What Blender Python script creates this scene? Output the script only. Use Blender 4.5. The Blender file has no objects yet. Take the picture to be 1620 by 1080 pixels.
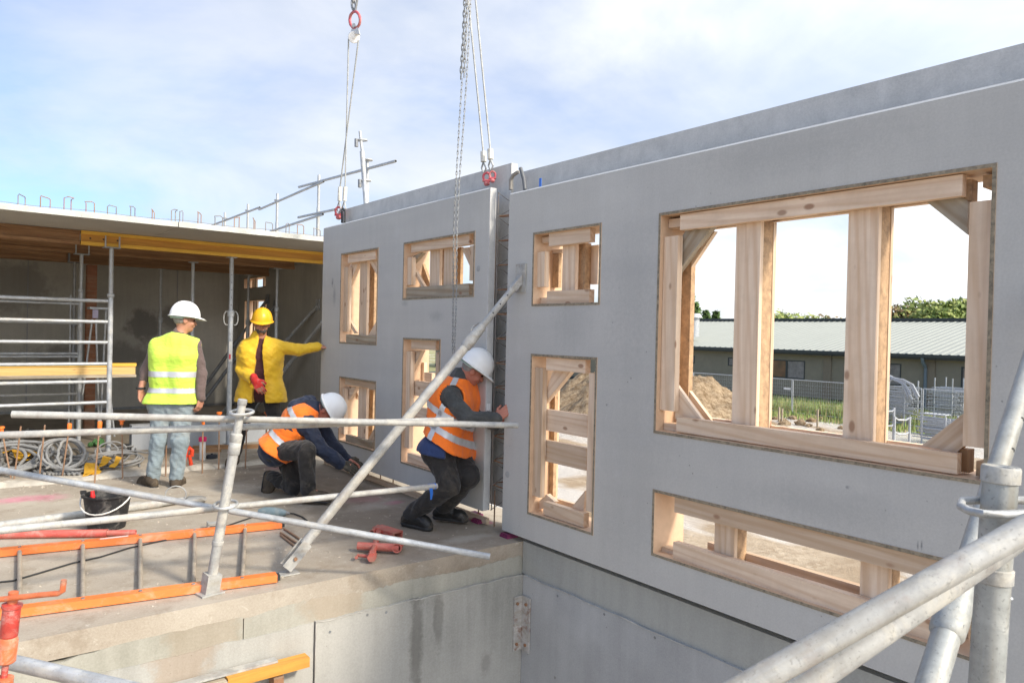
import bpy, bmesh, math, random
import numpy as np
from mathutils import Matrix, Vector, noise as mnoise
random.seed(7)
R_ = math.radians
scn = bpy.context.scene
col = scn.collection

# ------------------------------------------------------------------ camera
F_PX, YAW, PITCH, ROLL, EYE = 1154.87, R_(37.88574), R_(-0.62052), R_(1.32058), 1.60
cyw, syw, cp, sp = math.cos(YAW), math.sin(YAW), math.cos(PITCH), math.sin(PITCH)
FWD = Vector((syw*cp, cyw*cp, sp)); RGT0 = Vector((cyw, -syw, 0)); UP0 = RGT0.cross(FWD)
cr, sr = math.cos(ROLL), math.sin(ROLL)
RGT = cr*RGT0 + sr*UP0; UPV = -sr*RGT0 + cr*UP0
CAM = Vector((0, 0, EYE))
cam = bpy.data.cameras.new('camera'); camo = bpy.data.objects.new('camera', cam); col.objects.link(camo)
camo.matrix_world = Matrix(((RGT.x, UPV.x, -FWD.x, 0), (RGT.y, UPV.y, -FWD.y, 0), (RGT.z, UPV.z, -FWD.z, EYE), (0, 0, 0, 1)))
cam.sensor_width = 36; cam.sensor_fit = 'HORIZONTAL'; cam.lens = 36*F_PX/1620
cam.clip_start = 0.05; cam.clip_end = 2000
cam.dof.use_dof = True; cam.dof.focus_distance = 6.0; cam.dof.aperture_fstop = 9.0
scn.camera = camo

# ------------------------------------------------------------------ light
SUN_AZ, SUN_EL = 162.0, 36.0           # clockwise from +Y
sd = Vector((math.sin(R_(SUN_AZ))*math.cos(R_(SUN_EL)), math.cos(R_(SUN_AZ))*math.cos(R_(SUN_EL)), math.sin(R_(SUN_EL))))
sl = bpy.data.lights.new('sun', 'SUN'); so = bpy.data.objects.new('sun', sl); col.objects.link(so)
sl.energy = 2.5; sl.angle = R_(7.0); sl.color = (1.0, 0.91, 0.78)
so.location = (0, 0, 30); so.rotation_euler = sd.to_track_quat('Z', 'Y').to_euler()
w = bpy.data.worlds.new('World'); scn.world = w; w.use_nodes = True
nt = w.node_tree; N = nt.nodes; L = nt.links
for n in list(N): N.remove(n)
out = N.new('ShaderNodeOutputWorld'); bg = N.new('ShaderNodeBackground'); bg.inputs[1].default_value = 0.10
sky = N.new('ShaderNodeTexSky'); sky.sky_type = 'NISHITA'; sky.sun_disc = False
sky.sun_elevation = R_(SUN_EL); sky.sun_rotation = R_(SUN_AZ); sky.air_density = 1.0; sky.dust_density = 1.2; sky.ozone_density = 1.5
tc = N.new('ShaderNodeTexCoord'); sep = N.new('ShaderNodeSeparateXYZ'); L.new(tc.outputs['Generated'], sep.inputs[0])
def wm(op, a, b=None, clamp=False):
    m = N.new('ShaderNodeMath'); m.operation = op; m.use_clamp = clamp
    for i, v in enumerate((a, b)):
        if v is None: continue
        if isinstance(v, (int, float)): m.inputs[i].default_value = v
        else: L.new(v, m.inputs[i])
    return m.outputs[0]
zz = wm('ADD', wm('MAXIMUM', sep.outputs[2], 0.0), 0.22)
cmb = N.new('ShaderNodeCombineXYZ')
L.new(wm('DIVIDE', sep.outputs[0], zz), cmb.inputs[0]); L.new(wm('DIVIDE', sep.outputs[1], zz), cmb.inputs[1]); cmb.inputs[2].default_value = 3.3
def wnoise(scale, detail, off, dist=0.3):
    mp = N.new('ShaderNodeMapping'); mp.inputs['Location'].default_value = off; L.new(cmb.outputs[0], mp.inputs[0])
    n = N.new('ShaderNodeTexNoise'); n.inputs['Scale'].default_value = scale; n.inputs['Detail'].default_value = detail
    n.inputs['Roughness'].default_value = 0.55; n.inputs['Distortion'].default_value = dist; L.new(mp.outputs[0], n.inputs[0]); return n.outputs[0]
def wramp(v, a, b, ca=(0, 0, 0, 1), cb=(1, 1, 1, 1)):
    r = N.new('ShaderNodeValToRGB'); r.color_ramp.elements[0].position = a; r.color_ramp.elements[1].position = b
    r.color_ramp.elements[0].color = ca; r.color_ramp.elements[1].color = cb; r.color_ramp.interpolation = 'EASE'; L.new(v, r.inputs[0]); return r.outputs[0]
SKY_OFF = (0.35, 0.9, 0.0)
cov = wramp(wnoise(0.75, 7, SKY_OFF), 0.33, 0.60)
side = wm('ADD', wm('MULTIPLY', sep.outputs[0], 0.55), wm('MULTIPLY', sep.outputs[1], -0.28))      # the cloud bank thickens towards the sun
cov = wm('ADD', wm('MULTIPLY', cov, 0.55), wm('ADD', side, 0.25), True)
shade = wramp(wnoise(1.5, 8, (4.1, 2.2, 1.0), 0.5), 0.33, 0.68, (3.9, 4.15, 4.5, 1), (5.3, 5.3, 5.25, 1))
mx = N.new('ShaderNodeMix'); mx.data_type = 'RGBA'; L.new(cov, mx.inputs[0])
sat = N.new('ShaderNodeMix'); sat.data_type = 'RGBA'; sat.blend_type = 'MULTIPLY'; sat.inputs[0].default_value = 1.0
L.new(sky.outputs[0], sat.inputs[6]); sat.inputs[7].default_value = (0.80, 0.92, 1.16, 1)
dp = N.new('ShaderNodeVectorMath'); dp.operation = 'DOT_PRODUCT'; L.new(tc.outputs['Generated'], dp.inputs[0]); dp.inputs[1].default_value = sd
glow = wm('ADD', 1.0, wm('MULTIPLY', wm('POWER', wm('MULTIPLY', wm('ADD', dp.outputs['Value'], 1.0), 0.5), 3.0), 2.6))     # cloud glow towards the sun, strengthened out of view to light the walls
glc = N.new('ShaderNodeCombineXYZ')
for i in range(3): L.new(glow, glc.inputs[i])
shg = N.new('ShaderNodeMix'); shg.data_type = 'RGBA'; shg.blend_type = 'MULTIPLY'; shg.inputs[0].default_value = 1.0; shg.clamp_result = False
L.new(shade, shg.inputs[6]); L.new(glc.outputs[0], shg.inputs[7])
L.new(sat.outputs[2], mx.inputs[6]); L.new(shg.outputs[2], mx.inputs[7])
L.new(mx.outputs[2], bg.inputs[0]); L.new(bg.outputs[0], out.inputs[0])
vs = scn.view_settings; vs.view_transform = 'Standard'; vs.look = 'None'; vs.gamma = 1.0; vs.use_curve_mapping = False
vs.exposure = 0.97
scn.render.engine = 'CYCLES'
scn.cycles.max_bounces = 8; scn.cycles.diffuse_bounces = 5; scn.cycles.use_denoising = True

# ------------------------------------------------------------------ rays: a picture point carried to a real plane of the site
def ray(px, py): return RGT*((px-810)/F_PX) - UPV*((py-540)/F_PX) + FWD
def PX(px, py, x): d = ray(px, py); return CAM + d*(x/d.x)
def PY(px, py, y): d = ray(px, py); return CAM + d*(y/d.y)
def PZ(px, py, z=0.0): d = ray(px, py); return CAM + d*((z-EYE)/d.z)
def PD(px, py, dist): return CAM + ray(px, py)*dist

# ------------------------------------------------------------------ materials
class NT:
    def __init__(s, name):
        s.m = bpy.data.materials.new(name); s.m.use_nodes = True; s.t = s.m.node_tree; s.N = s.t.nodes; s.L = s.t.links
        for n in list(s.N): s.N.remove(n)
        s.o = s.N.new('ShaderNodeOutputMaterial'); s.b = s.N.new('ShaderNodeBsdfPrincipled'); s.L.new(s.b.outputs[0], s.o.inputs[0])
        s.tc = s.N.new('ShaderNodeTexCoord'); s.oi = None
    def put(s, v, inp):
        if isinstance(v, bpy.types.NodeSocket): s.L.new(v, inp)
        elif isinstance(v, (tuple, list)) and len(v) == 3 and inp.type == 'RGBA': inp.default_value = (*v, 1)
        else: inp.default_value = v
    def rnd(s):
        if not s.oi: s.oi = s.N.new('ShaderNodeObjectInfo')
        return s.oi.outputs['Random']
    def co(s, scale=(1, 1, 1), loc=(0, 0, 0), jitter=False, rot=(0, 0, 0)):
        mp = s.N.new('ShaderNodeMapping'); mp.inputs['Scale'].default_value = scale; mp.inputs['Location'].default_value = loc; mp.inputs['Rotation'].default_value = rot
        s.L.new(s.tc.outputs['Object'], mp.inputs[0])
        if jitter:
            c = s.N.new('ShaderNodeCombineXYZ'); k = s.math('MULTIPLY', s.rnd(), 37.0)
            for i in range(3): s.L.new(k, c.inputs[i])
            s.L.new(c.outputs[0], mp.inputs['Location'])
        return mp.outputs[0]
    def math(s, op, a, b=None, c=None, clamp=False):
        m = s.N.new('ShaderNodeMath'); m.operation = op; m.use_clamp = clamp
        for i, v in enumerate((a, b, c)):
            if v is not None: s.put(v, m.inputs[i])
        return m.outputs[0]
    def noise(s, co, scale, detail=5, rough=0.55, dist=0.0):
        n = s.N.new('ShaderNodeTexNoise'); s.L.new(co, n.inputs[0]); n.inputs['Scale'].default_value = scale
        n.inputs['Detail'].default_value = detail; n.inputs['Roughness'].default_value = rough; n.inputs['Distortion'].default_value = dist; return n.outputs[0]
    def voro(s, co, scale, out='Distance', feature='F1'):
        n = s.N.new('ShaderNodeTexVoronoi'); n.feature = feature; s.L.new(co, n.inputs[0]); n.inputs['Scale'].default_value = scale; return n.outputs[out]
    def ramp(s, v, a, b, ca=(0, 0, 0), cb=(1, 1, 1), mode='LINEAR'):
        r = s.N.new('ShaderNodeValToRGB'); e = r.color_ramp.elements; e[0].position = a; e[1].position = b
        e[0].color = (*ca, 1); e[1].color = (*cb, 1); r.color_ramp.interpolation = mode; s.L.new(v, r.inputs[0]); return r.outputs[0]
    def mix(s, f, a, b, blend='MIX'):
        m = s.N.new('ShaderNodeMix'); m.data_type = 'RGBA'; m.blend_type = blend; s.put(f, m.inputs[0]); s.put(a, m.inputs[6]); s.put(b, m.inputs[7]); return m.outputs[2]
    def sepxyz(s, v): n = s.N.new('ShaderNodeSeparateXYZ'); s.L.new(v, n.inputs[0]); return n.outputs
    def bump(s, h, strength=0.3, dist=0.01):
        n = s.N.new('ShaderNodeBump'); n.inputs['Strength'].default_value = strength; n.inputs['Distance'].default_value = dist
        s.L.new(h, n.inputs['Height']); s.L.new(n.outputs[0], s.b.inputs['Normal'])
    def fin(s, colr, rough=0.7, metal=0.0, spec=0.4):
        s.put(colr, s.b.inputs['Base Color']); s.put(rough, s.b.inputs['Roughness']); s.put(metal, s.b.inputs['Metallic']); s.b.inputs['Specular IOR Level'].default_value = spec
        return s.m

def m_concrete(name, dark, light, streak=0.25, pits=0.5, blotch=0.9, rough=0.85, bump=0.25, warm=None, warm_amt=0.0, spots=None):
    t = NT(name); c = t.co()
    big = t.ramp(t.noise(c, blotch, 6, 0.6, 0.4), 0.3, 0.7)
    colr = t.mix(big, dark, light)
    st = t.ramp(t.noise(t.co((9, 9, 0.5)), 1.6, 5, 0.6), 0.35, 0.68)
    colr = t.mix(streak, colr, t.mix(st, tuple(v*0.72 for v in dark), tuple(min(1, v*1.12) for v in light)))
    if warm: colr = t.mix(t.math('MULTIPLY', t.ramp(t.noise(c, 0.7, 5, 0.6), 0.42, 0.7), warm_amt), colr, warm)
    fine = t.noise(c, 90, 4, 0.7)
    colr = t.mix(0.22, colr, t.ramp(fine, 0.3, 0.7, tuple(v*0.7 for v in dark), tuple(min(1, v*1.15) for v in light)))
    v = t.voro(c, 16); pit = t.ramp(v, 0.045, 0.085, (1, 1, 1), (0, 0, 0))
    pm = t.math('MULTIPLY', pit, t.ramp(t.noise(c, 2.3, 3), 0.5, 0.62)); pm = t.math('MULTIPLY', pm, pits)
    colr = t.mix(pm, colr, tuple(v*0.35 for v in dark))
    for sp_ in (spots or []):
        colr = sp_(t, colr)
    t.bump(t.math('SUBTRACT', t.math('ADD', t.math('MULTIPLY', fine, 0.4), t.math('MULTIPLY', big, 0.3)), pm), bump, 0.006)
    return t.fin(colr, rough, 0, 0.3)

def m_wood(name, dark, light, grain=1.0, knots=True, dirt=0.0, dirtcol=(0.16, 0.12, 0.09), vary=0.25, rough=0.65):
    t = NT(name); g = t.noise(t.co((1.2, 26, 26), jitter=True), 1.0, 6, 0.6, 0.6)
    ring = t.N.new('ShaderNodeTexWave'); ring.wave_type = 'BANDS'; ring.bands_direction = 'DIAGONAL'
    t.L.new(t.co((0.5, 9, 9), jitter=True), ring.inputs[0]); ring.inputs['Scale'].default_value = 1.3; ring.inputs['Distortion'].default_value = 7.0; ring.inputs['Detail'].default_value = 2
    colr = t.mix(t.ramp(g, 0.3, 0.72), dark, light)
    colr = t.mix(t.math('MULTIPLY', t.ramp(ring.outputs[1], 0.40, 1.0), 0.42*grain), colr, (dark[0]*0.80, dark[1]*0.66, dark[2]*0.52))
    r = t.ramp(t.rnd(), 0, 1, (1-vary, 1-vary*1.05, 1-vary*1.15), (1+vary*0.35, 1+vary*0.35, 1+vary*0.35))
    colr = t.mix(1.0, colr, r, 'MULTIPLY')
    if knots:
        k = t.voro(t.co((4.2, 8, 8), jitter=True), 1.0); colr = t.mix(t.math('MULTIPLY', t.ramp(k, 0.09, 0.15, (1, 1, 1), (0, 0, 0)), 0.75), colr, (0.26, 0.12, 0.06))
    if dirt > 0:
        colr = t.mix(t.math('MULTIPLY', t.ramp(t.noise(t.co(jitter=True), 3.5, 6, 0.7), 0.45, 0.68), dirt), colr, dirtcol)
    t.bump(g, 0.25, 0.003)
    return t.fin(colr, rough, 0, 0.3)

def m_steel(name, base=(0.50, 0.53, 0.55), splash=0.5, metal=0.35, rough=0.48, splashcol=(0.72, 0.70, 0.64), rust=0.0):
    t = NT(name); c = t.co(jitter=True)
    n = t.noise(c, 14, 5, 0.7); colr = t.mix(t.ramp(n, 0.3, 0.7), tuple(v*0.72 for v in base), tuple(min(1, v*1.2) for v in base))
    s = t.ramp(t.noise(c, 7, 7, 0.75, 0.6), 0.5, 0.62)
    colr = t.mix(t.math('MULTIPLY', s, splash), colr, splashcol)
    sp_ = t.ramp(t.noise(c, 110, 3, 0.6), 0.60, 0.68); colr = t.mix(t.math('MULTIPLY', sp_, 0.5), colr, tuple(v*0.45 for v in base))
    lg = t.ramp(t.noise(t.co((1.5, 30, 30), jitter=True), 1.0, 4, 0.6), 0.48, 0.66); colr = t.mix(t.math('MULTIPLY', lg, 0.42), colr, (0.30, 0.26, 0.19))
    if rust: colr = t.mix(t.math('MULTIPLY', t.ramp(t.noise(c, 9, 6, 0.7), 0.52, 0.66), rust), colr, (0.22, 0.10, 0.05))
    t.bump(t.math('ADD', t.math('MULTIPLY', n, 0.3), s), 0.25, 0.002)
    return t.fin(colr, t.math('ADD', t.math('MULTIPLY', s, 0.3), rough), metal, 0.5)

def m_plain(name, base, rough=0.6, var=0.25, scale=8, metal=0.0, bump=0.15, dirt=0.0, dirtcol=(0.25, 0.2, 0.15), spec=0.4, sheen=0.0, bscale=60):
    t = NT(name); c = t.co(jitter=True); n = t.noise(c, scale, 6, 0.65)
    colr = t.mix(t.ramp(n, 0.25, 0.75), tuple(v*(1-var) for v in base), tuple(min(1, v*(1+var*0.6)) for v in base))
    if dirt: colr = t.mix(t.math('MULTIPLY', t.ramp(t.noise(c, scale*0.7, 7, 0.75, 0.5), 0.5, 0.66), dirt), colr, dirtcol)
    if bump: t.bump(t.noise(c, bscale, 4, 0.6), bump, 0.003)
    if sheen: t.b.inputs['Sheen Weight'].default_value = sheen
    return t.fin(colr, rough, metal, spec)

def blob(p, r, colr, amt=0.8, sc=(1, 1, 1), nscale=9, soft=0.35):
    """a stain or other patch with its own place on the concrete"""
    def f(t, c0):
        mp = t.N.new('ShaderNodeVectorMath'); mp.operation = 'SUBTRACT'; t.L.new(t.tc.outputs['Object'], mp.inputs[0]); mp.inputs[1].default_value = p
        m2 = t.N.new('ShaderNodeVectorMath'); m2.operation = 'MULTIPLY'; t.L.new(mp.outputs[0], m2.inputs[0]); m2.inputs[1].default_value = sc
        ln = t.N.new('ShaderNodeVectorMath'); ln.operation = 'LENGTH'; t.L.new(m2.outputs[0], ln.inputs[0])
        d = t.math('DIVIDE', ln.outputs['Value'], r)
        d = t.math('ADD', d, t.math('MULTIPLY', t.math('SUBTRACT', t.noise(t.tc.outputs['Object'], nscale, 5, 0.7), 0.5), 1.5))
        k = t.math('MULTIPLY', t.ramp(d, 1-soft, 1+soft*0.4, (1, 1, 1), (0, 0, 0)), amt)
        return t.mix(k, c0, colr)
    return f

# ------------------------------------------------------------------ mesh helpers
class MB:
    def __init__(s): s.v = []; s.f = []; s.mi = []; s.cur = 0
    def add(s, vs, fs):
        b = len(s.v); s.v += [tuple(p) for p in vs]; s.f += [tuple(i+b for i in f) for f in fs]; s.mi += [s.cur]*len(fs); return s
    def box(s, a, b):
        x0, y0, z0 = (min(a[i], b[i]) for i in range(3)); x1, y1, z1 = (max(a[i], b[i]) for i in range(3))
        return s.add([(x0,y0,z0),(x1,y0,z0),(x1,y1,z0),(x0,y1,z0),(x0,y0,z1),(x1,y0,z1),(x1,y1,z1),(x0,y1,z1)],
                     [(3,2,1,0),(4,5,6,7),(0,1,5,4),(1,2,6,5),(2,3,7,6),(3,0,4,7)])
    def mbox(s, M, dx, dy, dz):
        h = [(-1,-1,-1),(1,-1,-1),(1,1,-1),(-1,1,-1),(-1,-1,1),(1,-1,1),(1,1,1),(-1,1,1)]
        return s.add([M @ Vector((a*dx/2, b*dy/2, c*dz/2)) for a, b, c in h], [(3,2,1,0),(4,5,6,7),(0,1,5,4),(1,2,6,5),(2,3,7,6),(3,0,4,7)])
    def prism(s, poly, d):
        n = len(poly); P = [Vector(p) for p in poly]; d = Vector(d)
        nn = Vector((0, 0, 0))
        for i in range(n): nn += P[i].cross(P[(i+1) % n])
        if nn.dot(d) > 0: P = P[::-1]
        return s.add(P + [p+d for p in P], [tuple(range(n)), tuple(range(2*n-1, n-1, -1))] + [((i+1) % n, i, i+n, (i+1) % n+n) for i in range(n)])
    def tube(s, p0, p1, r0, r1=None, n=12, caps=True, hollow=0):
        r1 = r0 if r1 is None else r1; p0 = Vector(p0); p1 = Vector(p1); ax = (p1-p0)
        if ax.length < 1e-9: return s
        q = ax.to_track_quat('Z', 'Y'); vs = []
        for p, r in ((p0, r0), (p1, r1)):
            for i in range(n): a = 2*math.pi*i/n; vs.append(p + q @ Vector((r*math.cos(a), r*math.sin(a), 0)))
        fs = [(i, (i+1) % n, (i+1) % n+n, i+n) for i in range(n)]
        if caps and not hollow: fs += [tuple(range(n-1, -1, -1)), tuple(range(n, 2*n))]
        if hollow:
            for p, r, off in ((p0, r0*hollow, 0), (p1, r1*hollow, 0)):
                for i in range(n): a = 2*math.pi*i/n; vs.append(p + q @ Vector((r*math.cos(a), r*math.sin(a), 0)))
            fs += [((i+1) % n, i, i+2*n, (i+1) % n+2*n) for i in range(n)] + [(i+n, (i+1) % n+n, (i+1) % n+3*n, i+3*n) for i in range(n)]
            fs += [((i+1) % n+2*n, i+2*n, i+3*n, (i+1) % n+3*n) for i in range(n)]
        return s.add(vs, fs)
    def path(s, pts, r, n=8, closed=False, caps=True):
        P = [Vector(p) for p in pts]; m = len(P); vs = []; prev = None
        for i in range(m):
            t = (P[(i+1) % m]-P[i-1]) if closed else (P[min(i+1, m-1)]-P[max(i-1, 0)])
            t = t.normalized() if t.length > 1e-9 else Vector((0, 0, 1))
            if prev is None: u = t.orthogonal().normalized()
            else: u = prev - t*prev.dot(t); u = u.normalized() if u.length > 1e-6 else t.orthogonal().normalized()
            prev = u; b = t.cross(u); rr = r[i] if isinstance(r, (list, tuple)) else r
            for k in range(n): a = 2*math.pi*k/n; vs.append(P[i] + u*(rr*math.cos(a)) + b*(rr*math.sin(a)))
        fs = []
        for i in range(m if closed else m-1):
            j = (i+1) % m
            for k in range(n): fs.append((i*n+k, i*n+(k+1) % n, j*n+(k+1) % n, j*n+k))
        if caps and not closed: fs += [tuple(range(n-1, -1, -1)), tuple(range((m-1)*n, m*n))]
        return s.add(vs, fs)
    def lathe(s, prof, M=None, n=20, sx=1.0, sy=1.0):
        M = M or Matrix(); vs = []
        for r, z in prof:
            for i in range(n): a = 2*math.pi*i/n; vs.append(M @ Vector((r*math.cos(a)*sx, r*math.sin(a)*sy, z)))
        fs = []
        for j in range(len(prof)-1):
            for i in range(n): fs.append((j*n+i, j*n+(i+1) % n, (j+1)*n+(i+1) % n, (j+1)*n+i))
        fs += [tuple(range(n-1, -1, -1)), tuple(range((len(prof)-1)*n, len(prof)*n))]
        return s.add(vs, fs)
    def ico(s, c, r, sub=1, jit=0.0, sc=(1, 1, 1)):
        bm = bmesh.new(); bmesh.ops.create_icosphere(bm, subdivisions=sub, radius=1.0); c = Vector(c)
        vs = [c + Vector((v.co.x*sc[0], v.co.y*sc[1], v.co.z*sc[2]))*(r*(1+random.uniform(-jit, jit))) for v in bm.verts]
        bm.verts.index_update(); fs = [tuple(v.index for v in f.verts) for f in bm.faces]; bm.free(); return s.add(vs, fs)
    def mesh(s, name, smooth=True, ang=38):
        me = bpy.data.meshes.new(name); me.from_pydata(s.v, [], s.f); me.update()
        if any(s.mi): me.polygons.foreach_set('material_index', s.mi)
        if smooth:
            me.polygons.foreach_set('use_smooth', [True]*len(me.polygons)); me.set_sharp_from_angle(angle=R_(ang))
        return me

def link(name, me, mats=None, parent=None, M=None):
    o = bpy.data.objects.new(name, me); col.objects.link(o)
    if mats is not None and me is not None and not me.materials:
        for m in (mats if isinstance(mats, (list, tuple)) else [mats]): me.materials.append(m)
    if parent is not None:
        o.parent = parent; o.matrix_parent_inverse = WORLD[parent.name].inverted()
    o.matrix_basis = M if M is not None else Matrix()
    WORLD[o.name] = o.matrix_basis.copy()
    return o
WORLD = {}
def obj(name, mb, mats, parent=None, M=None, smooth=True, ang=38): return link(name, mb.mesh(name, smooth, ang), mats, parent, M)
def tag(o, label=None, cat=None, group=None, kind=None):
    if label: o['label'] = label
    if cat: o['category'] = cat
    if group: o['group'] = group
    if kind: o['kind'] = kind
    return o
def thing(name, label, cat, loc=(0, 0, 0), group=None):
    o = bpy.data.objects.new(name, None); col.objects.link(o); o.empty_display_size = 0.1
    o.matrix_basis = Matrix.Translation(Vector(loc)); WORLD[o.name] = o.matrix_basis.copy()
    return tag(o, label, cat, group)
def struct(name, mb, mats, **k): return tag(obj(name, mb, mats, **k), kind='structure')
def kids(o): return [c for c in col.objects if c.parent is o]
def copy_tree(o, M, parent=None, kidmap=None):
    """copy a thing with its parts; M moves the top"""
    c = o.copy(); col.objects.link(c)
    if parent is None: c.matrix_basis = M @ o.matrix_basis; WORLD[c.name] = c.matrix_basis.copy()
    else: c.parent = parent
    for ch in kidmap.get(o.name, []): copy_tree(ch, None, c, kidmap)
    return c
def kid_map():
    d = {}
    for ob in col.objects:
        if ob.parent: d.setdefault(ob.parent.name, []).append(ob)
    return d
def frame(p0, p1, up=(0, 0, 1)):
    """local X along p0->p1, origin in the middle"""
    p0 = Vector(p0); p1 = Vector(p1); x = (p1-p0).normalized(); u = Vector(up)
    if abs(x.dot(u)) > 0.98: u = Vector((1, 0, 0))
    y = u.cross(x).normalized(); z = x.cross(y); c = (p0+p1)/2
    return Matrix(((x.x, y.x, z.x, c.x), (x.y, y.y, z.y, c.y), (x.z, y.z, z.z, c.z), (0, 0, 0, 1)))
def board(name, p0, p1, wy, wz, mat, parent=None, up=(0, 0, 1), ch=0.002):
    """timber from p0 to p1, wz thick along up, wy across"""
    M = frame(p0, p1, up); ln = (Vector(p1)-Vector(p0)).length; mb = MB().mbox(Matrix(), ln, wy, wz)
    return obj(name, mb, mat, parent, M, smooth=False)
def tubeo(name, p0, p1, r, mat, parent=None, n=16, hollow=0.86, r1=None):
    M = frame(p0, p1); ln = (Vector(p1)-Vector(p0)).length
    return obj(name, MB().tube((-ln/2, 0, 0), (ln/2, 0, 0), r, r1, n, hollow=hollow), mat, parent, M)
# ------------------------------------------------------------------ material library
rust_run = lambda p, a=0.35: blob(p, 0.30, (0.30, 0.17, 0.07), a, (1.2, 0.3, 0.7), 6)
SMUD = (0.20, 0.20, 0.20)
PANEL_MARKS = [(lambda t, c0: t.mix(t.math('MULTIPLY', t.math('MULTIPLY', t.ramp(t.voro(t.co(), 4.5), 0.022, 0.040, (1, 1, 1), (0, 0, 0)), t.ramp(t.noise(t.co(), 1.1, 3), 0.48, 0.58)), 0.7), c0, (0.16, 0.16, 0.155))),
 (lambda t, c0: t.mix(t.math('MULTIPLY', t.ramp(t.noise(t.co((0.4, 0.35, 5.0)), 1.0, 5, 0.6), 0.40, 0.65), 0.22), c0, (0.36, 0.36, 0.35))), (lambda t, c0: t.mix(t.math('MULTIPLY', t.ramp(t.noise(t.co((1, 1, 1), (3, 3, 3)), 2.2, 9, 0.8), 0.55, 0.68), 0.22), c0, (0.58, 0.58, 0.56)))] + [blob(PX(*q, 3.5), r, SMUD, a, sc, 30, 0.8) for q, r, a, sc in (((526, 447), .03, .8, (1, 1, .5)), ((529, 468), .05, .5, (1, 1, .35)), ((1452, 862), .012, .9, (1, 2, .5)), ((1458, 862), .012, .9, (1, 2, .5)), ((640, 480), .05, .3, (1, .6, 1.5)), ((905, 505), .25, .22, (1, 1, 1)), ((1000, 450), .3, .18, (1, 1, .6)), ((1300, 800), .25, .2, (1, .5, 2)), ((860, 700), .2, .2, (1, 1, .5)), ((1240, 240), .3, .2, (1, .4, 2)), ((960, 640), .012, .7, (1, 1, 1)), ((1340, 770), .012, .7, (1, 1, 1)), ((690, 500), .06, .3, (1, .4, 1)), ((1000, 760), .4, .15, (1, 1, .3)))]
M_PANEL = m_concrete('precast concrete', (0.475, 0.462, 0.422), (0.55, 0.54, 0.50), 0.10, 0.8, 0.7, 0.8, 0.15, (0.37, 0.365, 0.355), 0.5, PANEL_MARKS)
M_PANELBACK = m_concrete('rough precast concrete', (0.45, 0.45, 0.435), (0.63, 0.62, 0.59), 0.12, 0.9, 7.0, 0.9, 0.6)
M_LIP = m_concrete('pale lit arris concrete', (0.46, 0.46, 0.44), (0.56, 0.56, 0.54), 0.0, 0.3, 3, 0.8, 0.2)  # paler tone makes the top arris look lit
WET = (0.075, 0.068, 0.055)
M_FRONT = m_concrete('site cast concrete', (0.25, 0.245, 0.215), (0.41, 0.40, 0.365), 0.28, 0.6, 1.6, 0.88, 0.4, (0.50, 0.48, 0.43), 0.75,
                     [rust_run((1.1, 4.35, -0.12)), blob((2.6, 4.35, -0.55), 0.06, WET, 0.5, (1, 0.2, 0.11), 14, 0.5), blob((2.78, 4.35, -0.42), 0.05, WET, 0.4, (1, 0.2, 0.2), 14, 0.5),
                      blob((3.2, 4.35, -0.85), 0.06, WET, 0.3, (1, 0.2, 0.5), 12, 0.6), blob((0.5, 4.35, -0.2), 0.2, (0.22, 0.2, 0.14), 0.5, (0.7, 0.3, 1.2), 8)])
M_BAND = m_concrete('edge beam concrete', (0.26, 0.25, 0.20), (0.39, 0.375, 0.32), 0.25, 0.6, 2.2, 0.88, 0.4, (0.46, 0.44, 0.38), 0.5, [rust_run((1.2, 4.36, -0.1), 0.22), rust_run((2.0, 4.36, -0.1), 0.3)])
M_SIDE = m_concrete('side wall concrete', (0.34, 0.34, 0.33), (0.46, 0.46, 0.445), 0.14, 0.8, 1.8, 0.85, 0.35, (0.17, 0.17, 0.165), 0.45)  # plain grey concrete with darker blotches
M_SIDEBAND = m_concrete('capping concrete', (0.32, 0.32, 0.29), (0.41, 0.41, 0.37), 0.18, 0.3, 1.5, 0.85, 0.25)
PINK = (0.62, 0.16, 0.27)
def pk(p, r, a=0.55, sc=(1, 1, 1)): return blob(p, r, PINK, a, sc, 10, 0.7)
pA, pB, pC, pD = PZ(622, 795), PZ(668, 806), PZ(600, 775), PZ(25, 790)
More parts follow.
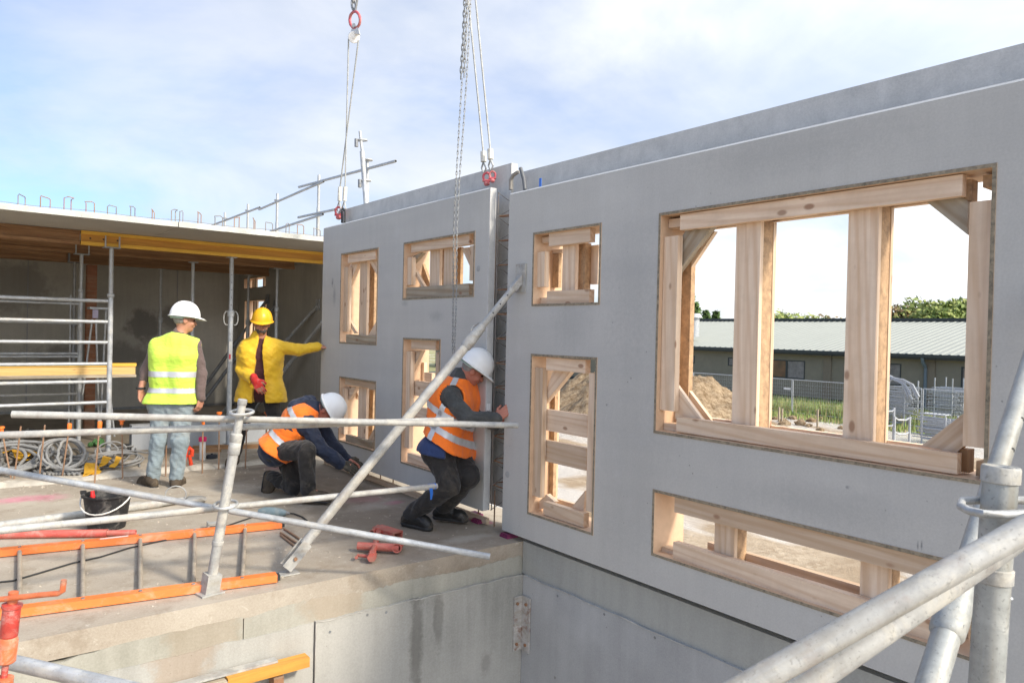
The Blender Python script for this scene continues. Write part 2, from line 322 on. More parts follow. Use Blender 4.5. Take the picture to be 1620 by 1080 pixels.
M_FLOOR = m_concrete('dusty slab concrete', (0.31, 0.26, 0.20), (0.50, 0.45, 0.37), 0.0, 0.35, 0.75, 0.8, 0.5, (0.16, 0.122, 0.085), 0.55,
                     [pk(pA, 0.14, 0.75, (1, 1.6, 1)), pk(pB, 0.12, 0.7), pk(pC, 0.2, 0.4, (1, 1.7, 1)), pk(PZ(575, 790), 0.25, 0.35), pk(pD, 0.22, 0.55, (0.7, 1.3, 1)), pk(PZ(75, 787), 0.2, 0.4), pk(PZ(757, 820), 0.1, 0.8), pk(PZ(773, 826), 0.07, 0.8), pk(PZ(440, 740), 0.2, 0.4),
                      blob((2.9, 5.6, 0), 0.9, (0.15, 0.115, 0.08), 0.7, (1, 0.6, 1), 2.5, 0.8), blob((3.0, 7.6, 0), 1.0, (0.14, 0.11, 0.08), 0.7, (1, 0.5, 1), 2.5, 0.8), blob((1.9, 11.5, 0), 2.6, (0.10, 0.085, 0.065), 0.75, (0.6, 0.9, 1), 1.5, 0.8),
                      (lambda t, c0: t.mix(t.math('MULTIPLY', t.ramp(t.noise(t.co(), 4.5, 9, 0.8), 0.50, 0.64), 0.45), c0, (0.20, 0.15, 0.10))), (lambda t, c0: t.mix(t.math('MULTIPLY', t.ramp(t.noise(t.co(), 11, 7, 0.75, 0.5), 0.60, 0.68), 0.6), c0, (0.56, 0.51, 0.43))),
                      blob(PZ(735, 852), 0.22, (0.50, 0.46, 0.39), 0.55, (0.7, 2.0, 1), 7, 0.7), blob(PZ(590, 800), 0.3, (0.45, 0.41, 0.35), 0.4, (1, 1.5, 1), 8, 0.8)])  # two soft paler patches on the slab
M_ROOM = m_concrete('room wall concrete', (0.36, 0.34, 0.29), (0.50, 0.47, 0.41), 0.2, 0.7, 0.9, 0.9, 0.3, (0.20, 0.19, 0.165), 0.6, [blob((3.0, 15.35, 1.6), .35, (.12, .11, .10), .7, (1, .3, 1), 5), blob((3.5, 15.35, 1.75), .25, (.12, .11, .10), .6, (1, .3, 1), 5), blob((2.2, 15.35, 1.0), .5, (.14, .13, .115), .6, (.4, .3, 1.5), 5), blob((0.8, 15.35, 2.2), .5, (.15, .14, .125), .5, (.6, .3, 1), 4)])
M_SOFFIT = m_concrete('soffit concrete', (0.36, 0.345, 0.31), (0.44, 0.42, 0.38), 0.0, 0.2, 1.2, 0.85, 0.15)
M_FASCIA = m_concrete('slab edge concrete', (0.38, 0.38, 0.345), (0.55, 0.54, 0.49), 0.0, 0.6, 6, 0.9, 0.6)
M_UPST = m_concrete('blue grey concrete', (0.23, 0.24, 0.25), (0.32, 0.33, 0.34), 0.1, 0.3, 2, 0.85, 0.2)
M_PINE = m_wood('fresh pine', (0.68, 0.50, 0.345), (0.84, 0.68, 0.52), 0.85, True, 0.28, (0.42, 0.30, 0.20), 0.26)
M_PINEG = m_wood('weathered pine', (0.36, 0.30, 0.22), (0.52, 0.46, 0.36), 1.4, True, 0.35, (0.16, 0.15, 0.12), 0.15)
M_OSB = m_plain('dirty board edge', (0.46, 0.30, 0.17), 0.8, 0.4, 22, 0, 0.5, 0.6, (0.16, 0.10, 0.06))
M_PLY = m_plain('formwork ply', (0.62, 0.43, 0.28), 0.6, 0.18, 6, 0, 0.1, 0.3, (0.42, 0.27, 0.16))
M_PLYEDGE = m_plain('mortar stained ply edge', (0.30, 0.25, 0.175), 0.85, 0.5, 45, 0, 0.6, 0.8, (0.10, 0.09, 0.07))
M_YELLOW = m_wood('yellow coated beam web', (0.50, 0.24, 0.045), (0.66, 0.34, 0.07), 0.5, False, 0.25, (0.30, 0.15, 0.04), 0.06)
M_YFLANGE = m_wood('yellow coated beam flange', (0.72, 0.40, 0.05), (0.85, 0.52, 0.09), 0.4, False, 0.2, (0.4, 0.22, 0.06), 0.06)
M_BROWNBEAM = m_wood('brown weathered beam', (0.24, 0.13, 0.06), (0.38, 0.22, 0.11), 1.0, True, 0.3, (0.12, 0.07, 0.04), 0.15)
M_BOARDY = m_wood('pale yellow beam', (0.62, 0.40, 0.14), (0.75, 0.52, 0.22), 0.6, True, 0.15, (0.4, 0.28, 0.15), 0.08)
M_GALV = m_steel('galvanised steel', (0.42, 0.44, 0.455), 0.45, 0.35, 0.5, (0.60, 0.58, 0.52))
M_OLIVE = m_steel('weathered olive zinc', (0.36, 0.37, 0.35), 0.30, 0.3, 0.5, (0.58, 0.56, 0.50))
M_GALVC = m_steel('cement splashed tube', (0.40, 0.395, 0.37), 0.75, 0.15, 0.65, (0.56, 0.53, 0.455), 0.2)
M_DARKST = m_steel('dull dark steel', (0.22, 0.23, 0.24), 0.2, 0.4, 0.5)
M_RUST = m_steel('rusty steel', (0.30, 0.15, 0.075), 0.1, 0.2, 0.75, (0.45, 0.35, 0.28))
M_REBAR = m_steel('rebar steel', (0.34, 0.20, 0.12), 0.2, 0.3, 0.7, (0.45, 0.4, 0.36))
M_REBARG = m_steel('grey rebar', (0.25, 0.23, 0.21), 0.2, 0.4, 0.6, (0.4, 0.3, 0.25))
M_ANGLE = m_steel('rust speckled angle', (0.47, 0.45, 0.42), 0.3, 0.3, 0.6, (0.6, 0.57, 0.5), 0.9)

# ------------------------------------------------------------------ ground of the yard
GZ = -2.70
def yard_z(x, y):
    z = GZ
    if x > 7:
        k = min(1, (x-7)/6)
        z += k*(0.10*mnoise.noise((x*0.22, y*0.22, 3.1)) + 0.05*mnoise.noise((x*0.9, y*0.9, 7.7)) + 0.02*mnoise.noise((x*3, y*3, 1.0)))
    return z
xs = [-600, -150, -40, -12, 0, 4, 5, 6, 7] + [7.4+0.4*i for i in range(125)] + [60, 70, 90, 150, 300, 600]
ys = [-600, -200, -80, -40] + [-20+0.8*i for i in range(100)] + [64, 80, 120, 250, 600]
g = MB(); g.v = [(x, y, yard_z(x, y)) for x in xs for y in ys]
ny = len(ys); g.f = [(i*ny+j, (i+1)*ny+j, (i+1)*ny+j+1, i*ny+j+1) for i in range(len(xs)-1) for j in range(ny-1)]; g.mi = [0]*len(g.f)
t = NT('sandy yard'); c = t.co()
n1 = t.ramp(t.noise(c, 0.16, 6, 0.6, 0.5), 0.38, 0.62); cc = t.mix(n1, (0.29, 0.20, 0.115), (0.46, 0.365, 0.255))
n2 = t.noise(c, 2.4, 8, 0.75); cc = t.mix(t.math('MULTIPLY', t.ramp(n2, 0.42, 0.62), 0.5), cc, (0.24, 0.165, 0.095))
X = t.sepxyz(c)[0]; gm = t.math('MULTIPLY', t.math('MULTIPLY', t.math('SUBTRACT', X, 36.5), 0.5, clamp=True), t.ramp(t.noise(c, 0.5, 5, 0.6), 0.33, 0.5))
cc = t.mix(gm, cc, t.mix(t.noise(c, 3, 4), (0.16, 0.21, 0.06), (0.30, 0.28, 0.11)))
wet_glare = t.ramp(t.noise(t.co((0.4, 0.16, 1), (3, 5, 0)), 0.6, 5, 0.55, 0.6), 0.47, 0.53)
wet_glare = t.math('MULTIPLY', wet_glare, t.math('SUBTRACT', 1.0, gm))
cc = t.mix(t.math('MULTIPLY', wet_glare, 0.75), cc, (0.72, 0.68, 0.61))  # wet ground coloured pale, reflected sky and sun glare put into the colour
peb = t.voro(c, 9, 'Color'); cc = t.mix(t.math('MULTIPLY', t.ramp(t.noise(c, 0.7, 5, 0.6), 0.45, 0.6), t.math('SUBTRACT', 0.45, t.math('MULTIPLY', wet_glare, 0.45))), cc, t.mix(t.sepxyz(peb)[0], (0.20, 0.13, 0.07), (0.62, 0.52, 0.38)))
t.bump(t.noise(c, 5, 8, 0.8), 0.9, 0.06)
M_YARD = t.fin(cc, t.math('SUBTRACT', 0.9, t.math('MULTIPLY', wet_glare, 0.78)), 0, 0.4)
ground = struct('ground', g, M_YARD)

# ------------------------------------------------------------------ slab and basement walls
XF, XB = 3.50, 3.78        # outer planes of the precast walls
YE = 4.366                 # slab edge over the open pit
sl_ = MB().box((-9, YE, -0.128), (3.54, 16.2, 0)).box((3.54, YE+0.004, -0.128), (4.05, 8.9, -0.003)).box((3.54, 8.9, -0.13), (5.0, 16.2, -0.002))
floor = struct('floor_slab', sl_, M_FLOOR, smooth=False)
M_LIPC = m_plain('grey mortar drips', (0.46, 0.44, 0.39), 0.95, 0.4, 12, 0, 0.6)
M_CRUST = m_plain('crusty mortar', (0.48, 0.44, 0.37), 0.95, 0.3, 9, 0, 0.8, 0.6, (0.33, 0.28, 0.21), bscale=35)
def rough_strip(x0, x1, y0, y1, h, n=120):
    mb = MB(); rows = 5
    for i in range(n+1):
        x = x0+(x1-x0)*i/n
        for j in range(rows):
            y = y0+(y1-y0)*j/(rows-1) + 0.05*mnoise.noise((x*2.1, 3.3, j*0.2))
            z = (-0.01 if j in (0, rows-1) else h*(0.35+0.9*abs(mnoise.noise((x*4.7, j*1.3, 0.7)))))
            mb.v.append((x, y, z))
    mb.f = [(i*rows+j, (i+1)*rows+j, (i+1)*rows+j+1, i*rows+j+1) for i in range(n) for j in range(rows-1)]; mb.mi = [0]*len(mb.f); return mb



struct('pour_joint', rough_strip(-3.2, 3.45, 8.50, 8.72, 0.06), M_CRUST)
bw = thing('basement_wall', 'sunlit stained concrete pit wall with drip marks below the slab edge', 'wall', (0, YE, GZ))
def jag(x0, x1, z, amp, n=60, fr=3.0):
    return [(x0+(x1-x0)*i/n, z + amp*mnoise.noise((x0*3+(x1-x0)*i/n*fr, z*5, 2.2)) + amp*0.5*mnoise.noise((i*0.9, z, 8.0))) for i in range(n+1)]
def slabpoly(x0, x1, ztop, zbot, y, dy, top=None, bot=None):
    top = top or [(x0, ztop), (x1, ztop)]; bot = bot or [(x0, zbot), (x1, zbot)]
    return [(a, y, b) for a, b in top] + [(a, y, b) for a, b in reversed(bot)]
mb = MB().prism(slabpoly(0, 0, 0, 0, YE-0.003, 0, jag(-9, 1.42, -0.122, 0.030, 160, 2.2), jag(-9, 1.42, -0.262, 0.012, 90)), (0, 0.25, 0))
mb.prism(slabpoly(0, 0, 0, 0, YE-0.003, 0, jag(1.426, 3.534, -0.118, 0.030, 80, 2.5), jag(1.426, 3.534, -0.258, 0.010, 60)), (0, 0.25, 0))
mb.box((3.534, YE+0.006, -0.6), (3.76, YE+0.25, -0.131))
obj('edge_beam', mb, M_BAND, bw, smooth=False)
mb = MB().prism(slabpoly(0, 0, 0, 0, YE-0.012, 0, jag(-9, 1.86, -0.250, 0.012, 120, 5), [(-9, GZ), (1.86, GZ)]), (0, 0.2, 0))
obj('wall_panel', mb, M_FRONT, bw, smooth=False)
mb = MB().prism(slabpoly(0, 0, 0, 0, YE-0.028, 0, jag(1.866, 3.533, -0.245, 0.012, 80, 6), [(1.866, GZ), (3.533, GZ)]), (0, 0.2, 0))
mb.box((3.533, YE-0.026, GZ), (3.73, YE+0.17, -0.27))
obj('wall_panel', mb, M_FRONT, bw, smooth=False)
def lip(pts, par):
    rs = [0.0018+0.006*abs(mnoise.noise((i*0.7, 1.1, par.name.__len__()))) for i in range(len(pts))]; obj('mortar_lip', MB().path(pts, rs, 6), M_LIPC, par)
lip([(a, YE-0.030, b) for a, b in jag(1.866, 3.52, -0.247, 0.012, 80, 6)], bw)
lip([(1.866, YE-0.030, -0.25-0.03*i) for i in range(40)], bw)
bw2 = thing('basement_wall', 'grey shaded pit wall under the big wall panel, with a smooth capping band', 'wall', (3.6, 2, GZ))
mb = MB().prism([(3.552, -4, 0.0), (3.552, YE+0.002, 0.0)] + [(3.552, a, b) for a, b in reversed(jag(-4, YE+0.002, -0.250, 0.006, 60))], (0.22, 0, 0))
obj('capping_band', mb, M_SIDEBAND, bw2, smooth=False)
mb = MB().prism([(3.535, a, b) for a, b in jag(-4, YE-0.03, -0.246, 0.008, 90, 5)] + [(3.535, YE-0.03, GZ), (3.535, -4, GZ)], (0.2, 0, 0))
obj('wall_panel', mb, M_SIDE, bw2, smooth=False)
lip([(3.533, a, b) for a, b in jag(-4, YE-0.04, -0.248, 0.008, 90, 5)], bw2)
def tie_hole(p, nrm, parent):
    q = Vector(nrm).to_track_quat('Z', 'Y').to_matrix().to_4x4(); M = Matrix.Translation(Vector(p)) @ q
    obj('tie_hole', MB().lathe([(0.006, -0.004), (0.0095, 0.0008), (0.004, 0.001)], M, 10), M_DARKST, parent)
for px_, py_ in ((522, 999), (611, 968), (581, 972)): tie_hole(PY(px_, py_, YE-0.0285), (0, -1, 0), bw)
for px_, py_ in ((882, 942), (956, 971), (1036, 1008), (878, 1071)): tie_hole(PX(px_, py_, 3.534), (-1, 0, 0), bw2)

ab = MB(); zt, zb_ = PY(812, 944, YE-0.03).z, PY(812, 1028, YE-0.03).z
ab.box((3.445, YE-0.045, zb_), (3.531, YE-0.030, zt)); ab.box((3.516, YE-0.135, zb_-0.004), (3.531, YE-0.0455, zt+0.004))
o = thing('angle_plate', 'rust speckled steel angle plate bolted in the inner corner of the pit walls', 'bracket', (3.51, YE-0.05, zb_))
obj('plate', ab, M_ANGLE, o, smooth=False)
for zz_ in (zt-0.05, zb_+0.05):
    for p, d in (((3.47, YE-0.045, zz_), (0, -1, 0)), ((3.516, YE-0.10, zz_), (-1, 0, 0))):
        obj('bolt', MB().tube(p, Vector(p)+Vector(d)*0.012, 0.012, n=6), M_RUST, o)

# ------------------------------------------------------------------ precast wall panels with framed openings
def rect(quad, x):
    """TL, TR, BL, BR of an upright rectangle lying in the plane x"""
    p = [PX(*q, x) for q in quad]
    return (p[1].y+p[3].y)/2, (p[0].y+p[2].y)/2, (p[2].z+p[3].z)/2, (p[0].z+p[1].z)/2     # y0<y1, z0<z1
def holed_plate(x0, x1, y0, y1, z0, z1, holes):
    ysn = sorted({y0, y1, *[h[0] for h in holes], *[h[1] for h in holes]}); zsn = sorted({z0, z1, *[h[2] for h in holes], *[h[3] for h in holes]})
    bm = bmesh.new(); V = {}
    def vert(x, y, z):
        k = (round(x, 5), round(y, 5), round(z, 5))
        if k not in V: V[k] = bm.verts.new((x, y, z))
        return V[k]
    ny_, nz_ = len(ysn)-1, len(zsn)-1
    solid = [[not any(h[0]-1e-6 <= ysn[i] and ysn[i+1] <= h[1]+1e-6 and h[2]-1e-6 <= zsn[j] and zsn[j+1] <= h[3]+1e-6 for h in holes) for j in range(nz_)] for i in range(ny_)]
    def S(i, j): return 0 <= i < ny_ and 0 <= j < nz_ and solid[i][j]
    for i in range(ny_):
        for j in range(nz_):
            if not solid[i][j]: continue
            a, b, c_, d = ysn[i], ysn[i+1], zsn[j], zsn[j+1]
            bm.faces.new([vert(x0, a, c_), vert(x0, a, d), vert(x0, b, d), vert(x0, b, c_)]); bm.faces.new([vert(x1, a, c_), vert(x1, b, c_), vert(x1, b, d), vert(x1, a, d)])
            if not S(i-1, j): bm.faces.new([vert(x0, a, c_), vert(x1, a, c_), vert(x1, a, d), vert(x0, a, d)])
            if not S(i+1, j): bm.faces.new([vert(x0, b, c_), vert(x0, b, d), vert(x1, b, d), vert(x1, b, c_)])
            if not S(i, j-1): bm.faces.new([vert(x0, a, c_), vert(x0, b, c_), vert(x1, b, c_), vert(x1, a, c_)])
            if not S(i, j+1): bm.faces.new([vert(x0, a, d), vert(x1, a, d), vert(x1, b, d), vert(x0, b, d)])
    me = bpy.data.meshes.new('panel_skin'); bm.to_mesh(me); bm.free(); return me
def lining(hole, parent, x0=XF-0.004, x1=XB+0.004, th=0.017):
    y0, y1, z0, z1 = hole
    mb = MB()
    def plank(a, b):
        mb.cur = 0; n0 = len(mb.f); mb.box(a, b); mb.mi[n0+5] = 1          # the face towards -x is the stained edge
    plank((x0, y0, z0), (x1, y0+th, z1)); plank((x0, y1-th, z0), (x1, y1, z1)); plank((x0, y0+th, z1-th), (x1, y1-th, z1)); plank((x0, y0+th, z0), (x1, y1-th, z0+th))
    return obj('opening_lining', mb, [M_PLY, M_PLYEDGE], parent, smooth=False)
def rb(quad, x, dx, mat, parent, name='board', horiz=None):
    y0, y1, z0, z1 = rect(quad, x); hz = (y1-y0) > (z1-z0) if horiz is None else horiz
    yc, zc, xc = (y0+y1)/2, (z0+z1)/2, x+dx/2
    if hz: return board(name, (xc, y1, zc), (xc, y0, zc), dx, z1-z0, mat, parent)
    return board(name, (xc, yc, z0), (xc, yc, z1), y1-y0, dx, mat, parent, up=(1, 0, 0))
def qd(off, sc, *pts): return [(off[0]+a/sc, off[1]+b/sc) for a, b in pts]
def dg(pts, x, dx, mat, parent, name='brace_board'):
    P = [PX(*q, x) for q in pts]; c_ = sum(P, Vector())/len(P)
    # long axis for the grain
    e = max(((P[i], P[(i+1) % len(P)]) for i in range(len(P))), key=lambda s_: (s_[0]-s_[1]).length)
    M = frame(e[0], e[1], (1, 0, 0)); M.translation = c_; Mi = M.inverted()
    mb = MB().prism([Mi @ p for p in P], Mi.to_3x3() @ Vector((dx, 0, 0)))
    return obj(name, mb, mat, parent, M, smooth=False)
M_CORE = m_plain('dark gap', (0.12, 0.115, 0.11), 0.9, 0.3, 10)
def wall_panel(label, y0, y1, z0, zf, yb0, yb1, zb, holes, loc, cap=(True,)):
    p = thing('wall_panel', label, 'wall panel', loc)
    link('front_skin', holed_plate(XF, XF+0.065, y0, y1, z0, zf-0.014, holes), M_PANEL, p)
    link('back_skin', holed_plate(XB-0.065, XB, yb0, yb1, z0, zb, holes), M_PANELBACK, p)
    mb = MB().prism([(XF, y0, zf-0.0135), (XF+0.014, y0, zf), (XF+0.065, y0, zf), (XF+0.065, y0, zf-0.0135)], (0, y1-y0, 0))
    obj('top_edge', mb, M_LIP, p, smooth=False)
    return p
def girder(panel, y, z0, z1, step=0.2, name='lattice_girder'):
    mb = MB(); x0, x1 = XF+0.05, XB-0.05; n = int((z1-z0)/step)
    mb.tube((x0+0.01, y, z0), (x0+0.01, y, z1), 0.005, n=6); mb.tube((x1-0.02, y-0.03, z0), (x1-0.02, y-0.03, z1), 0.007, n=6)
    for i in range(n):
        a = z0+i*step; mb.tube((x0, y, a), (x1, y-0.03, a+step/2), 0.0035, n=5); mb.tube((x1, y-0.03, a+step/2), (x0, y, a+step), 0.0035, n=5)
    return obj(name, mb, M_REBARG, panel)

qA = [(843.7, 368), (951, 352.6), (841.6, 483.6), (950.4, 483)]; qB = [(840.2, 559.9), (944.4, 564.4), (834.4, 812.8), (939.5, 846.4)]
qC = [(1041.7, 337.8), (1580.6, 256.7), (1035.6, 684.4), (1560, 767.8)]; qD = [(1032, 772.2), (1509+38, 886.3+9), (1031.7, 877.8), (1538.9, 1046.1)]
hA, hB, hC, hD = (rect(q, XF) for q in (qA, qB, qC, qD))
hD = (hC[0]+0.03, hD[1], hD[2], hD[3])
RP = wall_panel('huge light grey concrete wall panel with four timber framed openings on the right', -1.25, 4.573, 0.048, 2.704, -1.25, 4.80, 2.922, [hA, hB, hC, hD], (3.64, 2.0, 0.05))
q1 = [(539.4, 400.4), (598.5, 392.4), (537.6, 542.9), (596.7, 546.4)]; q2 = [(638.9, 383.9), (751.8, 365.3), (637.2, 473.2), (750.4, 470.8)]
q3 = [(536.9, 594.6), (595, 602.7), (535.2, 697.6), (593.2, 715.2)]; q4 = [(637.9, 534.1), (698, 535.9), (633.6, 731), (692.5, 751)]
h1, h2, h3, h4 = (rect(q, XF) for q in (q1, q2, q3, q4))
LP = wall_panel('light grey concrete wall panel hanging from the crane above the slab', 4.847, 8.145, 0.14, 2.79, 4.835, 8.10, 3.02, [h1, h2, h3, h4], (3.64, 6.5, 0.14))
obj('end_fillet', MB().box((XF+0.001, 4.832, 0.145), (XF+0.064, 4.8465, 2.785)), M_PANELBACK, LP, smooth=False)
for h in (hA, hB, hC, hD): lining(h, RP)
for h in (h1, h2, h3, h4): lining(h, LP)
girder(RP, 4.60, 0.06, 2.65, 0.2); girder(LP, 4.80, 0.15, 2.75, 0.2)
for zz_ in [0.35+0.2*i for i in range(12)]:
    obj('tie_loop', MB().path([(XF+0.07, 4.58, zz_), (XF+0.075, 4.80, zz_+0.006), (XF+0.13, 4.83, zz_+0.012), (XF+0.19, 4.80, zz_+0.02), (XF+0.19, 4.58, zz_+0.02)], 0.005, 6), M_RUST, RP)
x1_, x2_ = XF+0.028, XB-0.055
# opening C, the big one
o_, s_ = (1020, 240), 2.7
rb(qd(o_, s_, (150, 270), (1357, 95), (152, 333), (1357, 190)), x1_, 0.045, M_PINE, RP)
rb(qd(o_, s_, (165, 285), (1385, 112), (165, 340), (1385, 205)), x2_, 0.04, M_PINE, RP)
rb([(1047.8, 374), (1070.7, 374), (1046.8, 648.9), (1068, 650)], x1_, 0.045, M_PINE, RP)
rb([(1072, 405), (1092, 405), (1070, 660), (1090, 660)], x2_-0.03, 0.04, M_OSB, RP)
for a, b, c_, tp, bt in ((1162.6, 1201.5, 1214.5, 352, 674), (1339.3, 1387.8, 1401.5, 328, 698)):
    rb([(a, tp), (b, tp-4), (a-3, bt), (b-4, bt+5)], x1_+0.05, 0.03, M_PINE, RP)
    y0_, y1_, z0_, z1_ = rect([(a, tp), (b, tp-4), (a-3, bt), (b-4, bt+5)], x1_+0.05)
    board('post_web', (x1_+0.135, y0_+0.016, z0_), (x1_+0.135, y0_+0.016, z1_), 0.024, 0.11, M_OSB, RP, up=(1, 0, 0))
    board('board', (x2_-0.005, (y0_+y1_)/2, z0_), (x2_-0.005, (y0_+y1_)/2, z1_), y1_-y0_, 0.028, M_PINE, RP, up=(1, 0, 0))
rb([(1531, 319.6), (1575, 316), (1526, 706), (1563, 709)], x1_, 0.045, M_PINE, RP)
rb([(1068, 660), (1514.4, 715.6), (1072, 682), (1514.4, 750.7)], x1_, 0.045, M_PINE, RP)
rb([(1080, 660), (1530, 706), (1080, 672), (1530, 735)], x2_, 0.04, M_PINE, RP)
dg([(1072, 386), (1087, 361), (1127, 358), (1072, 431)], x1_+0.06, 0.045, M_PINEG, RP)
dg([(1092, 425), (1092, 408), (1122, 366), (1131, 366)], x2_-0.03, 0.03, M_PINE, RP)
dg([(1466, 319.6), (1531, 371.5), (1531, 317.8), (1520, 312)], x1_+0.055, 0.045, M_PINEG, RP)
dg([(1068, 606), (1111, 664), (1068, 662)], x1_+0.05, 0.028, M_PINE, RP)
dg([(1072, 594), (1128, 668), (1119, 668), (1068, 604)], x2_-0.02, 0.028, M_PINE, RP)
dg([(1525.6, 653), (1457, 705), (1512, 716), (1526, 704)], x1_+0.05, 0.045, M_PINE, RP)
rb([(1516, 712), (1533, 708), (1515, 746), (1532, 747)], x1_+0.06, 0.06, M_BROWNBEAM, RP, horiz=False)
rb([(1544, 732), (1566, 728), (1544, 752), (1566, 756)], x1_+0.04, 0.10, M_OSB, RP)
rb([(1050, 672), (1070, 668), (1050, 681), (1069, 683)], x1_+0.04, 0.12, M_PINE, RP)
rb([(1058, 348), (1076, 344), (1058, 357), (1076, 362)], x1_+0.04, 0.12, M_PINE, RP)
rb([(1525, 285), (1537, 283), (1525, 318), (1537, 317)], x1_+0.06, 0.07, M_OSB, RP, horiz=False)
rb([(1555, 278), (1572, 275), (1555, 294), (1572, 297)], x1_+0.05, 0.10, M_OSB, RP)
# opening A
o_, s_ = (780, 240), 3.375
rb(qd(o_, s_, (298, 438), (518, 403), (298, 500), (518, 487)), x1_, 0.05, M_PINE, RP)
rb(qd(o_, s_, (230, 535), (275, 535), (230, 722), (275, 722)), x1_, 0.045, M_PINE, RP)
rb(qd(o_, s_, (300, 545), (350, 545), (300, 725), (350, 725)), x2_-0.04, 0.03, M_OSB, RP)
rb(qd(o_, s_, (370, 495), (440, 488), (370, 742), (440, 740)), x1_+0.05, 0.03, M_PINE, RP, horiz=False)
rb(qd(o_, s_, (452, 490), (490, 488), (452, 742), (490, 740)), x1_+0.11, 0.06, M_OSB, RP, horiz=False)
rb(qd(o_, s_, (520, 500), (560, 498), (520, 707), (560, 706)), x2_-0.02, 0.03, M_PINE, RP, horiz=False)
rb(qd(o_, s_, (287, 745), (513, 733), (287, 812), (513, 808)), x1_, 0.05, M_PINE, RP)
rb(qd(o_, s_, (262, 458), (300, 452), (262, 485), (300, 488)), x1_+0.04, 0.08, M_PINE, RP)
rb(qd(o_, s_, (252, 782), (290, 776), (252, 810), (290, 812)), x1_+0.04, 0.08, M_PINE, RP)
rb(qd(o_, s_, (310, 525), (368, 520), (310, 540), (368, 540)), x2_-0.05, 0.05, M_PINE, RP)
# opening B
o_, s_ = (780, 540), 3.273
rb(qd(o_, s_, (275, 85), (478, 92), (275, 152), (478, 160)), x1_, 0.05, M_PINE, RP)
rb(qd(o_, s_, (205, 135), (255, 135), (198, 800), (248, 805)), x1_, 0.045, M_PINE, RP)
rb(qd(o_, s_, (497, 165), (528, 165), (480, 875), (512, 885)), x1_, 0.045, M_PINE, RP)
dg(qd(o_, s_, (268, 272), (268, 320), (402, 158), (312, 150)), x1_+0.055, 0.04, M_PINE, RP)
rb(qd(o_, s_, (262, 355), (490, 375), (262, 465), (487, 490)), x1_+0.055, 0.04, M_PINE, RP)
rb(qd(o_, s_, (262, 515), (487, 545), (260, 620), (480, 665)), x1_+0.055, 0.04, M_PINE, RP)
rb(qd(o_, s_, (275, 200), (318, 200), (272, 800), (315, 800)), x2_-0.03, 0.03, M_OSB, RP, horiz=False)
rb(qd(o_, s_, (260, 832), (470, 885), (260, 895), (468, 962)), x1_, 0.05, M_PINE, RP)
dg(qd(o_, s_, (408, 855), (476, 772), (470, 882)), x1_+0.06, 0.04, M_PINE, RP)
dg(qd(o_, s_, (240, 870), (240, 825), (275, 790), (320, 830)), x1_+0.06, 0.04, M_PINE, RP)
rb(qd(o_, s_, (330, 820), (470, 850), (330, 850), (470, 885)), x2_-0.01, 0.03, M_PINE, RP)
# opening D
o_, s_ = (1000, 760), 2.613
y0_, y1_, z0_, z1_ = rect(qd(o_, s_, (175, 66), (1000, 268), (175, 132), (1000, 342)), x1_)
board('board', (x1_+0.025, y1_, (z0_+z1_)/2), (x1_+0.025, hD[0]+0.06, (z0_+z1_)/2), 0.05, z1_-z0_, M_PINE, RP)
board('board', (x2_-0.0, y1_-0.1, (z0_+z1_)/2+0.01), (x2_, hD[0]+0.06, (z0_+z1_)/2+0.01), 0.04, z1_-z0_, M_PINE, RP)
y0_, y1_, z0_, z1_ = rect(qd(o_, s_, (170, 252), (900, 475), (168, 322), (900, 575)), x1_)
board('board', (x1_+0.025, y1_, (z0_+z1_)/2), (x1_+0.025, hD[0]+0.1, (z0_+z1_)/2), 0.05, z1_-z0_, M_PINE, RP)
board('board', (x2_, y1_-0.12, (z0_+z1_)/2), (x2_, hD[0]+0.1, (z0_+z1_)/2), 0.04, z1_-z0_, M_PINE, RP)
for a, b, c_, tp, bt in ((340, 422, 470, 160, 340), (942, 1060, 1108, 300, 540)):
    rb(qd(o_, s_, (a, tp), (b, tp+20), (a, bt), (b, bt+25)), x1_+0.055, 0.03, M_PINE, RP, horiz=False)
    y0_, y1_, z0_, z1_ = rect(qd(o_, s_, (a, tp), (b, tp+20), (a, bt), (b, bt+25)), x1_+0.055)
    board('post_web', (x1_+0.135, y0_+0.016, z0_), (x1_+0.135, y0_+0.016, z1_), 0.024, 0.09, M_OSB, RP, up=(1, 0, 0))
rb(qd(o_, s_, (100, 265), (170, 285), (100, 300), (170, 318)), x1_+0.05, 0.1, M_PINE, RP)
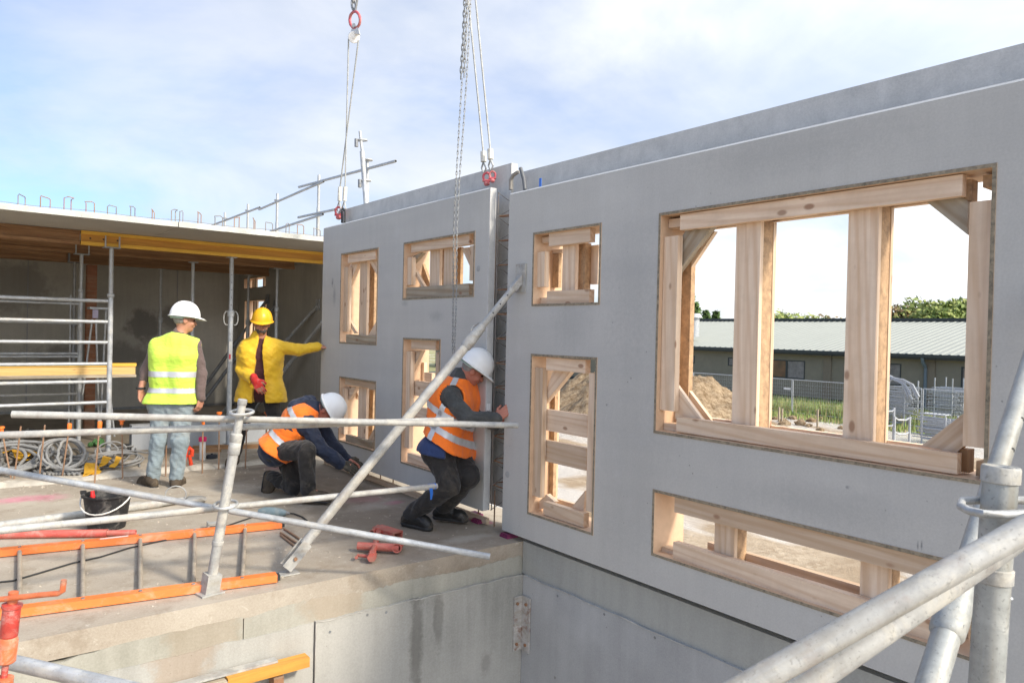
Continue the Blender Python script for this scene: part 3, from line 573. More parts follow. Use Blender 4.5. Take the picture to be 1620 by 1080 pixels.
# openings of the hanging panel
o_, s_ = (500, 360), 2.8433
def set_boards(specs):
    for k, x, dx, mat, *p in specs:
        if k == 'd': dg(qd(o_, s_, *p), x, dx, mat, LP)
        else: rb(qd(o_, s_, *p), x, dx, mat, LP, horiz=(k == 'h'))
xa, xm, xb_ = x1_, x1_+0.055, x2_-0.02
set_boards([
 ('h', xa, 0.05, M_PINE, (143, 122), (268, 103), (143, 160), (268, 142)), ('v', xa, 0.045, M_PINE, (120, 178), (143, 178), (118, 468), (141, 468)),
 ('v', xm, 0.03, M_PINE, (195, 150), (228, 146), (195, 485), (228, 488)), ('v', xb_, 0.03, M_OSB, (238, 150), (262, 148), (238, 486), (260, 488)), ('v', xb_, 0.03, M_OSB, (160, 240), (185, 240), (160, 480), (185, 480)),
 ('d', xm, 0.04, M_PINE, (148, 262), (148, 175), (160, 158), (194, 155)), ('d', xm, 0.03, M_PINE, (140, 392), (184, 474), (172, 476), (140, 420)), ('d', xm, 0.04, M_PINE, (238, 150), (276, 146), (274, 215)), ('d', xm, 0.04, M_PINE, (236, 482), (272, 420), (270, 486)),
 ('h', xa, 0.05, M_PINEG, (135, 478), (270, 486), (135, 515), (270, 524)),
 ('h', xa, 0.05, M_PINE, (130, 676), (266, 695), (130, 705), (266, 726)), ('v', xm, 0.03, M_PINE, (190, 716), (226, 722), (188, 950), (224, 958)), ('v', xb_, 0.03, M_OSB, (232, 726), (256, 730), (230, 950), (254, 958)),
 ('v', xa, 0.045, M_PINE, (112, 720), (128, 722), (110, 925), (126, 930)), ('d', xm, 0.04, M_PINE, (130, 760), (130, 712), (182, 716), (150, 775)), ('d', xb_, 0.03, M_PINE, (150, 812), (184, 735), (190, 755), (150, 840)), ('d', xm, 0.04, M_PINE, (232, 955), (262, 900), (260, 962)),
 ('h', xa, 0.05, M_PINEG, (133, 932), (255, 962), (133, 966), (252, 1004)),
 ('h', xa, 0.05, M_PINE, (428, 72), (690, 30), (428, 110), (690, 78)), ('v', xa, 0.045, M_PINE, (402, 135), (430, 133), (402, 258), (430, 258)), ('d', xm, 0.03, M_PINE, (438, 178), (488, 266), (474, 267), (438, 200)), ('d', xm, 0.04, M_PINEG, (436, 160), (436, 130), (470, 112), (482, 112)), ('d', xb_, 0.03, M_OSB, (445, 165), (475, 150), (515, 262), (488, 266)),
 ('v', xm, 0.03, M_PINE, (512, 105), (556, 98), (512, 268), (556, 268)), ('v', xb_, 0.03, M_OSB, (560, 98), (574, 96), (560, 266), (574, 266)), ('v', xm, 0.03, M_PINE, (574, 96), (618, 90), (574, 266), (618, 266)), ('v', xb_, 0.03, M_OSB, (624, 90), (650, 88), (624, 262), (650, 262)),
 ('v', xa, 0.045, M_PINE, (692, 82), (711, 80), (690, 238), (709, 237)), ('d', xm, 0.04, M_PINE, (655, 92), (690, 88), (690, 170)), ('h', xa, 0.05, M_PINEG, (396, 264), (688, 259), (394, 318), (686, 312)),
 ('h', xa, 0.05, M_PINE, (428, 503), (538, 505), (428, 546), (538, 550)), ('v', xa, 0.045, M_PINE, (400, 556), (424, 556), (394, 988), (420, 992)), ('d', xm, 0.04, M_PINE, (428, 652), (428, 555), (476, 552)), ('v', xb_, 0.03, M_PINE, (455, 604), (486, 606), (454, 690), (484, 690)), ('h', xb_-0.03, 0.04, M_PINE, (486, 650), (520, 654), (486, 690), (520, 694)),
 ('h', xm, 0.04, M_PINE, (425, 686), (545, 700), (425, 752), (545, 770)), ('h', xm, 0.04, M_PINE, (425, 800), (545, 822), (425, 860), (545, 884)), ('v', xa, 0.045, M_PINE, (540, 560), (558, 560), (528, 1060), (546, 1066)), ('h', xa, 0.05, M_PINE, (412, 1008), (530, 1050), (410, 1046), (528, 1092)), ('v', xb_, 0.03, M_OSB, (430, 760), (455, 760), (428, 1000), (452, 1004)),
])
# white number sticker on the end of the hanging panel, three figures drawn as strokes
st = obj('number_sticker', MB().box((XF+0.012, 4.8300, PX(778, 662, XF).z), (XF+0.048, 4.8315, PX(778, 640, XF).z)), m_plain('white paper', (0.8, 0.8, 0.78), 0.6, 0.05), LP, smooth=False)

# crumbs and small stones lying about on the slab
mb = MB(); rs_ = random.Random(11)
for i in range(900):
    x, y = rs_.uniform(-0.5, 3.4), rs_.uniform(4.45, 9.5)
    if i % 3 == 0: y = 8.6+rs_.gauss(0, .2); x = rs_.uniform(-.5, 3.3)
    r_ = rs_.uniform(.003, .012)*(1.5 if i % 3 == 0 else 1); a_ = rs_.uniform(0, 6.28); v_ = []
    for k in range(4): v_.append((x+r_*math.cos(a_+k*1.571)*rs_.uniform(.7, 1.4), y+r_*math.sin(a_+k*1.571)*rs_.uniform(.7, 1.4), -.001))
    mb.add(v_+[(x, y, r_*rs_.uniform(.6, 1.1))], [(0, 1, 4), (1, 2, 4), (2, 3, 4), (3, 0, 4)])
tag(obj('crumbs', mb, m_plain('mortar crumbs', (0.40, 0.35, 0.28), 0.95, 0.5, 3), smooth=False), kind='stuff')
# figures on the sticker (built-in lettering, turned on its side)
fc = bpy.data.curves.new('sticker_figures', 'FONT'); fc.body = '227'; fc.size = 0.036; fc.extrude = 0.0003; fc.align_x = 'CENTER'; fc.align_y = 'CENTER'
fo = bpy.data.objects.new('tmp_fig', fc); col.objects.link(fo)
dgp = bpy.context.evaluated_depsgraph_get(); fme = bpy.data.meshes.new_from_object(fo.evaluated_get(dgp)); bpy.data.objects.remove(fo)
M_INK = m_plain('black ink', (0.03, 0.03, 0.03), 0.6, 0.1)
zc_ = (PX(778, 662, XF).z + PX(778, 640, XF).z)/2 - 0.022
link('sticker_figures', fme, M_INK, LP, Matrix(((0, -1, 0, XF+0.030), (0, 0, -1, 4.8297), (1, 0, 0, zc_), (0, 0, 0, 1))) @ Matrix.Rotation(R_(180), 4, 'Z'))

# ------------------------------------------------------------------ room behind: roof slab, walls, falsework
YR, ZS = 8.73, 2.70
roof = thing('roof_slab', 'thin grey concrete roof slab on falsework with a row of steel loops along its edge', 'roof slab', (1, 12, ZS))
mb = MB()
def fascia(x0, x1):
    n = 70; top = [(x0+(x1-x0)*i/n, ZS+0.062+0.010*mnoise.noise((i*0.31+x0, 1.2, 0))) for i in range(n+1)]; bot = [(x0+(x1-x0)*i/n, ZS+0.004*mnoise.noise((i*0.6+x0, 5.2, 0))) for i in range(n+1)]
    return slabpoly(0, 0, 0, 0, YR, 0, top, bot)
mb.prism(fascia(-8, 2.043), (0, 0.02, 0)); mb.prism(fascia(2.052, 5.05), (0, 0.02, 0))
obj('slab_edge', mb, M_FASCIA, roof, smooth=False)
obj('plank_slab', MB().box((-8, YR+0.018, ZS+0.002), (2.043, 16.3, ZS+0.058)).box((2.052, YR+0.018, ZS+0.002), (5.05, 16.3, ZS+0.058)), M_SOFFIT, roof, smooth=False)
def rebar_loop(x, y, w_, h, ang):
    d = Vector((math.cos(ang), math.sin(ang), 0))*w_/2; c_ = Vector((x, y, ZS+0.055)); z = Vector((0, 0, 1))
    lo = random.uniform(-0.02, 0.02); tl_ = Vector((random.uniform(-.03, .03), random.uniform(-.03, .03), 0)); x += random.uniform(-.02, .02)
    obj('rebar_loop', MB().path([c_-d, c_-d+z*(h-0.015), c_-d*0.8+z*h+tl_, c_+d*0.8+z*(h+lo)+tl_, c_+d+z*(h-0.015+lo), c_+d], 0.0055, 6), (M_REBAR if random.random() < .5 else M_REBARG), roof)
for px_, py_ in ((34, 324), (71, 328), (107, 331), (142, 335), (177, 339), (210, 342), (243, 345), (273, 349), (287, 350), (316, 353), (345, 356), (373, 360), (402, 362), (426, 365), (455, 368), (475, 370), (501, 372)):
    p = PY(px_, py_, 8.98); rebar_loop(p.x, 8.98+random.uniform(-.04, .04), 0.085, 0.155+random.uniform(-.02, .02), R_(random.uniform(-5, 65)))
obj('tie_wire', MB().path([(-2+0.3*i, 8.97, ZS+0.105+0.008*math.sin(i*1.9)) for i in range(23)], 0.003, 5), M_REBARG, roof)
bwl = thing('room_wall', 'dark shaded concrete back wall of the unfinished room', 'wall', (0, 15.4, 0))
obj('wall_body', MB().box((-8, 15.35, 0), (5.0, 15.6, ZS)), M_ROOM, bwl, smooth=False)
for x_ in (-1.3, 1.15, 3.6): obj('formwork_joint', MB().box((x_-.006, 15.342, .06), (x_+.006, 15.3495, ZS-.01)), M_UPST, bwl, smooth=False)
obj('base_joint', MB().box((-8, 15.335, 0.0), (4.74, 15.349, 0.05)), M_DARKST, bwl, smooth=False)
shade_wall = thing('room_wall', 'unseen concrete side wall added left of the unfinished room to darken it', 'wall', (-7, 12, 0))  # added out of view so the room stays dark
obj('wall_body', MB().box((-7.6, 9.2, 0), (-7.4, 15.34, ZS)), M_ROOM, shade_wall, smooth=False)
XW = 4.77
wq1 = [(386, 438), (421, 438), (386, 456), (421, 456)]; wq2 = [(386, 474), (422, 474), (386, 585), (422, 585)]
def rectw(q): 
    y0, y1, z0, z1 = rect(q, XW); return (y0, min(y1, 15.25), z0, z1)
FPk = thing('facade_wall', 'dark room side wall with two small timber framed openings at its far end', 'wall', (XW+.1, 13, 0))
hw = [rectw(wq1), rectw(wq2)]
link('wall_skin', holed_plate(XW, XW+0.24, 11.3, 15.348, 0.0, ZS-0.002, hw), M_ROOM, FPk)
for h in hw:
    lining(h, FPk, XW-0.004, XW+0.243)
    for k in range(4):
        yb = h[0]+(h[1]-h[0])*(0.14+0.24*k); board('board', (XW+0.08+0.06*(k % 2), yb, h[2]+0.02), (XW+0.08+0.06*(k % 2), yb, h[3]-0.02), 0.11, 0.03, M_PINE, FPk, up=(1, 0, 0))
FP2 = thing('facade_wall', 'shaded grey room side wall behind the man in yellow', 'wall', (XW+.1, 10, 0))
obj('wall_skin', MB().box((XW-0.006, 8.76, 0), (XW+0.23, 11.28, ZS-0.002)), M_ROOM, FP2, smooth=False)

def h_beam(label, x0, x1, y, zbot, h=0.165, w_=0.08, web=M_YELLOW, fl=M_YFLANGE, holes=(), group=None):
    t_ = thing('timber_beam', label, 'beam', ((x0+x1)/2, y, zbot), group); fh = 0.04
    board('flange', (x0, y, zbot+fh/2), (x1, y, zbot+fh/2), w_, fh, fl, t_); board('flange', (x0, y, zbot+h-fh/2), (x1, y, zbot+h-fh/2), w_, fh, fl, t_)
    board('web', (x0+.001, y, zbot+h/2), (x1-.001, y, zbot+h/2), 0.034, h-2*fh-0.001, web, t_)
    for hx in holes: obj('web_hole', MB().tube((hx, y-0.0185, zbot+h/2), (hx, y-0.016, zbot+h/2), 0.011, n=10), M_INK, t_)
    return t_
yb1_ = 9.97; xL = PY(128.6, 375, 9.93).x
h_beam('bright yellow timber beam under the front of the roof slab', xL, 4.68, yb1_, 2.533, holes=[PY(q, 377, 9.95).x for q in (143, 164, 186)])
h_beam('weathered brown timber beam left of the bright yellow beam under the roof slab', -2.5, xL-0.01, yb1_+0.02, 2.533, web=M_BROWNBEAM, fl=M_BROWNBEAM)
h_beam('brown timber beam in the second row under the roof slab', -4, PY(465, 425, 11.25).x, 11.25, 2.533, web=M_BROWNBEAM, fl=M_BROWNBEAM)
h_beam('brown timber beam in the rear row under the roof slab', -4, 4.6, 13.1, 2.533, web=M_BROWNBEAM, fl=M_BROWNBEAM)
h_beam('dusty brown timber beam stub lying along the rear row at the top left', -3.0, PY(104, 420, 12.3).x, 12.3, 2.50, web=M_BROWNBEAM, fl=M_BROWNBEAM)
o = thing('timber_beam', 'pale yellow timber beam lying across the shoring frame at hip height', 'beam', (0.5, 10.65, 1.0))
zt_, zb_ = PY(100, 575, 10.6).z, PY(100, 597, 10.6).z
board('flange', (-2, 10.65, zt_-0.02), (PY(216, 580, 10.6).x, 10.65, zt_-0.02), 0.09, 0.04, M_YFLANGE, o); board('web', (-2, 10.65, (zt_+zb_)/2-0.02), (PY(216, 580, 10.6).x-0.01, 10.65, (zt_+zb_)/2-0.02), 0.07, zt_-zb_-0.05, M_BOARDY, o); board('flange', (-2, 10.65, zb_+0.01), (PY(216, 580, 10.6).x, 10.65, zb_+0.01), 0.09, 0.04, M_PINEG, o)

def prop(label, px_, py_, y, top=2.53, r=0.030, zsplit=1.9, fork=False, ring=False, mat=None, group='steel props under the roof slab', loc_x=None):
    x = PY(px_, py_, y).x if loc_x is None else loc_x; mat = mat or M_GALV
    t_ = thing('steel_prop', label, 'prop', (x, y, 0), group)
    tubeo('outer_tube', (x, y, 0.012), (x, y, zsplit), r, mat, t_); tubeo('inner_tube', (x, y, zsplit), (x, y, top-0.008), r*0.8, mat, t_, hollow=0)
    obj('base_plate', MB().box((x-0.06, y-0.06, 0), (x+0.06, y+0.06, 0.011)), mat, t_, smooth=False)
    obj('collar', MB().lathe([(r*1.05, -0.05), (r*1.35, -0.045), (r*1.35, 0.03), (r*1.05, 0.04)], Matrix.Translation((x, y, zsplit)), 14), mat, t_)
    if fork:
        mb = MB().box((x-0.09, y-0.07, top-0.008), (x+0.09, y+0.07, top+0.0))
        for sx in (-0.082, 0.067):
            for sy in (-0.068, 0.056): mb.box((x+sx, y+sy, top), (x+sx+0.015, y+sy+0.012, top+0.13))
        obj('fork_head', mb, mat, t_, smooth=False)
    else: obj('head_plate', MB().box((x-0.06, y-0.055, top-0.0075), (x+0.06, y+0.055, top)), mat, t_, smooth=False)
    if ring:
        for s in (-1, 1):
            obj('handle_ring', MB().path([(x+s*(r*1.2+a), y-0.01, zsplit-0.0+b) for a, b in ((0.0, 0.02), (0.03, 0.015), (0.047, -0.02), (0.052, -0.07), (0.047, -0.12), (0.03, -0.155), (0.0, -0.16))], 0.007, 6), m_ring, t_)
    return t_
m_ring = m_steel('pale ring steel', (0.46, 0.465, 0.45), 0.3)
p_ = prop('galvanised steel prop with a pale ring handle between the two standing men', 365, 500, 10.0, 2.53, 0.034, PY(366, 495, 10.0).z, ring=True)
x_ = PY(363, 570, 10.0).x
obj('warning_label', MB().box((x_-0.02, 9.9645, PY(363, 572, 9.96).z), (x_+0.022, 9.9655, PY(363, 540, 9.96).z)), m_plain('pale label', (0.62, 0.6, 0.55), 0.6, 0.1), p_, smooth=False)
obj('red_mark', MB().box((x_-0.018, 9.9630, PY(363, 568, 9.96).z), (x_+0.005, 9.9642, PY(363, 560, 9.96).z)), m_plain('red print', (0.55, 0.04, 0.05), 0.6, 0.1), p_, smooth=False)
for i in range(6):
    zz_ = PY(365, 435, 10).z - i*0.1; obj('pin_hole', MB().tube((p_.location.x-0.004, 10.0-0.0285, zz_), (p_.location.x-0.004, 10.0-0.0262, zz_), 0.007, n=8), M_INK, p_)
prop('thin steel prop left of the white helmet of the man in the green vest', 254, 480, 13.1, 2.53, 0.026, 1.7)
prop('steel prop rising behind the white helmet of the man in the green vest', 305, 450, 11.25, 2.53, 0.030, 1.6)
prop('slim steel prop rising behind the yellow helmet, in front of the lit opening', 393, 460, 13.1, 2.53, 0.028, 1.7)
prop('slim steel prop to the right of the yellow helmet', 438, 460, 11.25, 2.53, 0.026, 1.9)
prop('dark forked steel prop at the top left behind the shoring frame', 118, 440, 12.3, 2.49, 0.026, 1.6, fork=True, mat=M_DARKST)

# shoring frame on the left
tw = thing('shoring_frame', 'galvanised shoring frame with many horizontal rungs under the yellow beam', 'scaffold frame', (0.9, 10.2, 0))
def upright(x, y, r, ztop, fork=True, zcol=None):
    zcol = zcol or ztop
    tubeo('upright', (x, y, 0.0), (x, y, zcol), r, M_GALV, tw)
    tubeo('jack_tube', (x, y, zcol), (x, y, ztop-0.008), r*0.85, M_GALV, tw)
    obj('collar', MB().lathe([(r*1.05, -0.03), (r*1.4, -0.02), (r*1.4, 0.01), (r*1.05, 0.02)], Matrix.Translation((x, y, zcol)), 14), M_GALV, tw)
    if fork:
        mb = MB().box((x-0.09, y-0.07, ztop-0.008), (x+0.09, y+0.07, ztop))
        for sx in (-0.082, 0.067):
            for sy in (-0.068, 0.056): mb.box((x+sx, y+sy, ztop), (x+sx+0.015, y+sy+0.012, ztop+0.13))
        obj('fork_head', mb, M_GALV, tw, smooth=False)
fy, by = 9.97, 11.25; fx = PY(175, 480, fy).x; bx = PY(128, 480, by).x
upright(fx, fy, 0.030, 2.528, True, PY(179, 467, fy).z); upright(bx, by, 0.027, 2.528, True, 2.05); upright(fx-2.3, fy, 0.03, 2.528, True, 2.05); upright(bx-2.3, by, 0.027, 2.528, True, 2.05)
for yl in (461.5, 497, 532, 568.5, 604.5, 640):
    z_ = PY(0, yl+ (8 if yl < 600 else 2), fy).z; tubeo('rung', (fx-2.3, fy, z_), (fx-0.028, fy, z_), 0.0215, M_GALV, tw)
for yl in (470, 502, 535, 553, 558, 620):
    z_ = PY(0, yl+6, by).z; tubeo('rung', (bx-2.3, by, z_), (bx-0.025, by, z_), 0.017, M_GALV, tw)
for xx, yy in ((PY(111, 520, 12).x, 12.0), (PY(124, 520, 11.4).x, 11.4)): tubeo('guide_tube', (xx, yy, 0.0), (xx, yy, 2.0), 0.012, M_GALV, tw, hollow=0)
# leaning ladder-like brace stand
sd_ = thing('step_ladder', 'slim aluminium step ladder standing behind the shoring frame', 'ladder', (2.1, 11.8, 0))
def PYt(px_, py_, y): return PY(px_, py_, y)
yl_ = 11.2; topz = PY(155, 487, yl_)
for a, b in (((146, 505), (122, 690)), ((152, 505), (157, 690)), ((168, 490), (158, 690)), ((172, 600), (181, 690))):
    pa, pb = PY(*a, yl_), PY(*b, yl_+0.15); tubeo('rail', (pa.x, pa.y, pa.z), (pb.x, pb.y, max(0.0, pb.z)), 0.013, M_GALV, sd_)
obj('top_step', MB().box((PY(140, 490, yl_).x, yl_-0.12, PY(150, 489, yl_).z), (PY(172, 490, yl_).x, yl_+0.12, PY(150, 486, yl_).z)), M_GALV, sd_, smooth=False)
obj('warning_label', MB().box((PY(144, 490, yl_).x, yl_-0.128, PY(150, 503, yl_).z), (PY(153, 490, yl_).x, yl_-0.124, PY(150, 490, yl_).z)), m_plain('lilac label', (0.42, 0.38, 0.5), 0.6, 0.2), sd_, smooth=False)
col_ = MB(); xa_, xb__ = PY(135, 600, 12.6).x, PY(151, 600, 12.6).x
col_.box((xa_, 12.6, 0), (xb__, 12.615, 2.49)); col_.box((xa_+0.06, 12.616, 0), (xb__-0.06, 12.72, 2.49)); col_.box((xa_, 12.721, 0), (xb__, 12.736, 2.49))
tag(obj('steel_column', col_, m_steel('red brown primer', (0.26, 0.105, 0.05), 0.15, 0.0, 0.8, (0.35, 0.25, 0.18)), smooth=False), 'rust brown steel column standing behind the shoring frame', 'column')
# raking props
def raker(label, p0, p1, r=0.03, mat=None, group='raking props of the room walls', foot=True):
    mat = mat or M_GALV; t_ = thing('raking_prop', label, 'prop', p0, group); p0 = Vector(p0); p1 = Vector(p1); m_ = p0.lerp(p1, 0.6)
    tubeo('outer_tube', p0, m_, r, mat, t_); tubeo('inner_tube', m_, p1, r*0.8, mat, t_)
    d = (p1-p0).normalized(); obj('collar', MB().tube(m_-d*0.06, m_+d*0.05, r*1.35, n=14), mat, t_)
    q = Matrix.Translation(p1); obj('head_plate', MB().box((p1.x-0.012, p1.y-0.07, p1.z-0.09), (p1.x+0.004, p1.y+0.07, p1.z+0.09)), mat, t_, smooth=False)
    obj('foot_plate', MB().box((p0.x-0.09, p0.y-0.06, p0.z-0.03), (p0.x+0.09, p0.y+0.06, p0.z-0.022)), mat, t_, smooth=False); return t_
pa = PX(423, 473, XW-0.02); pf = PZ(292, 655, 0.03); raker('dark raking prop rising behind the yellow helmet', pf, pa, 0.030, M_DARKST)
raker('second dark raking prop just below the one behind the yellow helmet', pf+Vector((0.05, -0.35, 0)), pa+Vector((0, -0.4, -0.12)), 0.030, M_DARKST)
raker('grey raking prop fixed to the side wall left of the hanging panel', PZ(350, 655, 0.03), PX(503, 482, XW-0.02), 0.034, M_GALV)
raker('pale raking prop disappearing behind the left edge of the hanging panel', PZ(390, 662, 0.03), PX(527, 486, XW-0.02), 0.036, M_GALV)

# low upstand, timbers on the floor
ux0 = PZ(200, 707).x; yU = PZ(300, 706).y
tag(obj('upstand', MB().box((ux0, yU, 0), (4.74, yU+0.16, PY(300, 668, yU).z)), M_UPST, smooth=False), 'low blue grey concrete upstand across the room floor', 'low wall')
for a, b, c_, d in ((305, 711, 420, 708), (300, 716, 350, 714)):
    p, q = PZ(a, b), PZ(c_, d); p.z = q.z = 0.025
    tag(board('timber_batten', p, q, 0.07, 0.05, M_BROWNBEAM), 'long reddish timber batten lying on the floor before the low upstand' if a == 305 else 'short reddish timber offcut lying on the floor before the low upstand', 'timber')
pc = [PZ(x_, y_, 0.012) + Vector((0, 0, 0.006*math.sin(x_))) for x_, y_ in ((240, 702), (280, 698), (310, 701), (350, 700), (370, 703), (400, 705), (440, 704))]
tag(obj('cable', MB().path(pc, 0.012, 6), M_GALV), 'thin grey cable running along the foot of the low upstand', 'cable')

# ------------------------------------------------------------------ starter bars with caps, along the pour joint
M_CAP = m_plain('orange plastic cap', (0.85, 0.20, 0.035), 0.45, 0.12, 10, 0, 0.05)
def starter(px0, py0, px1, py1, cap, label, group='starter bars with orange caps'):
    b = PZ(px0, py0); b2 = PD(px1, py1, (b-CAM).dot(FWD)-0.04)
    t_ = thing('starter_bar', label, 'rebar', b, group if cap else 'bare starter bars')
    obj('bar', MB().tube(b-Vector((0, 0, .02)), b2, 0.008, n=8), M_REBAR, t_)
    if cap:
        d = (b2-b).normalized(); M = Matrix.Translation(b2) @ (d + Vector((random.uniform(-.15, .15), random.uniform(-.1, .1), 0))).to_track_quat('Z', 'Y').to_matrix().to_4x4()
        obj('cap', MB().lathe([(0.013, -0.05), (0.016, -0.05), (0.018, -0.012), (0.030, -0.010), (0.030, 0.008), (0.004, 0.014)] if cap == 1 else [(0.012, -0.05), (0.021, -0.05), (0.022, 0.01), (0.018, 0.016)], M, 14), M_CAP, t_)
    return t_
SB = [(18, 756, 2, 676, 1, 'capped starter bar at the far left edge, left of the grey hoses'), (98, 752, 113, 680, 0, ''), (22, 757, 33, 674, 0, 'bare rusty starter bar sticking out of the left end of the hose pile'), (62, 753, 71, 672, 0, 'bare rusty starter bar in the middle of the hose pile'), (98, 754, 110, 672, 2, 'starter bar with a tall orange cap behind the hose coil'),
      (149, 766, 158, 669, 2, 'starter bar with a jagged orange cap in front of the frame upright'), (194, 757, 193, 664, 1, 'starter bar with a tilted orange cap left of the man in the green vest'), (262, 753, 264, 664, 1, 'starter bar between the legs of the man in the green vest'), (294, 742, 293, 667, 0, 'bare starter bar beside the orange hand tool'),
      (320, 748, 321, 664, 1, 'starter bar with a red orange cap beside the white tube'), (346, 742, 347, 653, 1, 'starter bar with a rounded orange cap left of the leaning guard post'), (388, 741, 391, 655, 1, 'starter bar with a red orange cap just right of the leaning guard post'), (420, 730, 422, 652, 1, 'starter bar with an orange cap behind the kneeling man')]
for a in SB:
    if a[5]: starter(*a)

# hoses, straps and oddments on the floor
M_HOSE = m_plain('grey rubber hose', (0.22, 0.22, 0.215), 0.6, 0.35, 6, 0, 0.1, 0.45, (0.40, 0.36, 0.30))
def coil(cx, cy, z0, rx, ry, turns, r, tilt, seed, stretch=0.0, hz=0.0):
    rn = random.Random(seed); pts = []; n = 22*turns
    for i in range(n+1):
        a = 2*math.pi*i/22; k = i/n; s = 1+rn.uniform(-0.05, 0.05)+0.26*math.sin(a*0.37+seed)+0.1*math.sin(a*1.7+seed*2)
        x = cx+rx*s*math.cos(a)+0.05*math.sin(a*0.21+seed)+stretch*(k-0.5); y = cy+ry*s*math.sin(a)*math.cos(tilt)+0.04*math.cos(a*0.17)
        z = z0+r+0.012*abs(math.sin(a*0.5+seed))*turns*0.4+ (1+math.sin(a))*ry*math.sin(tilt) + hz*k
        pts.append((x, y, z))
    return pts
def P2(px_, py_): return PZ(px_, py_)
def tangle(px0, px1, py0, py1, n, r, seed, hmax=.12):
    rn = random.Random(seed); K = []
    for k in range(n):
        K.append(PZ(rn.uniform(px0, px1), rn.uniform(py0, py1))+Vector((0, 0, rn.uniform(r, hmax))))
    K.append(PZ(px1, py1)+Vector((0, 0, r))); Q = []
    for i in range(len(K)-1):
        p0, p1, p2, p3 = K[max(i-1, 0)], K[i], K[i+1], K[min(i+2, len(K)-1)]
        for q in range(8):
            u = q/8; v = 0.5*((2*p1)+(p2-p0)*u+(2*p0-5*p1+4*p2-p3)*u*u+(3*p1-p0-3*p2+p3)*u**3); v.z = max(v.z, r); Q.append(v)
    return Q
a = P2(8, 752); tA = MB().path(coil(a.x, a.y+0.25, 0, 0.34, 0.26, 6, 0.017, R_(20), 1, 0.25, 0.05), 0.017, 8)
tA.path([P2(0, 708)+Vector((0, 0, .02)), P2(20, 706)+Vector((0, 0, .05)), P2(45, 692)+Vector((0, 0, .12)), P2(62, 696)+Vector((0, 0, .12)), P2(72, 712)+Vector((0, 0, .05)), P2(80, 740)+Vector((0, 0, .03))], 0.017, 8)
tag(obj('hose_coil', tA, M_HOSE), 'tangled grey hose pile at the left edge of the floor', 'hose')
a = P2(62, 745); b = MB()
rn = random.Random(4)
for k in range(11):
    x0 = 18+k*6.5; s = [P2(x0-6+rn.uniform(-5, 5), 712+rn.uniform(-6, 6))+Vector((0, 0, .05)), P2(x0+8, 716+rn.uniform(-5, 5))+Vector((0, 0, .10+0.03*rn.random())), P2(x0+22, 732+rn.uniform(-4, 4))+Vector((0, 0, .09)), P2(x0+34, 747+rn.uniform(-3, 3))+Vector((0, 0, .03)), P2(x0+40+rn.uniform(-3, 4), 752)+Vector((0, 0, .017))]
    pts = []
    for i in range(len(s)-1):
        p0, p1, p2, p3 = s[max(i-1, 0)], s[i], s[i+1], s[min(i+2, len(s)-1)]
        for q in range(6):
            u = q/6; pts.append(0.5*((2*p1)+(p2-p0)*u+(2*p0-5*p1+4*p2-p3)*u*u+(3*p1-p0-3*p2+p3)*u**3))
    b.path(pts+[s[-1]], 0.016, 7)
tag(obj('hose_bundle', b, M_HOSE), 'sagging bundle of parallel grey hoses between the two hose coils', 'hose')
a = P2(103, 748); tB = MB().path(coil(a.x, a.y+0.10, 0.02, 0.17, 0.17, 5, 0.015, R_(58), 3, 0.02), 0.015, 8)
tag(obj('hose_coil', MB().path(coil(a.x+0.13, a.y+0.05, 0, 0.20, 0.16, 3, 0.015, R_(8), 5), 0.015, 8), M_HOSE), 'flat grey hose coil on the floor under the upright coil', 'hose')
tag(obj('hose_coil', tB, M_HOSE), 'round grey hose coil leaning upright in the middle of the heap', 'hose')
a = P2(187, 733); tC = MB().path(coil(a.x, a.y+0.05, 0, 0.26, 0.28, 4, 0.011, R_(6), 8), 0.011, 7)
tag(obj('hose_coil', MB().path(coil(a.x-0.02, a.y+0.45, 0, 0.12, 0.10, 2, 0.010, R_(55), 2), 0.010, 7), M_HOSE), 'small loop of thin grey hose standing up behind the flat loose coil', 'hose')
tag(obj('cable', MB().path([P2(205, 712)+Vector((0, 0, .03)), P2(225, 702)+Vector((0, 0, .02)), P2(250, 704)+Vector((0, 0, .015))], 0.010, 7), M_HOSE), 'thin grey hose end running off to the right behind the man in the green vest', 'hose')
tag(obj('hose_coil', tC, M_HOSE), 'flat loose coil of thin grey hose behind the man in the green vest', 'hose')
tag(obj('hose_tangle', MB().path(tangle(-10, 70, 706, 752, 16, .016, 21), .016, 7), M_HOSE), 'loose grey hose end thrown over the left hose pile', 'hose')
tag(obj('hose_tangle', MB().path(tangle(60, 135, 708, 752, 15, .014, 5), .014, 7), M_HOSE), 'loose grey hose thrown over the upright hose coil', 'hose')
tag(obj('hose_tangle', MB().path(tangle(150, 222, 706, 742, 13, .010, 9, .07), .010, 7), M_HOSE), 'loose thin grey hose lying over the flat loose coil', 'hose')
M_STRAP = m_plain('yellow webbing', (0.72, 0.38, 0.025), 0.7, 0.2, 20, 0, 0.4, 0.3, (0.4, 0.25, 0.1))
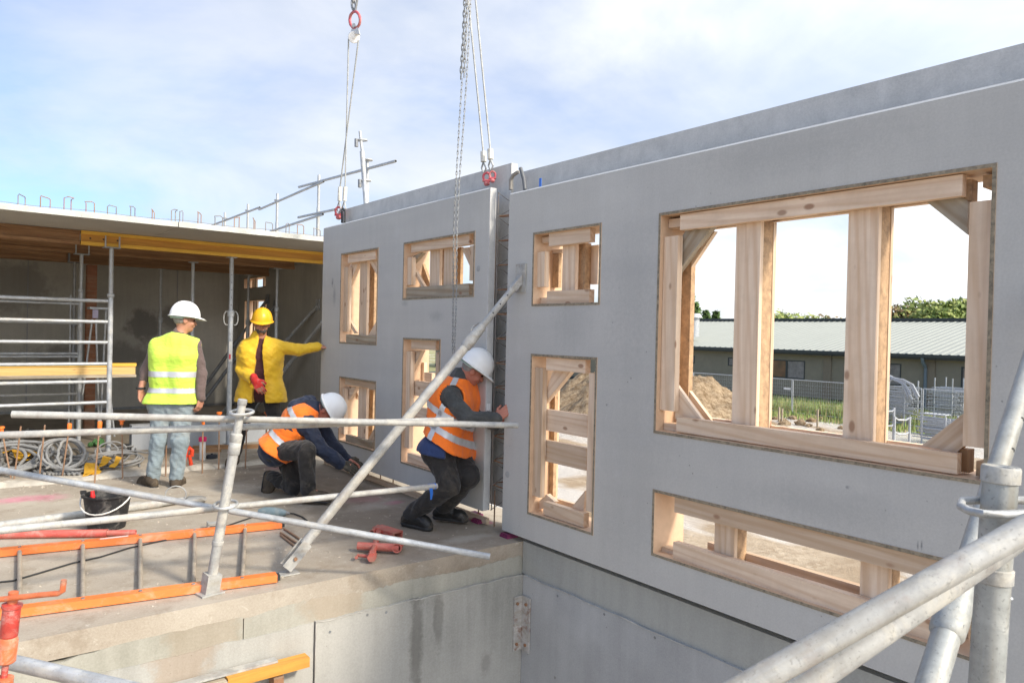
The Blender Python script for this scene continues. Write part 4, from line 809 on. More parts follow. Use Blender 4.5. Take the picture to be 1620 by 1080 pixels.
def strap(pts, w_, label):
    P = [Vector(p) for p in pts]; mb = MB(); rows = []
    Q = []
    for i in range(len(P)-1):
        p0, p1, p2, p3 = P[max(i-1, 0)], P[i], P[i+1], P[min(i+2, len(P)-1)]
        for q in range(5):
            u = q/5; Q.append(0.5*((2*p1)+(p2-p0)*u+(2*p0-5*p1+4*p2-p3)*u*u+(3*p1-p0-3*p2+p3)*u**3))
    Q.append(P[-1])
    for i, p in enumerate(Q):
        t = (Q[min(i+1, len(Q)-1)]-Q[max(i-1, 0)]); s = Vector((-t.y, t.x, 0.35*t.length*math.sin(i*0.8))).normalized()*w_/2
        rows.append((p-s, p+s))
    vs = [v for r in rows for v in r] + [v+Vector((0, 0, -0.008)) for r in rows for v in r]; n = len(rows); fs = []
    for i in range(n-1):
        a_, b_, c_, d = 2*i, 2*i+1, 2*i+3, 2*i+2; fs += [(a_, b_, c_, d), (d+2*n, c_+2*n, b_+2*n, a_+2*n), (a_, d, d+2*n, a_+2*n), (c_, b_, b_+2*n, c_+2*n)]
    fs += [(0, 2*n, 2*n+1, 1), (2*n-2, 2*n-1, 4*n-1, 4*n-2)]
    mb.add(vs, fs); return tag(obj('lifting_strap', mb, M_STRAP, ang=60), label, 'strap', 'yellow straps in the hose heap')
def Pz(px_, py_, h): return PZ(px_, py_, h)
strap([Pz(10, 714, .10), Pz(24, 712, .14), Pz(34, 722, .13), Pz(48, 716, .15), Pz(58, 711, .13)], 0.09, 'yellow strap lying across the left hose pile')
strap([Pz(28, 720, .10), Pz(38, 728, .08), Pz(46, 724, .07)], 0.07, 'small end of yellow strap hanging below the left hose pile')
strap([Pz(128, 752, .015), Pz(140, 748, .05), Pz(143, 734, .07), Pz(152, 744, .05), Pz(149, 752, .02)], 0.10, 'crumpled yellow strap lying in front of the thin hose coil')
strap([Pz(154, 738, .04), Pz(164, 732, .08), Pz(170, 722, .09)], 0.09, 'folded yellow strap on the left rim of the thin hose coil')
strap([Pz(176, 738, .04), Pz(184, 731, .07), Pz(188, 722, .07)], 0.06, 'dirty yellow strap on the right rim of the thin hose coil')
mb = MB(); g_ = PZ(152, 707)
for k in range(9): mb.ico(g_+Vector((random.uniform(-.08, .08), random.uniform(-.05, .05), 0.03+random.uniform(0, .04))), random.uniform(.03, .05), 1, 0.2)
tag(obj('rag', mb, m_plain('green cloth', (0.05, 0.13, 0.04), 0.9, 0.4)), 'small crumpled green rag beside the frame upright', 'rag')

def lathe_thing(name, label, cat, base, prof, mat, n=18):
    return tag(obj(name, MB().lathe(prof, Matrix.Translation(base), n), mat), label, cat)
b_ = PZ(320, 727); t_ = thing('sealant_tube', 'white plastic tube with a pink cap standing on the floor', 'tube', b_); h_ = 0.22
obj('body', MB().lathe([(0.034, 0), (0.036, 0.004), (0.036, h_)], Matrix.Translation(b_), 16), m_plain('white plastic', (0.7, 0.68, 0.64), 0.4, 0.1), t_); obj('cap', MB().lathe([(0.037, 0), (0.046, 0.004), (0.046, 0.05), (0.03, 0.058)], Matrix.Translation(b_+Vector((0, 0, h_))), 16), m_plain('pink plastic', (0.62, 0.02, 0.12), 0.35, 0.1), t_)
b_ = PZ(299, 722); t_ = thing('squeeze_bottle', 'cloudy plastic bottle standing behind the orange hand tool', 'bottle', b_+Vector((0, .25, 0))); b_ = b_+Vector((0, .25, 0))
obj('body', MB().lathe([(0.06, 0), (0.066, 0.01), (0.066, 0.22), (0.03, 0.33), (0.02, 0.36)], Matrix.Translation(b_), 16), m_plain('cloudy plastic', (0.55, 0.52, 0.46), 0.3, 0.15), t_); obj('cap', MB().lathe([(0.022, 0), (0.022, 0.03)], Matrix.Translation(b_+Vector((0, 0, .36))), 12), m_plain('white cap', (0.7, 0.7, 0.68), 0.4), t_)
b_ = PZ(296, 736); M_ORED = m_plain('orange red plastic', (0.72, 0.07, 0.025), 0.4, 0.15)
t_ = thing('hand_tool', 'orange red hand tool standing on its legs behind the man in the green vest', 'tool', b_)
obj('body', MB().path([b_+Vector((-.02, 0, .10)), b_+Vector((-.01, 0, .17)), b_+Vector((.02, 0, .20)), b_+Vector((.05, 0, .17)), b_+Vector((.05, 0, .10))], [0.022, .026, .028, .026, .02], 10), M_ORED, t_)
for dx in (-.035, .045): obj('leg', MB().tube(b_+Vector((dx*0.5, 0, .12)), b_+Vector((dx, 0, 0)), 0.018, 0.022, 10), M_ORED, t_)
b_ = PZ(335, 725); tag(obj('float_block', MB().lathe([(0.05, 0), (0.062, .01), (0.06, .04), (0.045, .05), (0.012, .05), (0.012, .062)], Matrix.Translation(b_), 16, 1.1, 0.8), m_plain('black rubber', (0.02, 0.022, 0.03), 0.5)), 'small black rubber block with a knob on the floor by the white tube', 'tool')

# bucket
b_ = PZ(169, 834); bk = thing('bucket', 'black builders bucket with a white rope handle standing on the slab', 'bucket', b_)
M_BLACKP = m_plain('black rubber bucket', (0.018, 0.018, 0.019), 0.55, 0.4, 14, 0, 0.3, 0.85, (0.16, 0.15, 0.135))
T_ = Matrix.Translation(b_)
obj('pail', MB().lathe([(0.0, 0.012), (0.125, 0.012), (0.127, 0.0), (0.132, 0.004), (0.168, 0.255), (0.182, 0.258), (0.182, 0.27), (0.160, 0.27), (0.118, 0.022), (0.0, 0.022)], T_, 28), M_BLACKP, bk)
for s in (-1, 1): obj('lug', MB().box((b_.x+RGT0.x*s*.19-.02, b_.y+RGT0.y*s*.19-.02, .262), (b_.x+RGT0.x*s*.19+.02, b_.y+RGT0.y*s*.19+.02, .285)), M_BLACKP, bk, smooth=False)
rp = []
for i in range(13):
    a_ = math.pi*i/12; rr = 0.19; rp.append(b_ + RGT0*(-rr*math.cos(a_)) - Vector((FWD.x, FWD.y, 0))*(0.17*math.sin(a_)) + Vector((0, 0, 0.265-0.125*math.sin(a_))))
obj('rope_handle', MB().path(rp, 0.006, 7), m_plain('white rope', (0.68, 0.66, 0.6), 0.8), bk)
tr = thing('tool_handle', 'red ridged tool handle standing in the black bucket', 'tool', b_+Vector((0, 0, .15)))
h0, h1 = PD(150, 832, 5.70), PD(146, 776, 5.72); h1 = PD(152, 776, 5.74) if False else h1
mb = MB().path([h0, h0.lerp(h1, .5), h1], [0.02, .022, .014], 10); d_ = (h1-h0)
for k in range(6): c_ = h0+d_*(0.3+0.11*k); mb.tube(c_-d_*0.014, c_+d_*0.014, 0.027-0.0015*k, n=10)
obj('grip', mb, m_plain('red plastic', (0.70, 0.03, 0.03), 0.35, 0.1), tr)

# ladder lying on the slab
l0, l1 = PZ(445, 829, .03), PZ(0, 873, .03); m0, m1 = PZ(437, 912, .03), PZ(0, 970, .03)
dl = (l0-l1).normalized(); l1 = l1-dl*1.2; m1 = m1-(m0-m1).normalized()*1.2
ld = thing('ladder', 'bright orange ladder with grey rungs lying on the slab', 'ladder', (l0+m1)/2*1.0)
M_ORANGE = m_plain('orange lacquer', (0.85, 0.21, 0.05), 0.30, 0.10, 4, 0, 0.08, 0.6, (0.88, 0.46, 0.34), 0.7)
for a, b in ((l0, l1), (m0, m1)):
    board('rail', a, b, 0.072, 0.046, M_ORANGE, ld)
M_RUNG = m_plain('grey rung', (0.42, 0.36, 0.28), 0.6, 0.3, 20, 0.2)
for pxa, pxb in ((388, 383), (308, 306), (222, 222), (131, 131), (31, 31), (-80, -78)):
    ka = (l0-PZ(pxa, 829+(445-pxa)*44/445, .03)).length/(l0-l1).length; kb = (m0-PZ(pxb, 912+(437-pxb)*58/437, .03)).length/(m0-m1).length
    A, B = l0.lerp(l1, ka), m0.lerp(m1, kb); tubeo('rung', A, B, 0.0135, M_RUNG, ld, 10)
    obj('rivet', MB().tube(A+Vector((0, 0, .021)), A+Vector((0, 0, .027)), 0.011, n=8), M_DARKST, ld); obj('rivet', MB().tube(B+Vector((0, 0, .021)), B+Vector((0, 0, .027)), 0.011, n=8), M_DARKST, ld)
for e in (l0, m0): obj('end_plug', MB().mbox(frame(e, e+dl*0.02), 0.02, 0.066, 0.03), M_INK, ld, smooth=False)
A = PZ(158, 852, .0538); B = PZ(203, 847, .0538); obj('sticker', MB().mbox(frame(A, B), (B-A).length, 0.022, 0.001), m_plain('white sticker', (0.75, 0.72, 0.7), 0.5, 0.1), ld, smooth=False)

# red prop, spare tube, cables, steel bits on the slab
A, B = PZ(-40, 846, .03), PZ(215, 842, .03)
t_ = thing('steel_prop', 'faded red steel prop lying beside the orange ladder', 'prop', A); M_REDST = m_steel('faded red paint', (0.56, 0.10, 0.075), 0.45, 0.0, 0.55, (0.62, 0.40, 0.34))
tubeo('outer_tube', A, PZ(170, 843, .03), 0.030, M_REDST, t_); tubeo('inner_tube', PZ(170, 843, .03), B, 0.022, M_REDST, t_)
e = PZ(228, 838, .045); obj('end_bracket', MB().mbox(frame(e, e+dl) , 0.11, 0.09, 0.012).mbox(frame(e, e+dl) @ Matrix.Translation((0.05, 0, -.02)), 0.012, 0.09, 0.07).mbox(frame(e, e+dl) @ Matrix.Translation((-0.05, 0, -.02)), 0.012, 0.09, 0.07), M_GALVC, t_, smooth=False)
A, B = PZ(-30, 835, .033), PZ(292, 790, .033); t_ = thing('steel_prop', 'grey steel prop lying on the slab behind the black bucket', 'prop', A)
tubeo('outer_tube', A, PZ(255, 796, .033), 0.033, M_GALVC, t_); tubeo('inner_tube', PZ(255, 796, .033), B, 0.026, M_GALVC, t_)
obj('collar', MB().tube(PZ(205, 802, .034), PZ(222, 800, .034), 0.042, n=14), M_GALVC, t_)
c_ = PZ(278, 794, .02); rg = [c_+RGT0*(0.085*math.cos(a_))+Vector((FWD.x, FWD.y, 0))*0.02*math.cos(a_)+Vector((0, 0, 0.07+0.075*math.sin(a_)))for a_ in [2*math.pi*i/16 for i in range(16)]]
obj('handle_ring', MB().path(rg, 0.006, 6, closed=True), m_ring, t_)
e = PZ(308, 790, .03); tag(obj('cloth_scrap', MB().ico(e, 0.09, 2, 0.12, (1.2, .8, .4)), M_HOSE), 'small grey cloth scrap at the end of the grey prop', 'cloth')
pts = [PZ(x_, y_, .008) for x_, y_ in ((-20, 922), (20, 918), (65, 905), (115, 890), (160, 880), (205, 866), (250, 856), (300, 846), (345, 836), (380, 824), (398, 818), (420, 815))]
tag(obj('cable', MB().path(pts, 0.006, 6), M_INK), 'thin black cable running across the slab under the ladder', 'cable')
e = PZ(432, 810, .04); dr = RGT0*0.985+Vector((FWD.x, FWD.y, 0))*(-.15)
t_ = thing('power_drill', 'blue grey power tool lying on the slab near the leaning brace', 'tool', e); M_TOOL = m_plain('blue grey plastic', (0.16, 0.22, 0.24), 0.5, 0.3, 10, 0, .2, .4, (.4, .38, .33))
obj('body', MB().path([e-dr*.13, e-dr*.08, e, e+dr*.08, e+dr*.12], [.022, .042, .045, .036, .02], 12), M_TOOL, t_); obj('chuck', MB().tube(e+dr*.12, e+dr*.15, .016, .010, 10), M_DARKST, t_)
obj('power_cable', MB().path([PZ(x_, y_, .01) for x_, y_ in ((452, 811), (465, 812), (478, 817), (486, 823))], 0.006, 6), M_INK, t_)
for i, (a, b) in enumerate((((444, 842), (475, 862)), ((450, 836), (480, 856)), ((444, 846), (470, 866)))):
    tag(obj('rebar_offcut', MB().tube(PZ(*a, .009), PZ(*b, .009), .0085, n=8), M_REBAR), ('middle rusty rebar offcut beside the foot of the leaning brace', 'rear rusty rebar offcut of the three beside the foot of the leaning brace', 'nearest rusty rebar offcut beside the foot of the leaning brace')[i], 'rebar', 'rebar offcuts by the brace foot')
# red adjustable clamp
c0 = PZ(566, 863, .045); c1 = PZ(632, 866, .045); k = thing('prop_clamp', 'faded red steel tripod clamp lying on the slab near the pit edge', 'clamp', (c0+c1)/2); M_PINKRED = m_steel('pinkish red paint', (0.48, 0.10, 0.075), 0.30, 0.0, 0.5, (0.62, 0.36, 0.30))
tubeo('cross_tube', c0, c1, .029, M_PINKRED, k); e0 = PZ(630, 862, .05); fw2 = Vector((FWD.x, FWD.y, 0)).normalized()
tubeo('socket', e0+fw2*.09, e0-fw2*.07, .036, M_PINKRED, k, 18, .74)
tubeo('stem', PZ(600, 838, .05), PZ(588, 880, .045), .022, M_PINKRED, k); obj('nut', MB().tube(PZ(589, 876, .045), PZ(588, 882, .045), .032, n=6), M_PINKRED, k)
h0_ = PZ(586, 880, .03); h1_ = PZ(566, 878, .03); obj('crank_handle', MB().path([h0_, h1_, h1_-fw2*.05], .012, 8), M_PINKRED, k)
s0, s1 = PZ(597, 832, .07), PZ(630, 842, .06); obj('side_channel', MB().mbox(frame(s0, s1), (s1-s0).length, .075, .010).mbox(frame(s0, s1) @ Matrix.Translation((0, .045, -.03)), (s1-s0).length, .012, .07).mbox(frame(s0, s1) @ Matrix.Translation((0, -.045, -.03)), (s1-s0).length, .012, .07), M_PINKRED, k, smooth=False)
tubeo('pin', PZ(588, 842, .045), PZ(598, 833, .06), .02, M_PINKRED, k, 10)

# shims and starter bars in the gap under the hanging panel
for px_, py_, lab in ((752, 813, 'dark pink plastic shim nearest the pushing man'), (760, 823, 'dark pink plastic shim just left of the big panel'), (806, 846, 'dark purple shim under the corner of the big panel')):
    e = PZ(px_, py_, .012); tag(obj('shim', MB().box((e.x-.06, e.y-.05, 0), (e.x+.05, e.y+.05, .018)).box((e.x-.05, e.y-.04, .0185), (e.x+.03, e.y+.05, .03)), m_plain('dark pink shim', (0.20, 0.03, 0.09), 0.6, 0.4), smooth=False), lab, 'shim')
for i, px_ in enumerate((566, 583, 602, 622, 718, 757, 782)):
    y_ = PX(px_, 741+(px_-565)*0.363, 3.62).y
    tag(obj('starter_bar', MB().tube((3.62, y_, -.01), (3.62, y_, .3), .006, n=8), M_REBAR), ('first thin rusty bar from the left under the hanging panel', 'second thin rusty bar from the left under the hanging panel', 'thin rusty bar under the hanging panel beside the leaning brace', 'thin rusty bar under the hanging panel left of the crouching man', 'thin rusty bar just behind the heel of the crouching man', 'thin rusty bar under the hanging panel near the pink shims', 'last thin rusty bar by the gap between the two wall panels')[i], 'rebar', 'bars under the hanging panel')
tag(board('edge_batten', (3.60, 4.9, .03), (3.60, 8.2, .03), 0.03, 0.05, M_PINE), 'pale timber batten on the slab under the hanging panel', 'timber')
# conduits and tag on the wall tops
for nm, pts, mat, lab, par in (('conduit', [(830.5, 300), (829, 285), (826, 274), (823.5, 266)], m_plain('dark conduit', (0.13, 0.135, 0.14), .5), '', RP), ('conduit', [(808, 300), (808, 285), (812, 277), (820, 272)], m_plain('dusty conduit', (0.30, 0.28, 0.25), .7), '', RP)):
    obj(nm, MB().path([PX(*q, XF+0.12) for q in pts], 0.016, 10), mat, par)
obj('blue_tag', MB().box((XF+.09, PX(857, 290, XF+.1).y-.006, PX(857, 296, XF+.1).z), (XF+.094, PX(857, 290, XF+.1).y+.02, PX(857, 282, XF+.1).z)), m_plain('blue plastic', (.05, .16, .55), .4), RP, smooth=False)
for h_px in ((803, 750), (757, 425)):
    p = PX(*h_px, XF-0.0005); obj('lifting_recess' if h_px[0] > 780 else 'tie_hole', MB().lathe([(0.0, -0.001), (0.022, -0.001), (0.026, 0.0015), (0.024, 0.002)][::-1], Matrix.Translation(p) @ Matrix.Rotation(R_(-90), 4, 'Y'), 16), M_SIDE, RP if h_px[0] > 780 else LP)
# ------------------------------------------------------------------ big push-pull braces
def brace(label, p0, p1, pc_, r0, r1, foot=True, handles=True, mat=None):
    mat = mat or M_GALVC; p0, p1, pc_ = Vector(p0), Vector(p1), Vector(pc_); d = (p1-p0).normalized(); side = d.cross(Vector((1, 0, 0))).normalized()
    t_ = thing('push_pull_brace', label, 'brace', p0)
    a = p0+d*(0.16 if foot else 0); b = p1-d*0.10
    tubeo('outer_tube', a, pc_, r0, mat, t_, 20); tubeo('inner_tube', pc_, b, r1, mat, t_, 18)
    q = d.to_track_quat('Z', 'Y').to_matrix().to_4x4()
    obj('cast_collar', MB().lathe([(r0*1.02, -.13), (r0*1.22, -.12), (r0*1.28, -.07), (r0*1.15, 0.0), (r1*1.35, .07), (r1*1.12, .09)], Matrix.Translation(pc_) @ q, 20), mat, t_)
    obj('clamp_bolt', MB().tube(pc_+side*r0*1.2-d*.1, pc_-side*r0*1.2-d*.1, .012, n=6), M_DARKST, t_)
    if handles:
        c_ = pc_+d*.06; u = side; v = d.cross(side)
        pts = [c_+u*(r1*1.1)+d*.05, c_+u*(.075)+d*.045, c_+u*.10+d*.0, c_+u*.075-d*.05, c_+u*(r1*1.1)-d*.055]
        obj('handle_ring', MB().path(pts, .007, 7), mat, t_)
    n_ = Vector((-1, 0, 0))
    obj('head_plate', MB().box((XF-.012, p1.y-.06, p1.z-.11), (XF-.002, p1.y+.06, p1.z+.11)), mat, t_, smooth=False)
    obj('head_lug', MB().mbox(frame(b, p1-d*.01), .13, .05, .05), mat, t_, smooth=False)
    if foot:
        obj('foot_plate', MB().box((p0.x-.065, p0.y-.05, .003), (p0.x+.065, p0.y+.05, .011)), mat, t_, smooth=False)
        f_ = frame(p0, a)
        mb = MB().mbox(f_ @ Matrix.Translation((0.0, .034, 0)), .20, .008, .07).mbox(f_ @ Matrix.Translation((0.0, -.034, 0)), .20, .008, .07)
        obj('foot_fork', mb, mat, t_, smooth=False); obj('foot_bolt', MB().tube(f_ @ Vector((-.02, .05, 0)), f_ @ Vector((-.02, -.05, 0)), .012, n=8), M_RUST, t_)
    return t_
p0 = PZ(455, 893, .06); p1 = PX(825, 440, XF)
kk = None
d_ = (p1-p0); best = min((i/200 for i in range(200)), key=lambda k: (lambda c: abs((c.dot(RGT)/c.dot(FWD))*F_PX+810-752))( (p0+d_*k)-CAM))
br1 = brace('long pale push pull brace leaning from the slab onto the big wall panel', p0, p1, p0+d_*best, .0335, .0265)
for i in range(3):
    c_ = p0+d_*(0.93-.035*i); nrm = (CAM-c_).normalized(); obj('pin_hole', MB().tube(c_+nrm*.0255, c_+nrm*.0288, .007, n=8), M_INK, br1)
q0 = PD(1464, 1110, 1.70); q1 = PX(1668, 450, XF); dq = q1-q0
best = min((i/400 for i in range(400)), key=lambda k: (lambda c: abs(540-(c.dot(UPV)/c.dot(FWD))*F_PX-945))((q0+dq*k)-CAM))
q0x = q0-dq.normalized()*1.4
br2 = brace('close galvanised push pull brace with a cast collar at the right edge', q0x, q1, q0+dq*best, .033, .030, foot=False, mat=M_OLIVE)
cc_ = q0+dq*best; 
for yy, xx in ((903, 1470), (935, 1545)):
    e = PD(xx, yy, (cc_-CAM).dot(FWD)-.02); obj('handle_end', MB().path([e, e+RGT*.05-UPV*.012, e+RGT*.09-UPV*.02], .006, 8), M_GALV, br2)
for k in (0.55, 0.62, 0.47):
    c_ = q0+dq*k; nrm = ((CAM-c_).normalized()+RGT*0.9).normalized(); obj('pin_hole', MB().tube(c_+nrm*.0285, c_+nrm*.0308, .008, n=8), M_INK, br2)

# ------------------------------------------------------------------ guard rails along the slab edge
def hook(o, c_, ax, r, mat):
    """forged ring clamp round post and rail"""
    ax = ax.normalized(); u = RGT - ax*RGT.dot(ax); u.normalize(); v = ax.cross(u)
    pts = [c_ + u*(math.cos(a_)*(r+.030)) + v*(math.sin(a_)*(r+.045)) + ax*(.012*math.sin(a_*1.0+.6)) for a_ in [2*math.pi*i/22 for i in range(22)]]
    return MB().path(pts, .0095, 8, closed=True)
g0 = PZ(331, 938, 0.0); dg_ = (g0-CAM).dot(FWD); g1 = PD(384, 632, dg_+.02)
gp = thing('guard_post', 'leaning dusty guard rail post standing on the slab edge', 'post', g0)
ax_ = (g1-g0).normalized(); cs = g0.lerp(g1, .78)
tubeo('post_tube', g0+ax_*.05, cs, .0295, M_GALVC, gp, 20); tubeo('post_top', cs, g1, .0245, M_GALVC, gp, 20)
qz = ax_.to_track_quat('Z', 'Y').to_matrix().to_4x4()
obj('collar', MB().lathe([(.032, -.075), (.0355, -.07), (.0355, -.002), (.034, 0), (.036, .003), (.036, .045), (.027, .055)], Matrix.Translation(cs) @ qz, 20), M_GALVC, gp)
obj('top_cap', MB().lathe([(.0265, -.03), (.028, -.028), (.028, 0), (.02, .004)], Matrix.Translation(g1) @ qz, 20), M_GALVC, gp)
obj('base_socket', MB().mbox(Matrix.Translation(g0+ax_*.06) @ qz @ Matrix.Rotation(R_(35), 4, 'Z'), .085, .085, .12).mbox(Matrix.Translation(g0+Vector((0, 0, .006))) @ Matrix.Rotation(R_(10), 4, 'Z'), .14, .12, .010), M_GALVC, gp, smooth=False)
def on_post(y): 
    k = min((i/300 for i in range(301)), key=lambda k: (lambda c: abs(540-(c.dot(UPV)/c.dot(FWD))*F_PX-y))(g0.lerp(g1, k)-CAM)); return g0.lerp(g1, k)
for y_ in (652, 799): obj('ring_clamp', hook(gp, on_post(y_)+FWD*.02, ax_, .033, m_ring), m_ring, gp)
lowpost = on_post(858); obj('joint_ring', MB().lathe([(.0318, -.012), (.034, -.01), (.034, .01), (.0318, .012)], Matrix.Translation(lowpost) @ qz, 20), M_GALVC, gp)
def rail(label, a, b, r=.0205, mat=None, group='tubes clamped to the leaning guard post'):
    o = tag(tubeo('guard_rail', PD(*a), PD(*b), r, mat or M_GALVC, None, 18), label, 'scaffold tube', group); return o
rail('upper level guard tube with both ends free, ending at the pushing man', (19, 655, 4.12), (819, 672.5, 5.02))
rail('second guard tube rising slightly just under the uppermost one', (-120, 692, 4.05), (717, 664, 4.95))
rail('smooth guard tube sloping down to the right, its end out over the pit', (-120, 722, 4.5), (775, 880, 4.62), .0205, M_GALV)
r4 = rail('lowest guard tube, rising to the right to an end wrapped in blue tape', (-120, 851, 3.75), (691, 768.5, 5.4))
tp = thing('blue_tape', 'bright blue tape wrapped around the end of the lowest guard tube', 'tape', PD(683, 769, 5.38)); M_BLUE = m_plain('blue tape', (.02, .16, .62), .45, .15)
obj('tape_wrap', MB().tube(PD(677, 769.8, 5.375), PD(689, 768.7, 5.395), .0225, n=18, hollow=.95), M_BLUE, tp)
ta, tb_ = PD(682, 772, 5.33), PD(682, 790, 5.36); s_ = RGT*.012
obj('tape_tail', MB().prism([ta-s_, ta+s_, ta.lerp(tb_, .5)+s_*.8+RGT*.004, tb_+s_*.4, tb_-s_*.5, ta.lerp(tb_, .5)-s_*.9+RGT*.004], FWD*.003), M_BLUE, tp, smooth=False)

# right foreground
h1_ = PD(1584, 737, 1.52); h0_ = PD(1560, 1092, 1.52); dv = (h0_-h1_).normalized(); hb = h1_+dv*((h1_.z-(-1.9))/max(.2, -dv.z))
fp = thing('guard_post', 'close upright galvanised guard post with a flat ring clamp at the right edge', 'post', hb)
qz2 = (-dv).to_track_quat('Z', 'Y').to_matrix().to_4x4(); cl = PD(1572, 907, 1.52)
tubeo('post_tube', hb, cl, .0325, M_OLIVE, fp, 28); tubeo('post_top', cl, h1_, .0325, M_OLIVE, fp, 28, hollow=.88)
obj('collar', MB().lathe([(.0328, -.018), (.0362, -.016), (.0362, .012), (.0328, .014)], Matrix.Translation(cl) @ qz2, 28), M_GALVC, fp)
obj('top_cap', MB().lathe([(.0328, -.035), (.036, -.033), (.036, -.004), (.034, 0), (.022, -.002), (.02, -.010)], Matrix.Translation(h1_) @ qz2, 28), M_GALVC, fp)
cr_ = PD(1582, 802, 1.50); u2 = RGT; v2 = FWD
pts = [cr_+RGT*x_+Vector((FWD.x, FWD.y, 0))*y_+UPV*z_ for x_, y_, z_ in ((-.07, -.055, 0), (-.082, -.03, 0), (-.08, .0, .002), (-.05, .045, .003), (.02, .055, .003), (.09, .045, .004), (.12, 0, .005), (.09, -.05, .004), (.02, -.058, .002), (-.03, -.06, 0))]
obj('ring_clamp', MB().path(pts, .0085, 10, closed=True), m_ring, fp)
tag(tubeo('guard_rail', PD(1100, 1131, 1.28), PD(1720, 781, 1.34), .0238, M_GALVC, None, 28), 'near dusty guard tube running into the lower right corner, in front of its twin', 'scaffold tube')
tag(tubeo('guard_rail', PD(1160, 1164, 1.33), PD(1720, 773, 1.44), .0238, M_GALVC, None, 28), 'dusty guard tube half hidden behind the nearest tube in the lower right corner', 'scaffold tube')

# left foreground: red prop head and tube
rp0, rp1 = PD(21, 940, 2.62), PD(2, 1110, 2.62); dr_ = (rp1-rp0).normalized(); qr = (-dr_).to_track_quat('Z', 'Y').to_matrix().to_4x4()
red = thing('steel_prop', 'chipped red prop head with a crank handle in the lower left corner', 'prop', rp0+dr_*2.6); M_RED = m_steel('chipped red paint', (0.50, 0.055, 0.04), 0.55, 0.0, 0.5, (0.62, 0.42, 0.36))
M_REDOR = m_steel('orange red paint', (0.60, 0.15, 0.055), 0.5, 0.0, 0.5, (0.62, 0.45, 0.36))
L_ = (rp1-rp0).length; T0 = Matrix.Translation(rp0) @ qr
obj('spindle', MB().tube(rp0-dr_*.01, rp0+dr_*.06, .016, n=16), M_REDOR, red)
obj('nut_housing', MB().lathe([(.027, -.15), (.029, -.145), (.029, -.05), (.033, -.045), (.033, -.034), (.018, -.030)], T0, 20), M_RED, red)
obj('sleeve', MB().lathe([(.026, -.245), (.031, -.240), (.032, -.165), (.028, -.151)], T0, 20), M_REDOR, red)
obj('stem', MB().lathe([(.011, -.30), (.011, -.246)], T0, 12), M_RED, red); obj('outer_tube', MB().lathe([(.031, -2.6), (.031, -.30), (.02, -.298)], T0, 20), M_REDOR, red)
obj('crank_handle', MB().path([PD(-30, 951, 2.62), PD(15, 946, 2.60), PD(60, 941, 2.60), PD(92, 938, 2.60), PD(99, 934, 2.60), PD(101, 917, 2.60)], .010, 10), M_REDOR, red)
tag(tubeo('scaffold_tube', PD(-60, 1029, 2.80), PD(330, 1118, 2.62), .0285, M_GALV, None, 20), 'galvanised tube crossing behind the chipped red prop in the lower left corner', 'scaffold tube')
# formwork waler at the foot of the pit wall
e = thing('formwork_waler', 'orange yellow timber formwork rail with a steel strip against the pit wall', 'formwork', (1, YE-.2, -1.3))
A_ = PY(486, 1043, YE-.10); B_ = PY(366, 1075, YE-.10); z_ = (A_.z+B_.z)/2
board('rail', (A_.x, YE-.10, z_), (B_.x-.03, YE-.10, z_), .08, .058, M_YELLOW, e); board('rail', (B_.x-.035, YE-.11, z_-.01), (-3, YE-.11, z_-.01), .07, .058, M_PINEG, e)
obj('steel_strip', MB().box((-3, YE-.10, z_+.030), (PY(440, 1040, YE-.1).x, YE-.035, z_+.042)), M_GALVC, e, smooth=False)
for px_ in (440,): x_ = PY(px_, 1070, YE-.1).x; obj('waler_post', MB().box((x_-.04, YE-.14, GZ), (x_+.02, YE-.06, z_-.039)), M_RUST, e, smooth=False)

# ------------------------------------------------------------------ lifting gear on the hanging panel
def chain(pts, ln, r, name_mat):
    mb = MB(); P = [Vector(p) for p in pts]; i = 0; k = 0
    seg = [(P[j+1]-P[j]).length for j in range(len(P)-1)]; tot = sum(seg); s = 0
    while s < tot:
        acc = 0
        for j, l in enumerate(seg):
            if s <= acc+l or j == len(seg)-1: c_ = P[j].lerp(P[j+1], (s-acc)/l); d = (P[j+1]-P[j]).normalized(); break
            acc += l
        u = d.cross(FWD if k % 2 else RGT).normalized(); w_ = ln*0.20
        ring = [c_+d*(math.cos(a_)*ln*.62)+u*(math.sin(a_)*w_) for a_ in [2*math.pi*q/10 for q in range(10)]]
        mb.path(ring, r, 5, closed=True); s += ln*.86; k += 1
    return mb
M_CHAIN = m_steel('dull chain steel', (0.30, 0.31, 0.31), 0.1, 0.5, 0.5); M_ROPE = m_steel('wire rope', (0.36, 0.37, 0.36), 0.2, 0.3, 0.6); M_REDSH = m_steel('red shackle paint', (0.48, 0.07, 0.09), 0.5, 0.0, 0.5, (.58, .34, .33))
M_FERR = m_steel('pale rope sleeve', (0.66, 0.64, 0.57), 0.2, 0.1, 0.6)
XL = XF+.14
def X_(px_, py_, dx=0): return PX(px_, py_, XL+dx)
pl = thing('pulley_block', 'white pulley block under a pink link, high over the left end of the hanging panel', 'pulley', X_(560, 58))
c_ = X_(560, 59); qf = (CAM-c_).to_track_quat('Z', 'Y').to_matrix().to_4x4()
s60 = (c_-CAM).dot(FWD)/F_PX       # metres per picture pixel there
obj('sheave', MB().lathe([(8.6*s60, -.02), (9.2*s60, -.016), (9.2*s60, .010), (8.2*s60, .02), (2.2*s60, .022), (1.8*s60, .035), (.4*s60, .036)], Matrix.Translation(c_) @ qf, 28), m_plain('white enamel', (.80, .80, .78), .45, .06), pl)
